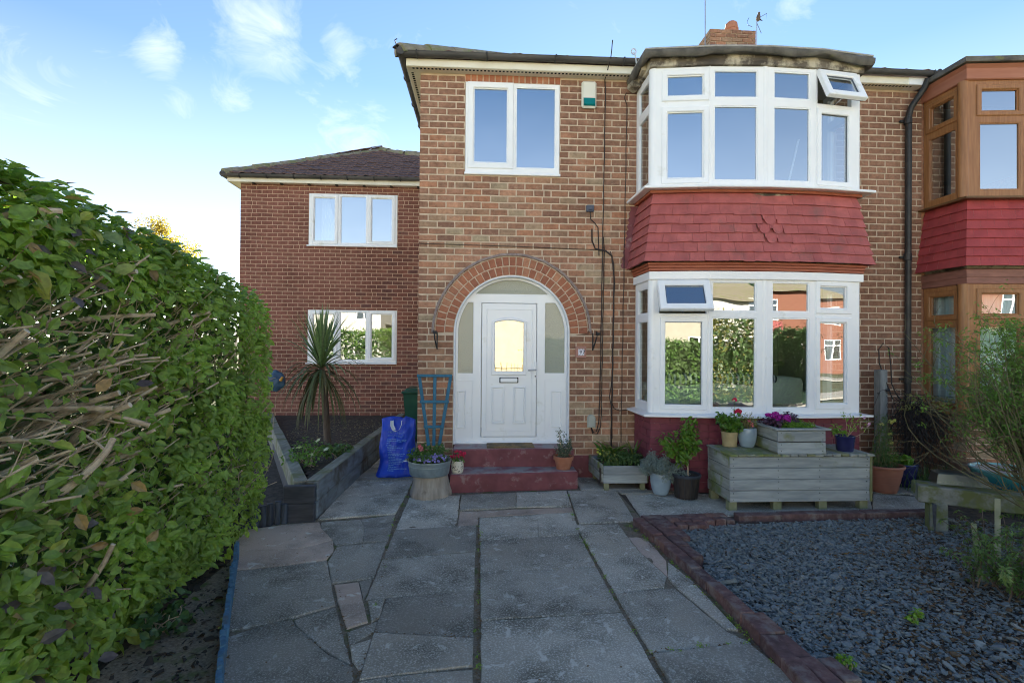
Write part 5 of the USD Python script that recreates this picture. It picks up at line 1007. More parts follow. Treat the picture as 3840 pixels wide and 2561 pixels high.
# litter in the joints
def flakes(m, pos, size, flat=0.35):
    n = len(pos); a = rng.uniform(0, 2 * np.pi, n); s = size * rng.uniform(0.5, 1.5, n); w = rng.uniform(0.35, 0.8, n)
    base = np.array([[-1, 0, 0], [-0.1, -1, 0.15], [1, 0, 0], [0.1, 1, 0.15]])
    for_k = np.stack([base[:, 0][None] * s[:, None], base[:, 1][None] * (s * w)[:, None], base[:, 2][None] * s[:, None] + rng.normal(0, flat, (n, 4)) * s[:, None] * 0.5], -1)
    c, sn = np.cos(a)[:, None], np.sin(a)[:, None]
    v = np.stack([for_k[..., 0] * c - for_k[..., 1] * sn, for_k[..., 0] * sn + for_k[..., 1] * c, for_k[..., 2]], -1) + pos[:, None]
    i = np.arange(n) * 4; m.add(v.reshape(-1, 3), np.stack([i, i + 1, i + 2, i + 3], 1)); return m
def along(pts, n, sd):
    pts = np.asarray(pts, float); s = np.concatenate([[0], np.cumsum(np.linalg.norm(np.diff(pts, axis=0), axis=1))]); t = rng.uniform(0, s[-1], n)
    return np.column_stack([np.interp(t, s, pts[:, 0]) + rng.normal(0, sd, n), np.interp(t, s, pts[:, 1]) + rng.normal(0, sd, n)])
lit = MB()
for pts, n, sdv in (([(0.81, -1.5), (0.83, -4.4)], 420, 0.008), ([(1.84, -0.7), (1.73, -1.9), (1.76, -3.1), (1.79, -4.3)], 300, 0.01), ([(-0.03, -0.1), (0.02, -2.0), (0.20, -3.6), (0.2, -4.2)], 260, 0.01), ([(0.6, -0.8), (0.6, -1.8)], 70, 0.007),
                    ([(-0.38, -2.2), (-0.1, -3.2), (0.15, -3.9), (0.28, -4.3)], 200, 0.012), ([(-1.0, -2.75), (-0.66, -3.6), (-0.4, -4.2)], 340, 0.022), ([(2.27, -1.8), (2.38, -3.0), (2.42, -3.7), (2.37, -4.3)], 300, 0.018), ([(2.44, -0.65), (2.3, -1.75)], 80, 0.01),
                    ([(-0.35, -3.42), (0.1, -3.9)], 60, 0.008), ([(0.2, -3.57), (0.79, -3.66)], 60, 0.008), ([(1.8, -3.85), (2.4, -3.79)], 110, 0.012), ([(-0.7, -1.7), (-0.4, -2.3), (-0.38, -2.6)], 70, 0.015)):
    p = along(pts, n, sdv); flakes(lit, np.column_stack([p, rng.uniform(-0.012, 0.004, n)]), 0.008)
p = np.column_stack([rng.uniform(-1.1, 2.4, 260), rng.uniform(-4.3, -0.5, 260), np.full(260, 0.006)]); flakes(lit, p, 0.007)
solo('leaf_litter', lit, DEBRIS, label='brown leaf litter caught in the joints of the grey paving', cat='leaf litter', kind='stuff')
# weeds in the joints
wd = MB()
for pts, n in (([(0.81, -1.6), (0.83, -4.4)], 16), ([(1.84, -0.7), (1.73, -1.9), (1.76, -3.1), (1.79, -4.3)], 18), ([(2.27, -1.85), (2.38, -3.0), (2.42, -3.7), (2.39, -4.3)], 26), ([(-0.03, -0.1), (0.02, -2.0), (0.20, -3.6)], 12), ([(1.8, -3.85), (2.4, -3.79)], 8), ([(-1.0, -2.75), (-0.66, -3.6), (-0.45, -4.1)], 10)):
    for q in along(pts, n, 0.012): blob_leaves(wd, (q[0], q[1], 0.004), 0.016, 12, 0.013, 0.007)
solo('joint_weeds', wd, BRIGHT, label='tiny green weeds and moss sprouting in the paving joints', cat='weeds', kind='stuff')
# brick edging round the slate
edg = thing('brick_edging', 'row of dark red bricks edging the slate bed beside the paving', 'edging', (2.4, -3.0, 0))
def lay_row(pts, L, W, H, gap=0.006, z=0.0, skip=0.0, end=None):
    pts = np.asarray(pts, float); s = np.concatenate([[0], np.cumsum(np.linalg.norm(np.diff(pts, axis=0), axis=1))]); t = 0.0
    while t + L * 0.6 < s[-1]:
        a = np.array([np.interp(t, s, pts[:, i]) for i in (0, 1)]); b = np.array([np.interp(min(t + L, s[-1]), s, pts[:, i]) for i in (0, 1)])
        d = unit(b - a); ang = math.atan2(d[1], d[0]) + rng.normal(0, 0.008); c = (a + b) / 2
        m = MB(); cbox(m, (c[0] + rng.normal(0, .003), c[1] + rng.normal(0, .003), z + H / 2 - 0.03 + rng.normal(0, 0.004)), (np.linalg.norm(b - a) - gap, W, H + 0.06), 0.006, rz(ang) @ rx(rng.normal(0, 0.012)), 0.0016)
        part(edg, 'brick', m, EDGE_BRICK); t += L
lay_row([(2.345, -1.79), (2.46, -3.0), (2.50, -3.65), (2.47, -4.25), (2.42, -5.2)], 0.225, 0.098, 0.062)
lay_row([(2.455, -1.80), (2.56, -2.75)], 0.225, 0.10, 0.058)
lay_row([(2.565, -1.83), (2.62, -2.30)], 0.112, 0.11, 0.052)
lay_row([(2.56, -3.55), (2.60, -4.3)], 0.225, 0.10, 0.05)
lay_row([(2.69, -4.0), (2.72, -4.3)], 0.2, 0.10, 0.045)
lay_row([(2.40, -1.735), (3.36, -1.70)], 0.215, 0.098, 0.055)
lay_row([(2.52, -1.82), (3.28, -1.80)], 0.112, 0.10, 0.05)
lay_row([(3.38, -1.66), (5.6, -1.60)], 0.45, 0.115, 0.045)
lay_row([(2.66, -1.92), (2.98, -1.91)], 0.108, 0.1, 0.045)
# slate chippings, with bark litter towards the right
poly = Polygon([(2.6, -1.9), (3.3, -1.84), (5.5, -1.68), (6.4, -2.2), (6.0, -5.0), (2.5, -5.0), (2.50, -3.75), (2.50, -2.9), (2.62, -2.7)])
solo('slate_bed_base', sheet(2.45, 6.6, -5.2, -1.7, -0.03, 0.006, 0.06, 4), SLATE_BED, kind='structure')
def chips(n, size, zlo, zhi, region, keep=None, thick=(0.10, 0.28), tilt=0.28, ratio=(0.35, 0.85)):
    b = region.bounds; P = np.column_stack([rng.uniform(b[0], b[2], n * 2), rng.uniform(b[1], b[3], n * 2)])
    from shapely import contains_xy
    P = P[contains_xy(region, P[:, 0], P[:, 1])]
    if keep is not None: P = P[rng.random(len(P)) < keep(P)]
    P = P[:n]; n = len(P); k = 5
    ang = np.linspace(0, 2 * np.pi, k, endpoint=False)[None] + rng.uniform(-0.4, 0.4, (n, k)); s = size * np.exp(rng.normal(0, 0.45, n)); rt = rng.uniform(*ratio, n)
    x = np.cos(ang) * s[:, None]; y = np.sin(ang) * (s * rt)[:, None]; h = s * rng.uniform(*thick, n)
    top = np.stack([x * 0.9, y * 0.9, np.repeat(h[:, None], k, 1)], -1); bot = np.stack([x, y, -0.0 * x - h[:, None] * 0.5], -1); V = np.concatenate([top, bot], 1)
    a, tx, ty = rng.uniform(0, 2 * np.pi, n), rng.normal(0, tilt, n), rng.normal(0, tilt, n)
    ca, sa = np.cos(a)[:, None], np.sin(a)[:, None]; X = V[..., 0] * ca - V[..., 1] * sa; Y = V[..., 0] * sa + V[..., 1] * ca; Z = V[..., 2] + X * tx[:, None] + Y * ty[:, None]
    V = np.stack([X + P[:, :1], Y + P[:, 1:], Z + rng.uniform(zlo, zhi, n)[:, None]], -1)
    i = np.arange(k); j = (i + 1) % k
    f = np.vstack([np.stack([i, j + k, j], 1), np.stack([i, i + k, j + k], 1), [[0, 1, 2], [0, 2, 3], [0, 3, 4]]])
    return MB().add(V.reshape(-1, 3), (f[None] + (np.arange(n) * 2 * k)[:, None, None]).reshape(-1, 3))
dens = lambda P: np.clip(1.15 - 0.8 * np.clip((P[:, 0] - 3.3) + (-2.9 - P[:, 1]) * 0.9, 0, 1), 0.3, 1)
solo('slate_chippings', chips(56000, 0.0118, -0.03, 0.008, poly, dens), SLATE, label='blue grey slate chippings filling the bed inside the brick edging', cat='slate chippings', kind='stuff')
bk = chips(12000, 0.011, -0.022, 0.010, poly, lambda P: np.clip((P[:, 0] - 3.2) * 0.8 + (-2.7 - P[:, 1]) * 0.7, 0.02, 1), (0.08, 0.2), 0.35, (0.2, 0.6))
P = np.column_stack([rng.uniform(2.7, 5.2, 900), rng.uniform(-4.6, -1.9, 900), np.full(900, 0.014)]); flakes(bk, P, 0.011)
solo('bark_litter', bk, DEBRIS, label='brown bark chips and dead leaves scattered over the right of the slate', cat='bark chips', kind='stuff')
# bed under the hedge
hb = Polygon([(-1.45, -1.75), (-1.2, -2.2), (-0.5, -4.0), (-0.4, -4.6), (-3, -4.6), (-3, -1.75)])
solo('hedge_bed', chips(5000, 0.012, -0.03, 0.0, hb, None, (0.08, 0.2), 0.4, (0.3, 0.8)), leafy('dark_litter', [(0, (0.03, 0.025, 0.02)), (0.4, (0.05, 0.055, 0.065)), (0.75, (0.09, 0.06, 0.035)), (1, (0.16, 0.12, 0.07))], 0.8, 0.05), label='dark litter of dead leaves and slate on the ground under the hedge', cat='leaf litter', kind='stuff')

def quads(m, pos, s):
    n = len(pos); a, b = rdir(n) * s, rdir(n) * s * 0.7; i = np.arange(n) * 4
    return m.add(np.stack([pos - a, pos - b, pos + a, pos + b], 1).reshape(-1, 3), np.stack([i, i + 1, i + 2, i + 3], 1))
# ------------------------------------------------------------------ hedge
hd = thing('privet_hedge', 'tall clipped privet hedge with bare cut branches along the left of the path', 'hedge', (-1.7, -3.5, 0))
def top_z(y): return np.interp(y, [-8, -4.3, -3.46, -2.14, -1.8, -1.6], [2.50, 2.44, 2.39, 2.19, 2.08, 1.85])
def face_x(y, z):
    base = np.interp(y, [-6, -4.2, -3.0, -1.7], [-1.02, -1.05, -1.10, -1.14])
    zz = np.clip(z / 2.1, 0, 1.2)
    return base - 0.10 * np.clip(0.35 - zz, 0, 1) / 0.35 - 0.06 * np.clip(zz - 0.6, 0, 1) + 0.10 * (meshkit.fbm(np.stack([y * 1.6, z * 1.6, 0 * z], -1), 3, 8) - 0.5)
def bare(y, z): return np.exp(-(((y + 4.15) / 0.85) ** 2 + ((z - 1.48) / 0.56) ** 2))
def hedge_points(n):
    y = rng.uniform(-5.6, -1.62, n); s = rng.random(n); ht = top_z(y)
    per = ht - 0.06 + 0.9; d = s * per
    onface = d < ht - 0.06
    z = np.where(onface, 0.06 + d, ht); xr = face_x(y, np.minimum(z, ht)); x = np.where(onface, xr, xr - (d - (ht - 0.06)))
    nrm = np.where(onface[:, None], np.array([1.0, 0.0, 0.12]), np.array([0.0, 0.0, 1.0]))
    # rounded shoulder
    tz = np.clip((z - (ht - 0.25)) / 0.25, 0, 1) * onface; x = x - 0.14 * tz ** 2; nrm = nrm + np.stack([-0.5 * tz, 0 * tz, tz], 1)
    tx = np.clip(1 - (xr - x) / 0.3, 0, 1) * (~onface); z = z - 0.05 * tx ** 2
    endy = np.clip((y + 1.95) / 0.33, 0, 1); x = x - 0.22 * endy ** 2 * onface; nrm = nrm + np.stack([0 * endy, endy * 0.8, 0 * endy], 1)
    return np.stack([x, y, z], 1), unit(nrm)
n = 36000
P, N = hedge_points(n)
dep = rng.exponential(0.085, n); b_ = bare(P[:, 1], P[:, 2]) * (N[:, 2] < 0.5)
lump = meshkit.fbm(P * 3.2, 3, 21)
ok = (rng.random(n) > b_ * 0.95) & (rng.random(n) < np.clip((lump - 0.32) * 3.4, 0.16, 1))
P, N, dep, b_ = P[ok], N[ok], dep[ok], b_[ok]; n = len(P)
dep = dep + b_ * 0.14 * rng.random(n) - 0.05 * rng.random(n)
pos = P - N * dep[:, None]
nrm = N * 0.75 + rdir(n) * 0.7 + [0.1, -0.25, 0.5]; drc = N * 0.7 + rdir(n) * 0.9 + [0, 0, 0.35]
near = np.clip((-P[:, 1] - 1.7) / 2.5, 0, 1); L = rng.uniform(0.024, 0.062, n) * (1.08 + 0.55 * near); L = np.where(rng.random(n) < 0.06, L * 1.35, L)
lv = leaf_verts(pos, nrm, drc, L, L * rng.uniform(0.46, 0.62, n), curl=rng.uniform(0.3, 1.6, n))
score = L / np.linalg.norm(pos - CAM, axis=1) * (dep < 0.03) * (pos[:, 1] > -4.45)
order = np.argsort(-score)
for k in order[:300]: part(hd, 'leaf', (lv[k], LF), HEDGE)
rest = lv[order[300:]]; m = MB(); m.add(rest.reshape(-1, 3), (LF[None] + (np.arange(len(rest)) * 8)[:, None, None]).reshape(-1, 3)); part(hd, 'foliage', m, HEDGE, kind='stuff')
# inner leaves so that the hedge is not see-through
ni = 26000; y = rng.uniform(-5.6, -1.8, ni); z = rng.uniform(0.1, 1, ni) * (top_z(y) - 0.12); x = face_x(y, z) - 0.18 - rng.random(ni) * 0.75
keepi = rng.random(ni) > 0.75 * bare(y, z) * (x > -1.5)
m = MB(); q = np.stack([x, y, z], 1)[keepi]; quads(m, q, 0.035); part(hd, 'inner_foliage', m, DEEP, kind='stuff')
# trunks, twigs and cut branches
for k in range(9):
    y0 = -1.9 - k * 0.42; m = MB(); stem(m, (-1.65 + rng.normal(0, .06), y0, -0.05), (-1.55 + rng.normal(0, .15), y0 + rng.normal(0, .1), 1.5), 0.03, 0.015, 0.06); part(hd, 'trunk', m, BARK)
m = MB()
for k in range(520):
    y0 = rng.uniform(-5.3, -1.7); z1 = rng.uniform(0.15, 1.0) * top_z(y0); a = np.array([-1.55 + rng.normal(0, .14), y0 + rng.normal(0, .2), max(0.05, z1 - rng.uniform(0.1, 0.6))]); xe = float(face_x(np.array([y0]), np.array([z1]))[0])
    b = np.array([xe - 0.05 + rng.normal(0, 0.05), y0 + rng.normal(0, 0.12), z1]); r = rng.uniform(0.0016, 0.0036); stem(m, a, b, r * 1.6, r, 0.06, 5, 4)
part(hd, 'twigs', m, TWIG, kind='stuff')
for k in range(130):
    if k < 104: yc, zc = -4.02 + rng.normal(0, 0.40), 1.42 + rng.normal(0, 0.36)
    else: yc, zc = rng.uniform(-4.4, -2.4), rng.uniform(0.3, 2.2)
    yc = np.clip(yc, -4.9, -2.0); xe = float(face_x(np.array([yc]), np.array([zc]))[0])
    big = k % 5 == 0; r = rng.uniform(0.010, 0.016) if big else rng.uniform(0.0035, 0.0075)
    tip = np.array([xe + rng.uniform(-0.10, 0.07), yc, zc]); ln = rng.uniform(0.35, 0.85)
    root = tip - unit(np.array([0.75, 0.42 + rng.normal(0, 0.35), 0.42 + rng.normal(0, 0.3)])) * ln
    m = MB(); p = stem(m, root, tip, r * 1.35, r, 0.05, 7, 7)
    for q_ in range(rng.integers(0, 3)):
        i0 = rng.integers(2, 6); sd_ = unit(p[-1] - p[0] + rng.normal(0, 0.25, 3)); stem(m, p[i0], p[i0] + sd_ * rng.uniform(0.05, 0.16), r * 0.5, r * 0.3, 0.05, 4, 5)
    br = part(hd, 'branch', m, TWIG, 50)
    m = MB(); t = unit(p[-1] - p[-2] + rng.normal(0, 0.2, 3) * 0.01); tube(m, [p[-1] - t * 0.001, p[-1] + t * 0.0015], [r * 1.02, r * 0.98], 8); part(br, 'cut_end', m, CUT)
# a tree lit from behind, beyond the hedge
def tree(name, label, cat, base, h, r, leafm, n, L, trunk=0.12, squash=(1, 1, 1.1), clumps=26, seed=1):
    th = thing(name, label, cat, base); base = np.asarray(base, float); m = MB(); stem(m, base, base + [0.1, 0, h * 0.75], trunk, trunk * 0.3, 0.04, 7, 8)
    cs = []
    for k in range(clumps):
        d = rdir(1)[0]; c = base + [0, 0, h - r * squash[2]] + d * np.array([r, r, r * squash[2]]) * rng.uniform(0.35, 0.95); cs.append(c); stem(m, base + [0.05, 0, h * rng.uniform(0.3, 0.6)], c, trunk * 0.25, 0.01, 0.08, 5, 5)
    part(th, 'trunk', m, BARK, 40); m = MB()
    for c in cs: blob_leaves(m, c, r * rng.uniform(0.22, 0.42), n // clumps, L, L * 0.55)
    part(th, 'crown', m, leafm, kind='stuff'); return th
tree('yellow_tree', 'sunlit yellow leaved tree showing above the hedge on the left', 'tree', (-10.65, 12.0, 0), 6.15, 1.1, YTREE, 6000, 0.09, 0.1)

# ------------------------------------------------------------------ log roll edgings
lg = thing('blue_log_edging', 'low blue log roll edging along the path at the foot of the hedge', 'edging', (-0.8, -3.3, 0))
pts = np.array([(-1.10, -2.50), (-1.02, -2.70), (-0.76, -3.34), (-0.49, -3.98), (-0.34, -4.35)]); s = np.concatenate([[0], np.cumsum(np.linalg.norm(np.diff(pts, axis=0), axis=1))])
def log(th, x, y, ang, w, h, mt):
    m = MB(); an = np.linspace(0, math.pi, 7)
    prof = Polygon([(w / 2 * math.cos(a), w * 0.42 * math.sin(a)) for a in an] + [(-w / 2, -w * 0.12), (w / 2, -w * 0.12)]); G = Frame((0, 0, 0), (1, 0, 0), (0, 1, 0))
    extr(m, orient_polygons(prof), G, -0.05, h + rng.normal(0, 0.006), 0.010); m.xf(rx(rng.normal(0, 0.03)) @ ry(rng.normal(0, 0.02)), 0.0); m.xf(rz(ang), np.array([x, y, 0])); part(th, 'log', m, mt)
t = 0.0
while t < s[-1]:
    x, y = np.interp(t, s, pts[:, 0]), np.interp(t, s, pts[:, 1]); d = np.array([np.interp(t + .05, s, pts[:, 0]) - x, np.interp(t + .05, s, pts[:, 1]) - y]); log(lg, x, y, math.atan2(d[1], d[0]) + (math.pi if False else 0.0), 0.052, 0.13, LOG_BLUE); t += 0.0535
ld = thing('dark_log_edging', 'short run of dark blue upright logs at the far end of the hedge bed', 'edging', (-1.25, -1.65, 0))
for k in range(9): log(ld, -1.52 + k * 0.058, -1.775 + k * 0.0185, math.pi + 0.31, 0.056, 0.19 + 0.012 * math.sin(k * 2.1), LOG_DARK)

# ------------------------------------------------------------------ raised bed of sleepers
rb = thing('raised_sleeper_bed', 'triangular raised bed of weathered sleepers between the hedge and the extension', 'raised bed', (-0.9, -1.6, 0))
def sleeper(a, b, w, z0_, z1_, mt, nm='sleeper'):
    m = MB(); a = np.asarray(a, float); b = np.asarray(b, float); beam(m, (a[0], a[1], (z0_ + z1_) / 2), (b[0], b[1], (z0_ + z1_) / 2), w, z1_ - z0_, 0.008, jit=0.003); return part(rb, nm, m, mt)
sleeper((-0.845, -1.50), (-0.80, 1.2), 0.125, -0.03, 0.158, SLEEPER_BLUE); sleeper((-0.845, -1.50), (-0.80, 1.2), 0.13, 0.162, 0.355, SLEEPER_BLUE)
sleeper((-0.80, 1.21), (-0.75, 3.6), 0.125, -0.03, 0.158, SLEEPER); sleeper((-0.80, 1.21), (-0.75, 3.6), 0.13, 0.162, 0.355, SLEEPER)
m = MB(); beam(m, (-0.842, -1.49, 0.359), (-0.80, 1.2, 0.359), 0.122, 0.008, 0.002); part(rb, 'sleeper_top', m, SLEEPER)
dl = unit(np.array([-1.35, 2.9])); s0 = np.array([-0.965, -1.44]); e0 = s0 + dl * 3.4
sleeper(s0, e0, 0.13, -0.03, 0.158, SLEEPER_DARK); sleeper(s0, e0, 0.135, 0.162, 0.350, SLEEPER)
e1 = e0 + dl * 2.3; sleeper(e0 + dl * 0.01, e1, 0.13, -0.03, 0.350, SLEEPER)
for z0_, z1_ in ((-0.03, 0.165), (0.169, 0.340)):
    m = MB(); cbox(m, (-0.93, -1.575, (z0_ + z1_) / 2), (0.295, 0.055, z1_ - z0_), 0.006, I3, 0.002); part(rb, 'end_board', m, SLEEPER_DARK)
m = MB(); v = [(-0.90, -1.40, 0.24), (-0.82, 3.9, 0.27), (-3.3, 3.9, 0.27), tuple(e1) + (0.27,)]; 
sp = Polygon([(-0.90, -1.40), (-0.82, 4.16), (-3.6, 4.16), tuple(e1), tuple(e0)]); bs = sheet(-3.7, -0.8, -1.45, 4.17, 0.25, 0.022, 0.07, 9); vv, ff = bs.arr()
from shapely import contains_xy
okv = contains_xy(sp, vv[:, 0], vv[:, 1]); ff = ff[okv[ff].all(1)]; m = MB(); m.add(vv, ff); part(rb, 'soil', m, SOIL)
P = np.column_stack([rng.uniform(-2.4, -0.85, 1600), rng.uniform(-1.3, 3.4, 1600)]); P = P[contains_xy(sp.buffer(-0.1), P[:, 0], P[:, 1])]; m = MB(); flakes(m, np.column_stack([P, np.full(len(P), 0.268)]), 0.014); part(rb, 'leaf_litter', m, DEBRIS, kind='stuff')
# cordyline
CB = np.array([-1.40, 0.92, 0.24]); CT = np.array([-1.50, 0.90, 1.38])
cd = thing('cordyline', 'spiky cordyline palm with drooping lower leaves in the raised bed', 'palm', CB)
m = MB(); p = stem(m, CB - [0, 0, .05], CT, 0.052, 0.04, 0.03, 9, 10); part(cd, 'trunk', m, BARK, 40)
def strap(base, d0, L, w, droop, k=9, twist=0.0):
    d = unit(d0); p = [np.asarray(base, float)]; st = L / (k - 1)
    for i in range(k - 1): d = unit(d + np.array([0, 0, -droop * (0.4 + i / k)])); p.append(p[-1] + d * st)
    p = np.array(p); t = unit(np.gradient(p, axis=0)); sde = unit(np.cross(t, [0, 0, 1.0]) + 1e-6); wd = w * np.array([0.55, 0.85, 1, 1, 0.95, 0.85, 0.7, 0.45, 0.03])[:k]
    nn = np.cross(sde, t); v = np.stack([p - sde * wd[:, None] / 2 + nn * wd[:, None] * 0.18, p, p + sde * wd[:, None] / 2 + nn * wd[:, None] * 0.18], 1).reshape(-1, 3)
    i = np.arange(k - 1); f = np.vstack([np.stack([i * 3 + a, i * 3 + a + 1, (i + 1) * 3 + a + 1, (i + 1) * 3 + a], 1) for a in (0, 1)]); return MB().add(v, f)
for k in range(120):
    el = np.interp(k / 119, [0, 0.40, 0.68, 1], [1.5, 1.2, 0.5, -0.4]) + rng.normal(0, 0.12); az = rng.uniform(0, 2 * np.pi)
    d = np.array([math.cos(az) * math.cos(el), math.sin(az) * math.cos(el), math.sin(el)])
    part(cd, 'leaf', strap(CT + d * 0.03 + [0, 0, 0.10 * (1 - k / 119) - 0.06], d, rng.uniform(0.62, 0.92), rng.uniform(0.026, 0.036), np.interp(k / 119, [0, 0.35, 0.6, 1], [0.015, 0.05, 0.16, 0.35])), SPIKE if k < 78 else SPIKE_DRY, True)
m = MB()
for k in range(60):
    az = rng.uniform(0, 6.28); d = np.array([math.cos(az) * 0.7, math.sin(az) * 0.7, -0.45]); mm = strap(CT + [0, 0, -0.15 * rng.random()], d, rng.uniform(0.55, 0.95), 0.024, 0.42); m.add(*mm.arr())
part(cd, 'dead_leaves', m, SPIKE_DRY, True, kind='stuff')
# low plants in the bed
def clump(name, label, cat, c, r, h, n, L, W, mt, stems=10, extra=None, stemm=None, group=None, up=0.4):
    th = thing(name, label, cat, c, group); c = np.asarray(c, float); m = MB()
    tips = []
    for k in range(stems):
        a = rng.uniform(0, 6.28); q = c + [math.cos(a) * r * rng.random(), math.sin(a) * r * rng.random(), h * rng.uniform(0.45, 0.95)]; stem(m, c + rng.normal(0, r * 0.12, 3) * [1, 1, 0], q, 0.0045, 0.002, 0.1, 5, 4); tips.append(q)
    part(th, 'stems', m, stemm or TWIG); m = MB()
    for q in tips: blob_leaves(m, q, r * 0.42, n // stems, L, W, up=up)
    part(th, 'foliage', m, mt, kind='stuff')
    if extra: extra(th, tips)
    return th
def petals(pts, r, mt, name='flower', np_=5):
    def f(th, tips):
        for q in pts: m = MB(); flower(m, q, r, np_); part(th, name, m, mt)
    return f
clump('low_shrub', 'low leafy shrub with pale faded flower heads in the raised bed', 'shrub', (-1.22, -0.45, 0.26), 0.24, 0.26, 320, 0.05, 0.03, GREEN, 12, petals([(-1.30, -0.55, 0.50), (-1.12, -0.42, 0.56), (-1.42, -0.42, 0.46), (-1.0, -0.5, 0.47), (-1.18, -0.5, 0.40)], 0.04, WHITEF))
clump('low_shrub', 'small round leaved green shrub right of the pale flowered one in the raised bed', 'shrub', (-0.98, -0.1, 0.26), 0.18, 0.17, 200, 0.055, 0.045, DEEP, 8)

# ------------------------------------------------------------------ things by the side passage
BY = 2.35
bn = thing('wheelie_bin', 'dark green wheelie bin standing in the side passage behind the blue bag', 'bin', (-0.27, BY + 0.35, 0))
m = MB(); v = []
for z, x0, x1, y0, y1 in ((0.06, -0.46, -0.04, BY + 0.1, BY + 0.62), (0.70, -0.515, 0.0, BY + 0.02, BY + 0.68), (0.86, -0.525, 0.01, BY, BY + 0.70)): v += [(x0, y0, z), (x1, y0, z), (x1, y1, z), (x0, y1, z)]
v = np.array(v) - [0.02, 0, 0]; q = [[a + i, a + (i + 1) % 4, a + 4 + (i + 1) % 4, a + 4 + i] for a in (0, 4) for i in range(4)] + [[3, 2, 1, 0], [8, 9, 10, 11]]; m.add(v, q); part(bn, 'body', m, BIN)
m = MB(); cbox(m, (-0.275, BY + 0.33, 0.885), (0.60, 0.74, 0.05), 0.018); cbox(m, (-0.275, BY + 0.36, 0.92), (0.50, 0.58, 0.05), 0.022); part(bn, 'lid', m, BIN)
m = MB(); cbox(m, (-0.275, BY - 0.045, 0.895), (0.30, 0.035, 0.028), 0.01); part(bn, 'lid_handle', m, BIN)
for x in (-0.52, -0.03): m = MB(); tube(m, [(x - 0.02, BY + 0.62, 0.10), (x + 0.02, BY + 0.62, 0.10)], 0.10, 18); part(bn, 'wheel', m, BLACKP)
# blue recycling bag
bg = thing('recycling_bag', 'tall blue woven recycling bag covered in small print, by the left house corner', 'bag', (-0.29, 0.15, 0))
U, Vv = np.linspace(0, 1, 25), np.linspace(0, 1, 31); uu, vv_ = np.meshgrid(U, Vv, indexing='ij')
wd = 0.43 - 0.06 * np.sin(np.clip(vv_, 0, 1) * np.pi) + 0.05 * (1 - vv_) ** 3
fx = -0.285 + (uu - 0.5) * wd + 0.02 * (1 - vv_) + 0.012 * np.sin(vv_ * 9); crease = (meshkit.fbm(np.stack([uu * 5, vv_ * 4, 0 * uu], -1), 4, 3) - 0.5)
fyv = 0.10 + 0.15 * crease * 0.8 - 0.05 * np.exp(-((vv_ - 0.03) / 0.06) ** 2) + 0.10 * vv_ - 0.05 * np.sin(np.pi * uu); fz = 0.005 + vv_ * (0.70 + 0.05 * np.sin(uu * np.pi * 1.0 + 0.5) + 0.035 * (uu > 0.7))
def grid(m, X, Y, Z, flip=False):
    a, b = X.shape; i, j = np.meshgrid(np.arange(a - 1), np.arange(b - 1), indexing='ij'); q = np.stack([i * b + j, (i + 1) * b + j, (i + 1) * b + j + 1, i * b + j + 1], -1).reshape(-1, 4)
    return m.add(np.stack([X, Y, Z], -1).reshape(-1, 3), q[:, ::-1] if flip else q)
m = MB(); grid(m, fx, fyv, fz); byk = fyv[:, ::-1] * 0 + 0.34 - 0.06 * vv_ + 0.05 * crease; grid(m, fx, byk, fz, True)
for e in (0, -1):
    k = 8; t = np.linspace(0, 1, k)[:, None]; X = fx[e][None] + (0.05 if e else -0.05) * np.sin(t * np.pi) * (1 - 1.6 * (Vv[None] > 0.5) * (Vv[None] - 0.5)); Y = fyv[e][None] * (1 - t) + byk[e][None] * t; Z = np.repeat(fz[e][None], k, 0); grid(m, X, Y, Z, e == -1)
part(bg, 'body', m, BAG, 60)
def on_bag(u, v): 
    i = np.clip(np.asarray(u) * 24, 0, 24); j = np.clip(np.asarray(v) * 30, 0, 30)
    from scipy.ndimage import map_coordinates as mc
    sc_ = np.ndim(i) == 0 and np.ndim(j) == 0; i, j = np.broadcast_arrays(np.atleast_1d(i), np.atleast_1d(j))
    o = np.stack([mc(a, [i, j], order=1) for a in (fx, fyv - 0.004, fz)], -1); return o[0] if sc_ else o
m = MB()
for tx_, u0_, v0_, h in (('Paper, cards', 0.17, 0.735, 0.026), ('and cartons', 0.17, 0.675, 0.026)):
    tm = meshkit.text_mesh(tx_, h, 0.0008); tv = np.array(tm.vertices); wdt = np.ptp(tv[:, 0]); m.add(on_bag(u0_ + tv[:, 0] / wdt * 0.56, v0_ + tv[:, 1] / 0.72), tm.faces)
yv = 0.62
for wds in ([0.70], [0.66], [0.12], None, [0.16], [0.30], [0.52], [0.27], None, [0.14], [0.58], [0.54], [0.25], [0.46], [0.62], [0.5], [0.4], [0.2], [0.26], [0.56], [0.22]):
    if wds is None: yv -= 0.012; continue
    u = 0.20 if yv < 0.5 else 0.17; end = u + wds[0]
    while u < end - 0.02:
        w_ = min(rng.uniform(0.04, 0.10), end - u); q = on_bag(np.array([u, u + w_, u + w_, u]), np.array([yv, yv, yv + 0.011, yv + 0.011])); m.add(q, [[0, 1, 2, 3]]); u += w_ + 0.014
    yv -= 0.0275
part(bg, 'print', m, BAG_TEXT)
m = MB(); c = on_bag(0.45, 0.92); hp = [c + [-0.075, -0.005, 0.02], c + [-0.072, -0.02, -0.04], c + [-0.045, -0.03, -0.095], c + [0.0, -0.035, -0.115], c + [0.045, -0.03, -0.09], c + [0.066, -0.02, -0.03], c + [0.068, -0.005, 0.02]]
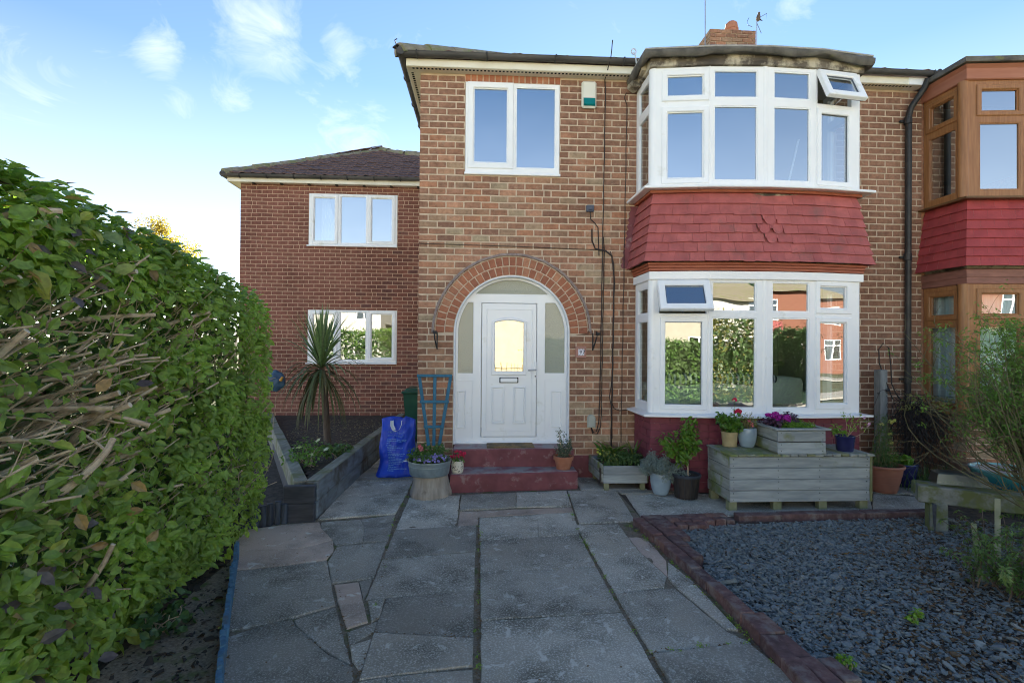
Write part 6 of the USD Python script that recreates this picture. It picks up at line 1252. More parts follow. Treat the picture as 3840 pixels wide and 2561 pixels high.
hp = np.array(hp); vq = np.vstack([hp + [0, 0, 0], hp + [0.012, -0.006, 0.012]]); i = np.arange(6); m.add(vq, np.stack([i, i + 1, i + 8, i + 7], 1)); m.add(np.vstack([hp[:3] + [0, -0.002, 0], hp[:3] + [0.045, -0.004, 0.012]]), [[0, 1, 4, 3], [1, 2, 5, 4]]); part(bg, 'handle', m, HANDLE)
# blue bundle on the extension wall, beyond the hedge
hs = thing('hose_bundle', 'blue fabric bundle with an orange nozzle by the extension wall at the hedge end', 'hose reel', (-2.02, 0.6, 0))
ic = trimesh.creation.icosphere(3); v = np.array(ic.vertices); v = v * (1 + 0.5 * (meshkit.fbm(v * 2.2, 3, 5)[:, None] - 0.5)) * [0.15, 0.10, 0.18]
m = MB(); m.add(v * 0.8 + [-2.02, 0.6, 1.20], ic.faces); part(hs, 'bundle', m, noisy('blue_cloth', (0.03, 0.06, 0.11), (0.06, 0.12, 0.17), 6, 0.5, 0.5, 30), True)
m = MB(); tube(m, [(-1.93, 0.52, 1.21), (-1.90, 0.51, 1.26)], [0.022, 0.014], 8); part(hs, 'nozzle', m, plain('orange_plastic', (0.55, 0.26, 0.03), 0.4))
m = MB(); beam(m, (-2.02, 0.65, 0.2), (-2.02, 0.65, 1.12), 0.03, 0.03); part(hs, 'stake', m, BARK)

# ------------------------------------------------------------------ steps, mat, things on the steps
st = thing('front_steps', 'two maroon painted steps up to the white front door', 'steps', (1.2, -0.3, 0))
m = MB(); extr(m, orient_polygons(Polygon([(0.465, -0.655), (1.99, -0.53), (1.99, 0.07), (0.465, 0.07)])), GROUND, -0.03, 0.20, 0.012); low = part(st, 'lower_step', m, MAROON)
m = MB(); extr(m, orient_polygons(Polygon([(0.478, -0.64), (1.98, -0.516), (1.98, -0.26), (0.478, -0.29)])), GROUND, 0.196, 0.2045, 0.003); part(low, 'tread', m, STEP_TOP)
m = MB(); extr(m, sbox(0.47, -0.285, 1.985, 0.075), GROUND, 0.2, 0.425, 0.012); up = part(st, 'upper_step', m, MAROON)
m = MB(); extr(m, sbox(0.48, -0.272, 1.975, 0.035), GROUND, 0.42, 0.4295, 0.003); part(up, 'tread', m, STEP_TOP)
dm = thing('doormat', 'brown coir doormat on the top step', 'doormat', (1.2, -0.12, 0.43)); m = MB(); cbox(m, (1.195, -0.13, 0.439), (0.60, 0.27, 0.018), 0.005, jit=0.002); part(dm, 'mat', m, MATM)
def pot(th, c, prof, mt, name='pot', n=28): m = MB(); lathe(m, prof, c, n); return part(th, name, m, mt, 40)
def soil(th, c, r): m = MB(); disc(m, c, r); part(th, 'soil', m, SOIL)
# tree stump with the zinc tub
sp_ = thing('tree_stump', 'short bare tree stump carrying the zinc flower tub', 'stump', (0.24, -0.72, 0))
an = np.linspace(0, 2 * np.pi, 40, endpoint=False); rr = 1 + 0.05 * np.sin(3 * an + 1) + 0.03 * np.sin(7 * an) - 0.10 * np.exp(-((an - 4.75) / 0.05) ** 2); lv_ = []
for z, r in ((-0.02, 0.235), (0.03, 0.232), (0.12, 0.205), (0.225, 0.188), (0.235, 0.182)): lv_.append(np.stack([0.24 + rr * r * np.cos(an), -0.72 + rr * r * np.sin(an), np.full(40, z)], 1))
m = MB(); i = np.arange(40); 
for a in range(4): m.add(np.vstack(lv_[a:a + 2]), np.stack([i, (i + 1) % 40, (i + 1) % 40 + 40, i + 40], 1))
m.add(np.vstack([[[0.24, -0.72, 0.235]], lv_[4]]), np.stack([0 * i, i + 1, (i + 1) % 40 + 1], 1)); part(sp_, 'wood', m, STUMPW, 35)
tc = (0.235, -0.74, 0.238); tb = thing('flower_tub', 'round zinc tub of lilac and coral flowers on the tree stump', 'planter', tc)
pot(tb, tc, [(0.0, 0.0), (0.215, 0.0), (0.222, 0.006), (0.226, 0.02), (0.236, 0.10), (0.240, 0.105), (0.237, 0.112), (0.243, 0.150), (0.252, 0.156), (0.250, 0.166), (0.236, 0.162), (0.232, 0.12)], GALV, 'tub', 44); soil(tb, (tc[0], tc[1], tc[2] + 0.125), 0.232)
m = MB(); tube(m, [(tc[0] - 0.245, tc[1] - 0.06, tc[2] + 0.16), (tc[0] - 0.285, tc[1] - 0.03, tc[2] + 0.15), (tc[0] - 0.285, tc[1] + 0.03, tc[2] + 0.15), (tc[0] - 0.245, tc[1] + 0.06, tc[2] + 0.16)], 0.008, 6); part(tb, 'handle', m, STEEL)
m = MB()
for k in range(24):
    a, r = rng.uniform(0, 6.28), 0.2 * math.sqrt(rng.random()); blob_leaves(m, (tc[0] + r * math.cos(a), tc[1] + r * math.sin(a), tc[2] + 0.19 + 0.05 * rng.random()), 0.07, 34, 0.036, 0.018)
for k in range(7):
    a = rng.uniform(0, 6.28); blob_leaves(m, (tc[0] + 0.10 * math.cos(a), tc[1] + 0.06 + 0.08 * math.sin(a), tc[2] + 0.27), 0.06, 26, 0.05, 0.022)
part(tb, 'foliage', m, GREEN, kind='stuff')
for k in range(62):
    a = rng.uniform(math.pi * 1.15, math.pi * 1.95); r = rng.uniform(0.10, 0.245); q = (tc[0] + 0.01 + r * math.cos(a) * 0.85, tc[1] + r * math.sin(a) * 0.98, tc[2] + 0.175 + 0.30 * (0.25 - r) + 0.02 * rng.random()); m = MB(); flower(m, q, 0.0165, 5, (0, -0.9, 0.7)); part(tb, 'lilac_flower', m, PURPLE)
for k in range(5): m = MB(); puff(m, (tc[0] - 0.10 + rng.normal(0, 0.016), tc[1] - 0.05, tc[2] + 0.30 + rng.normal(0, 0.014)), 0.022, 16, 0.022); part(tb, 'coral_flower', m, PINKF)
# trellis
tr = thing('blue_trellis', 'blue fan shaped wooden trellis leaning on the brick pier by the door', 'trellis', (0.22, -0.05, 0.4))
def slat(a, b, w=0.036, d=0.016, y=-0.03): m = MB(); beam(m, (a[0], y, a[1]), (b[0], y - 0.0, b[1]), d, w, 0.003, (0, 1, 0), 0.001) if False else beam(m, (a[0], y, a[1]), (b[0], y, b[1]), w, d, 0.003, (0, -1, 0)); part(tr, 'slat', m, TRELLIS)
for a, b in (((0.022, 1.315), (0.15, 0.42)), ((0.222, 1.325), (0.216, 0.42)), ((0.425, 1.315), (0.285, 0.42))): slat(a, b, 0.042, 0.014, -0.028)
for z, x0, x1 in ((1.318, -0.005, 0.445), (0.985, 0.035, 0.405), (0.665, 0.085, 0.345)): slat((x0, z), (x1, z), 0.036, 0.014, -0.045)
# spotted pot on the lower step
q = (0.545, -0.555, 0.205); th = thing('flower_pot', 'cream pot with dark spots and red flowers on the lower step', 'flower pot', q)
p_ = pot(th, q, [(0.0, 0), (0.058, 0.0), (0.068, 0.012), (0.074, 0.05), (0.073, 0.10), (0.064, 0.128), (0.068, 0.140), (0.062, 0.141), (0.057, 0.12)], SPOT); soil(th, (q[0], q[1], q[2] + 0.12), 0.06)
for k in range(26):
    a, z = rng.uniform(math.pi, 2 * math.pi), rng.uniform(0.02, 0.11); m = MB(); c = np.array([q[0] + 0.0755 * math.cos(a), q[1] + 0.0755 * math.sin(a), q[2] + z]); n_ = np.array([math.cos(a), math.sin(a), 0]); x_ = np.cross(n_, [0, 0, 1.0]); w_ = np.linspace(0, 2 * np.pi, 8, endpoint=False); r_ = rng.uniform(0.004, 0.007)
    m.add(np.vstack([c, c + r_ * (np.cos(w_)[:, None] * x_ + np.sin(w_)[:, None] * np.array([0, 0, 1.0]))]), [[0, i + 1, (i + 1) % 8 + 1] for i in range(8)]); part(p_, 'spot', m, BLACK)
m = MB(); blob_leaves(m, (q[0], q[1], q[2] + 0.165), 0.075, 120, 0.032, 0.02); part(th, 'foliage', m, GREEN, kind='stuff')
for d in ((-0.055, -0.03, 0.195), (0.0, -0.045, 0.20), (0.055, -0.02, 0.20), (-0.02, 0.02, 0.235), (0.075, 0.01, 0.215), (0.03, 0.03, 0.225), (-0.07, 0.0, 0.17)): m = MB(); puff(m, np.array(q) + d, 0.028, 22, 0.024); part(th, 'red_flower', m, REDF)
# terracotta pot on the step, right
q = (1.835, -0.40, 0.205); th = thing('potted_shrub', 'small grey green shrub in a terracotta pot on the right of the lower step', 'potted plant', q)
pot(th, q, [(0, 0), (0.082, 0), (0.086, 0.006), (0.108, 0.112), (0.121, 0.114), (0.127, 0.160), (0.119, 0.163), (0.11, 0.16), (0.105, 0.13)], TERRA); soil(th, (q[0], q[1], q[2] + 0.14), 0.108)
m = MB(); tp = []
for k in range(9): tp.append(stem(m, np.array(q) + [0, 0, 0.13], np.array(q) + [rng.normal(0, 0.05) - 0.01, rng.normal(0, 0.04), rng.uniform(0.26, 0.48)], 0.004, 0.0016, 0.06, 8, 4))
part(th, 'stems', m, TWIG); m = MB()
for p in tp:
    for c in p[2:]: blob_leaves(m, c, 0.028, 12, 0.026, 0.013)
part(th, 'foliage', m, leafy('greygreen_leaf', [(0, (0.07, 0.105, 0.06)), (1, (0.14, 0.19, 0.13))], 0.5, 0.15), kind='stuff')

# ------------------------------------------------------------------ planters below the bay
def plank(th, a, b, w, h, mt, name='plank', up=(0, 0, 1)): m = MB(); beam(m, a, b, w, h, 0.004, up, 0.0018); return part(th, name, m, mt)
th = thing('trough_planter', 'low grey wooden trough of mixed green plants left of the bay', 'planter', (2.55, -0.35, 0))
FX0, FX1, FY0, FY1 = 2.285, 2.815, -0.61, -0.06
for k, (z0_, z1_) in enumerate(((0.075, 0.178), (0.182, 0.285))):
    plank(th, (FX0 + 0.0, FY0, (z0_ + z1_) / 2), (FX1, FY0, (z0_ + z1_) / 2), 0.02, z1_ - z0_, GREYWOOD)
    plank(th, (FX0 - 0.012, FY0 + 0.008, (z0_ + z1_) / 2 + 0.012), (FX0 - 0.055, FY1, (z0_ + z1_) / 2 + 0.018), 0.02, z1_ - z0_, GREYWOOD_Y); plank(th, (FX1 + 0.011, FY0 + 0.01, (z0_ + z1_) / 2), (FX1 + 0.011, FY1, (z0_ + z1_) / 2), 0.02, z1_ - z0_, GREYWOOD_Y); plank(th, (FX0 - 0.05, FY1, (z0_ + z1_) / 2), (FX1, FY1, (z0_ + z1_) / 2), 0.02, z1_ - z0_, GREYWOOD)
for x, y in ((2.325, -0.585), (2.765, -0.585), (2.30, -0.09), (2.765, -0.09)): m = MB(); cbox(m, (x, y, 0.05), (0.06, 0.04, 0.12), 0.004); part(th, 'leg', m, GREENWOOD)
m = MB(); box(m, (FX0 - 0.03, FY0 + 0.01, 0.08), (FX1, FY1 - 0.01, 0.25)); part(th, 'soil', m, SOIL)
m = MB()
for k in range(34): blob_leaves(m, (rng.uniform(FX0 + 0.02, FX1 - 0.03), rng.uniform(FY0 + 0.03, FY1 - 0.05), 0.29 + rng.uniform(0, 0.08)), 0.075, 44, 0.038, 0.02)
part(th, 'foliage', m, DEEP, kind='stuff'); m = MB()
for k in range(9): blob_leaves(m, (rng.uniform(FX0 + 0.02, FX0 + 0.3), rng.uniform(FY0 + 0.1, FY1), 0.36 + rng.uniform(0, 0.08)), 0.06, 30, 0.034, 0.02)
part(th, 'foliage', m, GREEN, kind='stuff')
for k in range(16):
    az = rng.uniform(0, 6.28); part(th, 'strap_leaf', strap((2.48 + rng.normal(0, 0.04), -0.25, 0.32), (math.cos(az) * 0.6, math.sin(az) * 0.6, 0.8), rng.uniform(0.22, 0.34), 0.045, 0.14), GREEN, True)
for k in range(6): az = rng.uniform(0, 6.28); part(th, 'strap_leaf', strap((2.74, -0.3, 0.3), (math.cos(az) * 0.35, math.sin(az) * 0.35, 0.9), rng.uniform(0.2, 0.32), 0.03, 0.07), GREEN, True)
for k in range(5): m = MB(); flower(m, (2.30 + rng.normal(0, 0.03), -0.35 + rng.normal(0, 0.06), 0.41 + rng.normal(0, 0.02)), 0.02); part(th, 'yellow_flower', m, plain(f'yellow_petal_{k}', (0.5, 0.5, 0.06), 0.6))
def ovalpot(q, s, th, mt): pot(th, q, np.array([(0.0, 0), (0.070, 0), (0.082, 0.010), (0.104, 0.07), (0.118, 0.15), (0.119, 0.20), (0.113, 0.245), (0.108, 0.25), (0.104, 0.245), (0.106, 0.21)]) * s, mt, n=32)
q = np.array((2.915, -0.80, 0.0)); th = thing('potted_shrub', 'silver leaved shrub in a blue grey pot beside the trough planter', 'potted plant', q); ovalpot(q, 1.0, th, GREYPOT); soil(th, q + [0, 0, 0.215], 0.105)
m = MB(); tp = []
for k in range(34):
    a = rng.uniform(0, 6.28); r = rng.uniform(0.06, 0.26); tp.append(stem(m, q + [0, 0, 0.2], q + [r * math.cos(a) - 0.015, r * math.sin(a) * 0.8, 0.29 + (0.26 - r) * 1.0 * rng.random() + 0.06 * rng.random()], 0.004, 0.0018, 0.14, 6, 4))
for k in range(6): tp.append(stem(m, q + [0.03, -0.05, 0.22], q + [rng.uniform(0.1, 0.26), -0.1, rng.uniform(0.16, 0.26)], 0.0035, 0.0015, 0.1, 6, 4))
part(th, 'stems', m, noisy('silver_stem', (0.25, 0.22, 0.18), (0.38, 0.34, 0.29), 20, 0.8)); m = MB()
for p in tp:
    for c in p[3:]: blob_leaves(m, c, 0.036, 40, 0.032, 0.011)
part(th, 'foliage', m, SILVER, kind='stuff')
q = np.array((3.17, -0.92, 0.0)); th = thing('potted_tree', 'young bushy green shrub on bare stems in a dark barrel pot by the bench planter', 'potted plant', q)
m = MB()
for k in range(12): 
    a0, a1 = 2 * np.pi * k / 12 + 0.02, 2 * np.pi * (k + 1) / 12 - 0.02; w_ = np.array([a0, (a0 + a1) / 2, a1]); A = np.stack([0.125 * np.cos(w_), 0.125 * np.sin(w_), 0 * w_], 1); Bq = np.stack([0.150 * np.cos(w_), 0.150 * np.sin(w_), 0 * w_ + 0.235], 1); mm = MB(); mm.add(np.vstack([A, Bq]) + q, [[0, 1, 4, 3], [1, 2, 5, 4]]); part(th, 'stave', mm, BARREL)
pot(th, q, [(0.0, 0.002), (0.120, 0.004), (0.145, 0.232), (0.160, 0.235), (0.165, 0.262), (0.157, 0.270), (0.147, 0.262), (0.145, 0.235)], noisy('barrel_rim', (0.03, 0.036, 0.045), (0.06, 0.07, 0.085), 6, 0.4)); soil(th, q + [0, 0, 0.245], 0.15)
m = MB(); b0 = q + [0.01, -0.02, 0.24]; trunk = stem(m, b0, q + [0.0, -0.02, 0.42], 0.010, 0.008, 0.03, 6, 7); tp = []
for e, r in (((-0.02, -0.02, 0.62), .006), ((0.07, -0.02, 0.80), .006), ((-0.20, -0.03, 0.55), .005), ((0.10, 0.0, 0.66), .004), ((0.03, 0.03, 0.86), .004), ((-0.25, 0.0, 0.68), .004), ((-0.08, -0.04, 0.72), .004)): tp.append(stem(m, trunk[-2 if e[0] > -.1 else 3], q + e, r, 0.002, 0.07, 7, 6))
part(th, 'stems', m, TWIG, True); m = MB()
for p in tp:
    for c in p[3:]: blob_leaves(m, c, 0.066, 20, 0.066, 0.038)
part(th, 'foliage', m, BRIGHT, kind='stuff')
# long bench planter of grey boards
X0, X1, Y0, Y1 = 3.435, 4.985, -1.42, -0.90
th = thing('bench_planter', 'long grey weathered timber planter bench in front of the bay', 'planter', (4.2, -1.15, 0)); bench = th
zs = np.linspace(0.088, 0.562, 5)
for a, b in zip(zs, zs[1:]):
    zc, h = (a + b) / 2, b - a - 0.005
    plank(th, (X0, Y0, zc), (X1 - 0.025, Y0, zc), 0.024, h, GREYWOOD); plank(th, (X0 + 0.013, Y0 + 0.014, zc), (X0 + 0.013, Y1, zc), 0.024, h, GREYWOOD_Y); plank(th, (X1 - 0.012, Y0 + 0.0, zc), (X1 - 0.012, Y1, zc), 0.024, h, GREYWOOD_Y); plank(th, (X0, Y1, zc), (X1, Y1, zc), 0.024, h, GREYWOOD)
    for x in (X0 + 0.035, X0 + 0.52, X0 + 0.97, X1 - 0.06):
        m = MB()
        for dz in (-0.032, 0.032): lathe(m, [(0.0, 0.0), (0.0052, -0.001), (0.0052, 0.002)], (0, 0, 0), 8); 
        m = MB()
        for dz in (-0.034, 0.034): tube(m, [(x + rng.normal(0, .004), Y0 - 0.0115, zc + dz), (x, Y0 - 0.0132, zc + dz)], 0.0055, 8)
        part(th, 'nails', m, BLACK)
m = MB(); cbox(m, (X1 - 0.012, Y0 - 0.0135, 0.325), (0.026, 0.004, 0.474), 0.001); part(th, 'corner_strip', m, GREENWOOD)
nb_ = 17
for k in range(nb_):
    x = X0 - 0.015 + (X1 - X0 + 0.035) * (k + 0.5) / nb_; m = MB(); cbox(m, (x, (Y0 + Y1) / 2 - 0.005, 0.578 + rng.normal(0, 0.0015)), ((X1 - X0 + 0.035) / nb_ - 0.007, Y1 - Y0 + 0.05, 0.024), 0.004, jit=0.002); part(th, 'top_board', m, GREYWOOD_Y if k % 4 != 1 else GREENWOOD)
for x in (X0 + 0.015, X0 + 0.50, X0 + 1.0, X1 - 0.10):
    for y in (Y0 + 0.045, Y1 - 0.06): m = MB(); cbox(m, (x + 0.025, y, 0.04), (0.09, 0.07, 0.10), 0.004); part(th, 'leg', m, GREENWOOD)
th = thing('planter_box', 'small square grey timber box of flowers standing on the bench planter', 'planter', (4.22, -1.15, 0.59)); x0, x1, y0, y1 = 3.955, 4.478, -1.415, -0.93
for a, b in ((0.595, 0.713), (0.717, 0.835)):
    zc, h = (a + b) / 2, b - a - 0.004
    plank(th, (x0, y0, zc), (x1, y0, zc), 0.022, h, GREYWOOD); plank(th, (x0 + 0.012, y0 + 0.012, zc), (x0 + 0.012, y1, zc), 0.022, h, GREYWOOD_Y); plank(th, (x1 - 0.011, y0 + 0.012, zc), (x1 - 0.011, y1, zc), 0.022, h, GREYWOOD_Y); plank(th, (x0, y1, zc), (x1, y1, zc), 0.022, h, GREYWOOD)
    m = MB()
    for x in (x0 + 0.035, x1 - 0.035):
        for dz in (-0.035, 0.035): tube(m, [(x, y0 - 0.0105, zc + dz), (x, y0 - 0.0122, zc + dz)], 0.005, 8)
    part(th, 'nails', m, BLACK)
m = MB(); cbox(m, ((x0 + x1) / 2, y0 - 0.012, 0.600), (x1 - x0 + 0.005, 0.012, 0.02), 0.003); part(th, 'foot_strip', m, GREYWOOD)
for a, b, mt in (((x0 - 0.03, y0 + 0.005, 0.848), (x1 + 0.05, y0 + 0.005, 0.848), GREYWOOD), ((x0 - 0.005, y0 + 0.04, 0.8485), (x0 - 0.005, y1 + 0.03, 0.8485), GREYWOOD_Y), ((x1 + 0.025, y0 + 0.04, 0.8485), (x1 + 0.025, y1 + 0.03, 0.8485), GREYWOOD_Y), ((x0 + 0.03, y1 + 0.005, 0.848), (x1 - 0.01, y1 + 0.005, 0.848), GREYWOOD)): plank(th, a, b, 0.062, 0.022, mt, 'rim')
m = MB(); box(m, (x0 + 0.03, y0 + 0.03, 0.62), (x1 - 0.03, y1 - 0.02, 0.80)); part(th, 'soil', m, SOIL); m = MB()
for k in range(46): blob_leaves(m, (rng.uniform(x0 + 0.12, x1 - 0.05), rng.uniform(y0 + 0.04, y1 - 0.05), 0.835 + 0.035 * rng.random()), 0.05, 46, 0.026, 0.009)
part(th, 'foliage', m, BRIGHT, kind='stuff'); m = MB()
for k in range(9): blob_leaves(m, (rng.uniform(x0 + 0.04, x0 + 0.17), rng.uniform(y0 + 0.12, y1 - 0.1), 0.86 + 0.04 * rng.random()), 0.06, 30, 0.045, 0.03)
for k in range(12): blob_leaves(m, (rng.uniform(x0 + 0.26, x0 + 0.44), rng.uniform(y0 + 0.28, y1 - 0.05), 0.90 + 0.05 * rng.random()), 0.045, 26, 0.034, 0.02)
part(th, 'purple_foliage', m, DARKF, kind='stuff')
for k in range(9): m = MB(); puff(m, (x0 + 0.13 + rng.normal(0, 0.045), y0 + 0.2 + rng.normal(0, 0.04), 0.945 + rng.normal(0, 0.02)), 0.035, 26, 0.034, 0.6); part(th, 'magenta_flower', m, MAGF)
for k in range(4): m = MB(); puff(m, (x0 + 0.24 + rng.normal(0, 0.02), y0 + 0.33, 0.925 + rng.normal(0, 0.015)), 0.02, 14, 0.02); part(th, 'pink_flower', m, PINKF)
# pots on the bench
q = np.array((3.645, -0.985, 0.592)); th = thing('potted_geranium', 'mustard yellow pot of red geranium on the left end of the bench planter', 'potted plant', q)
pot(th, q, [(0, 0), (0.072, 0), (0.076, 0.006), (0.086, 0.13), (0.089, 0.132), (0.093, 0.165), (0.086, 0.167), (0.082, 0.15)], YPOT); soil(th, q + [0, 0, 0.148], 0.083); m = MB(); tp = []
for k in range(14): a = rng.uniform(0, 6.28); tp.append(stem(m, q + [0, 0, 0.14], q + [0.09 * math.cos(a), 0.09 * math.sin(a), rng.uniform(0.2, 0.34)], 0.003, 0.002, 0.08, 5, 4))
tall = stem(m, q + [0.01, 0, 0.15], q + [0.045, -0.02, 0.52], 0.003, 0.0018, 0.05, 8, 4); stem(m, q + [0.02, 0, 0.15], q + [0.075, -0.03, 0.375], 0.003, 0.002, 0.05, 6, 4); part(th, 'stems', m, GREEN); m = MB()
for p in tp: blob_leaves(m, p[-1], 0.05, 16, 0.048, 0.046)
for p in tp: blob_leaves(m, p[2], 0.04, 8, 0.045, 0.04)
blob_leaves(m, tall[5], 0.03, 8, 0.02, 0.014); part(th, 'foliage', m, BRIGHT, kind='stuff')
for d, r, n_ in (((0.08, -0.03, 0.385), 0.05, 60), ((0.045, -0.02, 0.525), 0.015, 12)): m = MB(); puff(m, q + d, r, n_, 0.03); part(th, 'red_flower', m, REDF)
q = np.array((3.825, -1.035, 0.592)); th = thing('potted_flowers', 'blue grey pot of trailing red flowers between the yellow pot and the planter box', 'potted plant', q); ovalpot(q, 0.86, th, GREYPOT); soil(th, q + [0, 0, 0.185], 0.09); m = MB(); tp = []
for k in range(18): a = rng.uniform(0, 6.28); r = rng.uniform(0.03, 0.13); tp.append(stem(m, q + [0, 0, 0.18], q + [r * math.cos(a), r * math.sin(a), 0.25 + 0.12 * rng.random()], 0.002, 0.001, 0.15, 6, 4))
part(th, 'stems', m, TWIG); m = MB()
for p in tp:
    for c in p[2:]: blob_leaves(m, c, 0.025, 6, 0.02, 0.011)
part(th, 'foliage', m, GREEN, kind='stuff')
for d in ((0.02, -0.06, 0.27), (0.03, -0.05, 0.245), (0.0, -0.04, 0.29)): m = MB(); puff(m, q + d, 0.016, 12, 0.02); part(th, 'red_flower', m, PINKF)
q = np.array((4.80, -1.27, 0.592)); th = thing('potted_flowers', 'navy blue pot of straggly pink fuchsia on the right end of the bench planter', 'potted plant', q)
pot(th, q, [(0, 0), (0.078, 0), (0.082, 0.008), (0.092, 0.085), (0.090, 0.09), (0.096, 0.12), (0.094, 0.125), (0.101, 0.160), (0.097, 0.165), (0.090, 0.15)], NAVY); soil(th, q + [0, 0, 0.145], 0.09); m = MB(); tp = []
for e in ((-0.10, 0, 0.27), (0.08, 0.0, 0.38), (0.0, 0.03, 0.40), (0.20, 0.02, 0.40), (0.27, 0.03, 0.33), (0.15, -0.02, 0.30), (0.05, -0.02, 0.28)): tp.append(stem(m, q + [0.02, 0, 0.14], q + e, 0.0028, 0.0012, 0.12, 9, 4))
part(th, 'stems', m, TWIG); m = MB()
for p in tp:
    for c in p[5:]: blob_leaves(m, c, 0.025, 5, 0.026, 0.013)
blob_leaves(m, q + [-0.075, 0, 0.22], 0.06, 60, 0.05, 0.018); part(th, 'foliage', m, BRIGHT, kind='stuff')
for d in ((0.26, 0.0, 0.27), (0.22, 0.0, 0.36), (0.29, 0.02, 0.29), (0.19, 0, 0.25)): m = MB(); flower(m, q + d, 0.02, 5, (0, -1, -0.5)); part(th, 'pink_flower', m, plain(f'fuchsia_{len(used)}', (0.62, 0.36, 0.55), 0.6))
q = np.array((4.63, -0.98, 0.592)); th = thing('terracotta_pot', 'empty terracotta pot behind the planter box on the bench', 'pot', q); pot(th, q, [(0, 0), (0.075, 0), (0.09, 0.15), (0.100, 0.152), (0.103, 0.195), (0.095, 0.197), (0.088, 0.16)], TERRA); soil(th, q + [0, 0, 0.15], 0.088)

# ------------------------------------------------------------------ right hand corner
q = np.array((5.66, -0.74, 0.0)); th = thing('potted_plant', 'large ribbed terracotta pot of straggly yellow snapdragons right of the bench planter', 'potted plant', q)
pot(th, q, np.array([(0, 0), (0.125, 0), (0.132, 0.03), (0.137, 0.032), (0.147, 0.10), (0.152, 0.102), (0.162, 0.17), (0.167, 0.172), (0.177, 0.245), (0.192, 0.250), (0.198, 0.265), (0.192, 0.280), (0.178, 0.278), (0.168, 0.24)]) * 1.15, TERRA2, n=36); soil(th, q + [0, 0, 0.282], 0.197); m = MB(); tp = []
for k in range(26): a = rng.uniform(0, 6.28); r = rng.uniform(0, 0.15); tp.append(stem(m, q + [0.1 * math.cos(a), 0.1 * math.sin(a), 0.24], q + [r * math.cos(a) + 0.03, r * math.sin(a), rng.uniform(0.35, 0.92)], 0.0028, 0.0014, 0.06, 8, 4))
part(th, 'stems', m, noisy('dry_stem', (0.20, 0.16, 0.08), (0.30, 0.25, 0.13), 20, 0.8)); m = MB()
for p in tp:
    for c in p[1:]: blob_leaves(m, c, 0.03, 8, 0.04, 0.009)
part(th, 'foliage', m, DEEP, kind='stuff')
for d in ((-0.02, 0, 0.80), (0.12, 0, 0.82), (0.10, 0, 0.83), (0.07, -0.02, 0.68), (0.09, -0.02, 0.58), (0.14, 0, 0.84)): m = MB(); puff(m, q + d, 0.02, 14, 0.026); part(th, 'yellow_flower', m, leafy(f'lemon_petal_{len(used)}', [(0, (0.55, 0.55, 0.10)), (1, (0.68, 0.68, 0.30))], 0.6, 0.2, 1.0))
q = np.array((6.10, -0.48, 0.0)); th = thing('potted_plant', 'navy glazed pot of low bright green leaves behind the terracotta pot', 'potted plant', q)
pot(th, q, np.array([(0, 0), (0.12, 0), (0.13, 0.01), (0.158, 0.19), (0.156, 0.2), (0.165, 0.235), (0.158, 0.245), (0.148, 0.22)]) * 1.15, NAVY); soil(th, q + [0, 0, 0.245], 0.17); m = MB()
for k in range(16): a, r = rng.uniform(0, 6.28), 0.13 * math.sqrt(rng.random()); blob_leaves(m, q + [r * math.cos(a), r * math.sin(a), 0.28 + 0.05 * rng.random()], 0.05, 22, 0.05, 0.035)
part(th, 'foliage', m, BRIGHT, kind='stuff')
# fence post and chain link fence
fp = thing('chain_link_fence', 'dark chain link fence strung from a grey wooden post on the house wall', 'fence', (6.12, -0.18, 0)); A = np.array([6.13, -0.2]); B = np.array([8.6, -0.95]); D = B - A
m = MB(); cbox(m, (6.11, -0.15, 0.70), (0.105, 0.12, 1.46), 0.008, jit=0.002); part(fp, 'post', m, CONCRETE_POST)
m = MB(); cbox(m, (6.06, -0.19, 1.12), (0.06, 0.02, 0.012), 0.003); tube(m, [(6.12, -0.22, 1.16), (6.16, -0.24, 1.165)], 0.02, 8); part(fp, 'strainer', m, BLACK)
m = MB(); LN = np.linalg.norm(D)
def fp3(s, z, o=0.0): return np.array([A[0] + D[0] * s / LN, A[1] + D[1] * s / LN - 0.02 + o, z])
for z in (0.12, 0.62, 1.13): tube(m, [fp3(s, z - 0.04 * math.sin(math.pi * s / LN)) for s in np.linspace(0, LN, 14)], 0.004, 4)
part(fp, 'line_wire', m, WIRE); m = MB(); cell = 0.062; nz = 17
for k in range(int(LN / cell * 2)):
    s0_ = k * cell / 2; pts = []
    for j in range(nz): pts.append(fp3(s0_ + (cell / 2 if (j + k) % 2 else 0), 0.10 + j * cell, 0.003 * (-1) ** j))
    if k % 2 == 0: tube(m, pts, 0.0028, 3, False)
part(fp, 'mesh', m, WIRE, kind='stuff')
m = MB(); lp = [(6.20, -0.24, 1.05), (6.13, -0.2, 1.30), (6.08, -0.16, 1.52), (6.09, -0.14, 1.70), (6.15, -0.14, 1.78), (6.22, -0.15, 1.72), (6.24, -0.16, 1.5), (6.22, -0.2, 1.25), (6.26, -0.22, 1.12), (6.36, -0.25, 0.98)]; tube(m, lp, 0.0075, 6); solo('cable_loop', m, CABLE, label='loose black cable looped above the fence post', cat='cable', smooth=True)
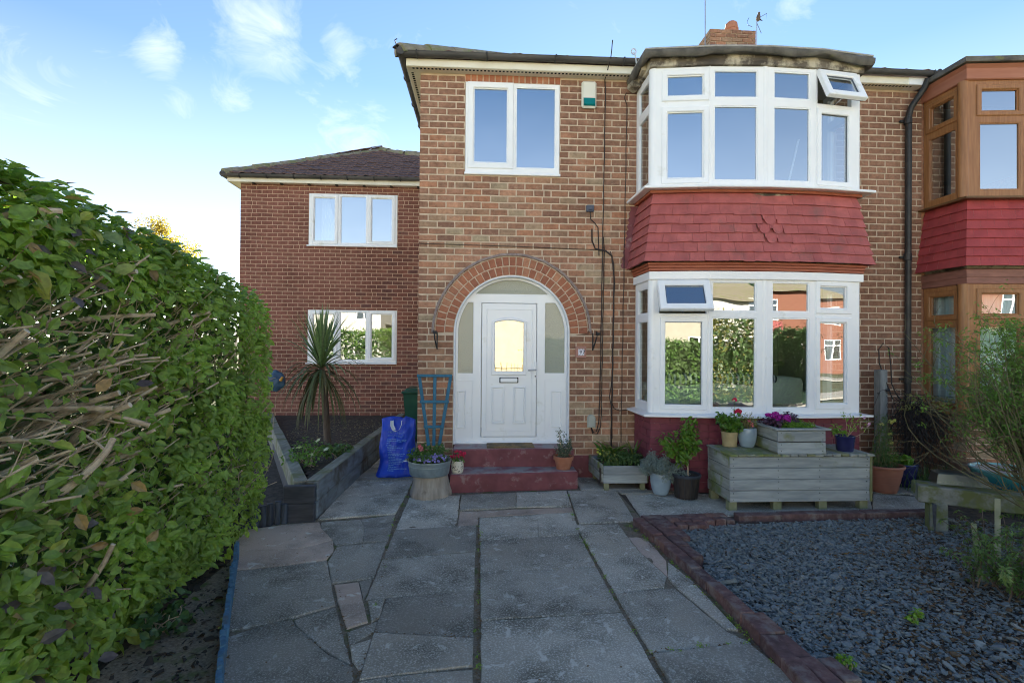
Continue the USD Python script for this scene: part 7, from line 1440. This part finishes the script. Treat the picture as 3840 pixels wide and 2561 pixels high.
# dark thorny tangle by the downpipe
th = thing('dead_climber', 'dark tangle of dead climber stems hanging in front of the downpipe', 'climber', (6.45, -0.35, 0)); m = MB()
for k in range(210):
    a = np.array([6.42 + rng.normal(0, 0.12), -0.34 + rng.normal(0, 0.07), 0.95 + rng.normal(0, 0.09)]); b = np.array([6.50 + rng.normal(0, 0.26), -0.38 + rng.normal(0, 0.12), rng.uniform(0.1, 0.7)]); stem(m, a, b, 0.004, 0.002, 0.18, 6, 3)
part(th, 'stems', m, noisy('black_stem', (0.018, 0.014, 0.014), (0.05, 0.04, 0.036), 12, 0.9), kind='stuff'); m = MB()
for k in range(10): blob_leaves(m, (6.42 + rng.normal(0, 0.2), -0.42, 0.98 + rng.normal(0, 0.06)), 0.06, 14, 0.05, 0.02)
part(th, 'foliage', m, GREEN, kind='stuff')
# rough grass by the fence
m = MB(); n = 2600; P = np.column_stack([rng.uniform(5.6, 8.4, n), rng.uniform(-1.75, -0.35, n)]); P = P[(P[:, 0] + P[:, 1] * 0.3 > 5.75)]; n = len(P); h = rng.uniform(0.10, 0.34, n); a = rng.uniform(0, 6.28, n); bl = np.stack([np.cos(a), np.sin(a)], 1) * 0.005; ln = rng.normal(0, 0.10, (n, 2)) + [0.02, -0.03]; z0_ = np.zeros(n) - 0.02
V = np.stack([np.column_stack([P - bl, z0_]), np.column_stack([P + bl, z0_]), np.column_stack([P + bl * 0.7 + ln * 0.35, h * 0.6]), np.column_stack([P - bl * 0.7 + ln * 0.35, h * 0.6]), np.column_stack([P + ln, h])], 1); f = np.array([[0, 1, 2], [0, 2, 3], [3, 2, 4]])
m.add(V.reshape(-1, 3), (f[None] + (np.arange(n) * 5)[:, None, None]).reshape(-1, 3)); solo('rough_grass', m, DEEP, label='dark rough grass growing along the chain link fence', cat='grass', kind='stuff')
# turquoise pot
q = np.array((6.86, -1.12, 0.0)); th = thing('turquoise_pot', 'large turquoise glazed pot behind the timber bench at the right edge', 'pot', q)
pot(th, q, [(0, 0), (0.20, 0), (0.215, 0.02), (0.30, 0.20), (0.345, 0.32), (0.355, 0.325), (0.355, 0.345), (0.335, 0.345), (0.31, 0.27), (0.0, 0.26)], TURQ, n=44); m = MB(); lathe(m, [(0.0, 0.335), (0.28, 0.335), (0.32, 0.30)], q, 32); part(th, 'water', m, plain('still_water', (0.45, 0.50, 0.50), 0.06))
# rustic bench of old timbers
th = thing('rustic_bench', 'low rustic bench of old mossy timbers at the back of the slate', 'bench', (5.2, -2.0, 0)); d = unit(np.array([0.52, -0.22, -0.03]))
MOSSY = noisy('mossy_timber', (0.12, 0.125, 0.10), (0.25, 0.255, 0.225), 6, 0.9, 0.9, 26, c3=(0.13, 0.145, 0.055), s3=5, t3=0.5)
a = np.array([5.02, -1.96, 0.335]); m = MB(); beam(m, a, a + d * 1.15, 0.11, 0.155, 0.012, jit=0.006); part(th, 'beam', m, MOSSY)
m = MB(); beam(m, a + [0.10, 0.16, 0.0], a + [0.10, 0.16, 0] + d * 1.1, 0.10, 0.14, 0.012, jit=0.006); part(th, 'beam', m, MOSSY)
for x, y in ((5.155, -2.03), (5.30, -1.86), (6.0, -2.30)): m = MB(); cbox(m, (x, y, 0.11), (0.145, 0.10, 0.30), 0.012, rz(-0.3), 0.006); part(th, 'leg', m, MOSSY)
m = MB(); cbox(m, (5.105, -2.035, 0.11), (0.035, 0.08, 0.29), 0.006, rz(-0.2), 0.004); part(th, 'leg', m, SLEEPER_DARK)
tr_ = thing('propagator_lid', 'clear plastic propagator lid lying on the rustic bench', 'plastic lid', (5.45, -1.9, 0.41)); c0 = np.array([5.43, -1.97, 0.415]); m = MB(); R = rz(-0.40)
for z, sx_, sy_ in ((0.0, 0.27, 0.11), (0.085, 0.245, 0.095), (0.105, 0.22, 0.075)): pass
L3 = [np.array([(-a_, -b_, z), (a_, -b_, z), (a_, b_, z), (-a_, b_, z)]) for z, a_, b_ in ((0.0, 0.21, 0.10), (0.095, 0.19, 0.08), (0.112, 0.17, 0.06))]; v = np.vstack(L3); qd = [[a_ + i, a_ + (i + 1) % 4, a_ + 4 + (i + 1) % 4, a_ + 4 + i] for a_ in (0, 4) for i in range(4)] + [[8, 9, 10, 11]]; m.add(v @ R.T + c0, qd); part(tr_, 'lid', m, CLEARP)
# stakes
th = thing('garden_stake', 'taller squared timber stake standing in the slate at right', 'stake', (5.0, -2.77, 0)); m = MB(); beam(m, (4.985, -2.77, -0.05), (5.005, -2.75, 0.505), 0.036, 0.036, 0.004); part(th, 'post', m, noisy('green_stake', (0.22, 0.22, 0.13), (0.33, 0.33, 0.22), 8, 0.8, 0.4))
th = thing('garden_stake', 'short leaning mossy stake left of the taller timber stake', 'stake', (4.62, -2.98, 0)); m = MB(); beam(m, (4.55, -3.06, -0.05), (4.70, -2.85, 0.34), 0.032, 0.032, 0.004); part(th, 'post', m, GREENWOOD)
# wild rose at the right edge
q = np.array((5.10, -2.86, -0.03)); th = thing('wild_rose', 'large straggling bush of thin green and brown stems at the right edge', 'bush', q)
m = MB(); tk = stem(m, q, (5.40, -2.70, 0.42), 0.065, 0.05, 0.05, 7, 9); tk2 = stem(m, (5.40, -2.70, 0.40), (5.75, -2.5, 0.9), 0.05, 0.03, 0.08, 6, 8); part(th, 'trunk', m, noisy('rose_bark', (0.05, 0.036, 0.028), (0.12, 0.085, 0.06), 10, 0.95, 1.0, 30), 50); m = MB(); tp = []
for k in range(190):
    a = tk2[rng.integers(0, 6)] + rng.normal(0, 0.03, 3); u = rng.random()
    if k < 16: e = np.array([5.15 + rng.normal(0, 0.30), -2.25 + rng.normal(0, 0.22), rng.uniform(0.75, 1.35)])
    else: e = np.array([5.62 + rng.normal(0, 0.33), -2.35 + rng.normal(0, 0.28), rng.uniform(0.9, 1.95)])
    p = stem(m, a, e, 0.006, 0.002, 0.12, 9, 4); tp.append(p)
    for q_ in range(4): i0 = rng.integers(3, 9); dv = unit(p[-1] - p[0]) + rng.normal(0, 0.55, 3); tp.append(stem(m, p[i0], p[i0] + dv * rng.uniform(0.08, 0.22), 0.0026, 0.0012, 0.12, 5, 3))
part(th, 'stems', m, noisy('rose_stem', (0.10, 0.075, 0.038), (0.16, 0.155, 0.07), 7, 0.8), kind='stuff'); m = MB()
for p in tp[16:]:
    for c in p[-3:]:
        if rng.random() < np.clip((c[0] - 5.0) * 1.6, 0.05, 0.95) * np.clip((c[2] - 0.6) * 1.4, 0.1, 1): blob_leaves(m, c, 0.045, 8, 0.036, 0.015)
part(th, 'foliage', m, GREEN, kind='stuff'); m = MB()
for k in range(3): puff(m, (5.72 + 0.04 * k, -2.45, 1.93 + 0.02 * k), 0.04, 22, 0.05)
part(th, 'white_flower', m, WHITEF)
# evergreen sprigs in the bottom right corner
th = thing('evergreen_shrub', 'low glossy needle leaved shrub in the bottom right corner of the slate', 'shrub', (4.45, -3.35, 0)); m = MB(); tp = []
for k in range(30):
    b0 = np.array([4.52 + rng.normal(0, 0.06), -3.30 + rng.normal(0, 0.08), 0.0]); e = np.array([4.45 + rng.normal(0, 0.22), -3.28 + rng.normal(0, 0.24), rng.uniform(0.16, 0.50)]); tp.append(stem(m, b0, e, 0.006, 0.002, 0.08, 12, 5))
part(th, 'stems', m, BARK); m = MB()
for p in tp:
    d = unit(p[-1] - p[0])
    for c in p[3:]:
        k = 9; a = rdir(k); a = unit(a - (a @ d)[:, None] * d); add_leaves(m, np.repeat(c[None], k, 0) + rng.normal(0, 0.006, (k, 3)), d[None] + a * 0.5 + [0, 0, 0.3], a + d * 0.75, 0.042 * rng.uniform(0.8, 1.2, k), 0.0105, curl=0.4)
part(th, 'foliage', m, leafy('glossy_leaf', [(0, (0.045, 0.105, 0.03)), (0.6, (0.07, 0.15, 0.04)), (0.9, (0.13, 0.22, 0.05)), (1, (0.2, 0.26, 0.06))], 0.3, 0.2), kind='stuff')
for c, lab in (((3.55, -3.62, 0.0), 'small green weed rising from the slate near the brick edging'), ((2.80, -4.05, 0.0), 'small bright weed beside the brick edging in the foreground')): clump('weed', lab, 'weed', c, 0.06, 0.06, 60, 0.03, 0.02, BRIGHT, 5)
clump('ground_ivy', 'dark ivy leaves low on the ground under the near end of the hedge', 'ivy', (-1.05, -3.55, 0.0), 0.22, 0.12, 160, 0.055, 0.05, DEEP, 12)

# ------------------------------------------------------------------ the street behind the camera (it lights the front and shows in the panes)
def sheet_box(name, x0, x1, y0, y1, z, mt, kind='structure'): m = MB(); box(m, (x0, y0, z - 0.06), (x1, y1, z)); solo(name, m, mt, kind=kind)
sheet_box('pavement', -45, 60, -11.0, -9.05, 0.02, noisy('pavement_slab', (0.34, 0.32, 0.28), (0.42, 0.40, 0.35), 3, 0.9))
sheet_box('road', -45, 60, -17.0, -11.0, -0.10, noisy('asphalt', (0.16, 0.155, 0.145), (0.20, 0.195, 0.185), 8, 0.9))
sheet_box('far_pavement', -45, 60, -19.0, -17.0, 0.02, noisy('far_pavement_slab', (0.34, 0.32, 0.28), (0.42, 0.40, 0.35), 3, 0.9))
RENDER = noisy('white_render', (0.56, 0.54, 0.47), (0.64, 0.62, 0.55), 3, 0.9)
RED_WALL = noisy('opposite_brick', (0.22, 0.09, 0.055), (0.28, 0.12, 0.075), 9, 0.9)
OPP_GLASS = glass('opposite_glass', 0.5)
def opposite(x0, x1, label, wallm, y=-25.0, eaves=5.3):
    th = thing('opposite_house', label, 'house', ((x0 + x1) / 2, y, 0)); F = Frame((x1, y, 0), (-1, 0, 0)); w = x1 - x0
    wins = [sbox(0.8, 3.5, 2.0, 4.8), sbox(0.9, 0.9, 2.1, 2.3), sbox(w - 3.4, 0.9, w - 0.9, 2.4), sbox(w - 3.4, 3.4, w - 0.9, 4.8), sbox(w / 2 - 0.7, 0, w / 2 + 0.3, 2.1)]
    m = MB(); extr(m, sbox(0, -0.1, w, eaves).difference(unary_union(wins)), F, -0.25, 0.0, 0, True); part(th, 'front_wall', m, wallm)
    m = MB(); box(m, (x0, y - 8, -0.1), (x0 + 0.2, y - 0.25, eaves)); box(m, (x1 - 0.2, y - 8, -0.1), (x1, y - 0.25, eaves)); box(m, (x0, y - 8.2, -0.1), (x1, y - 8, eaves)); part(th, 'side_wall', m, wallm)
    m = MB(); v = [(x0 - 0.3, y + 0.3, eaves), (x1 + 0.3, y + 0.3, eaves), (x1 + 0.3, y - 8.5, eaves), (x0 - 0.3, y - 8.5, eaves), (x0 + 3, y - 4.1, eaves + 2.6), (x1 - 3, y - 4.1, eaves + 2.6)]; m.add(v, [[0, 1, 5], [2, 3, 4], [1, 2, 5], [3, 0, 4]]); m.add([v[0], v[5], v[4]], [[0, 1, 2]]); m.add([v[2], v[4], v[5]], [[0, 1, 2]]); part(th, 'roof', m, RIDGE)
    for q in wins:
        b = q.bounds
        m = MB(); fr_ = ring_poly(b, 0.07).union(sbox((b[0] + b[2]) / 2 - 0.04, b[1], (b[0] + b[2]) / 2 + 0.04, b[3])).union(sbox(b[0], b[1] + (b[3] - b[1]) * .66, b[2], b[1] + (b[3] - b[1]) * .66 + 0.07)); extr(m, fr_, F, -0.08, 0.01, 0); wd_ = part(th, 'window', m, WHITE)
        m = MB(); m.add(F(np.array([b[0], b[2], b[2], b[0]]), np.array([b[1], b[1], b[3], b[3]]), -0.04), [[0, 1, 2, 3]]); part(wd_, 'pane', m, OPP_GLASS)
    if wallm is RED_WALL:
        for k in range(8): m = MB(); cbox(m, F(w - 2.15, 2.52 + k * 0.11, 0.05 + 0.004 * (8 - k)), (2.9, 0.03, 0.118), 0.004); part(th, 'tile_course', m, TILE_RED)
opposite(17.5, 26.0, 'opposite brick semi with red tile hung bay, seen only in the panes of the bay', RED_WALL)
opposite(27.0, 36.0, 'second opposite brick house further right, seen only in the panes', RED_WALL)
opposite(8.5, 16.0, 'white rendered house across the road, seen only in the panes', RENDER, -27.0, 4.6)
opposite(-6.0, 7.6, 'cream rendered house straight across the road, seen in the door glass', noisy('cream_render', (0.42, 0.385, 0.29), (0.48, 0.445, 0.34), 3, 0.9), -24.0, 5.0)
opposite(-17.5, -7.0, 'white rendered house across the road to the left', RENDER, -25.0, 5.2)
def bushy(name, label, cat, c, size, mt, n, L, up=0.4):
    th = thing(name, label, cat, c); c = np.asarray(c, float); m = MB(); P = rng.uniform(-1, 1, (n, 3)); P = np.sign(P) * np.abs(P) ** 0.6; P = c + [0, 0, size[2] / 2] + P * np.asarray(size) / 2 * (0.86 + 0.3 * (meshkit.fbm(P * 2.5, 3, 3)[:, None] - 0.3)); P[:, 2] = np.maximum(P[:, 2], 0.05)
    add_leaves(m, P, rdir(n) + [0, 0, up], rdir(n), L * rng.uniform(0.7, 1.3, n), L * 0.55); part(th, 'foliage', m, mt, kind='stuff')
    m = MB(); Q = c + [0, 0, size[2] * 0.47] + rng.uniform(-0.5, 0.5, (n // 2, 3)) * np.asarray(size) * [0.92, 0.7, 0.9]; quads(m, Q, L * 1.1); part(th, 'inner_foliage', m, DEEP, kind='stuff')
    m = MB(); stem(m, c, c + [0, 0, size[2] * 0.7], 0.04, 0.02); part(th, 'trunk', m, BARK)
bushy('front_hedge', 'dark green hedge along the front boundary behind the viewer, to the right', 'hedge', (12.0, -9.6, 0), (6.0, 0.8, 2.4), DEEP, 9000, 0.09)
bushy('yellow_shrub', 'golden yellow shrub beyond the front boundary, left of the dark hedge', 'shrub', (7.3, -10.4, 0), (3.4, 1.2, 2.9), YTREE, 6500, 0.08)
bushy('front_hedge', 'yellow green hedge along the front boundary behind the viewer, to the left', 'hedge', (-6.5, -10.2, 0), (7.5, 1.0, 2.6), HEDGE, 9000, 0.09)
bushy('front_hedge', 'clipped bright hedge by the gateway behind the viewer', 'hedge', (4.0, -9.9, 0), (2.8, 0.9, 2.0), GREEN, 6500, 0.08)
bushy('far_hedge', 'green hedge in front of the houses across the road', 'hedge', (9.5, -20.0, 0), (13, 0.9, 1.7), GREEN, 5000, 0.16)
tree('street_tree', 'broad green tree across the road, seen only in the panes', 'tree', (14.5, -33, 0), 8.0, 3.2, GREEN, 5000, 0.28, 0.25)
tree('street_tree', 'second green tree behind the houses across the road', 'tree', (29.5, -36, 0), 9.0, 3.4, DEEP, 5000, 0.28, 0.25)
fw = thing('boundary_wall', 'low brick boundary wall along the pavement behind the viewer', 'wall', (-4, -8.9, 0)); m = MB(); box(m, (-9, -9.0, -0.1), (-0.3, -8.8, 0.75)); part(fw, 'wall', m, RED_WALL); m = MB(); cbox(m, (-4.65, -8.9, 0.78), (8.8, 0.28, 0.06), 0.01); part(fw, 'coping', m, LEAD)

gt = thing('garden_gate', 'low black iron garden gate behind the viewer, seen in the door glass', 'gate', (1.2, -8.9, 0)); m = MB()
for z in (0.12, 0.95): cbox(m, (1.2, -8.9, z), (2.0, 0.03, 0.035), 0.004)
part(gt, 'rail', m, BLACK)
for k in range(13): m = MB(); tube(m, [(0.24 + k * 0.16, -8.9, 0.08), (0.24 + k * 0.16, -8.9, 1.10 + 0.12 * math.sin(k * math.pi / 12))], 0.009, 6); part(gt, 'bar', m, BLACK)
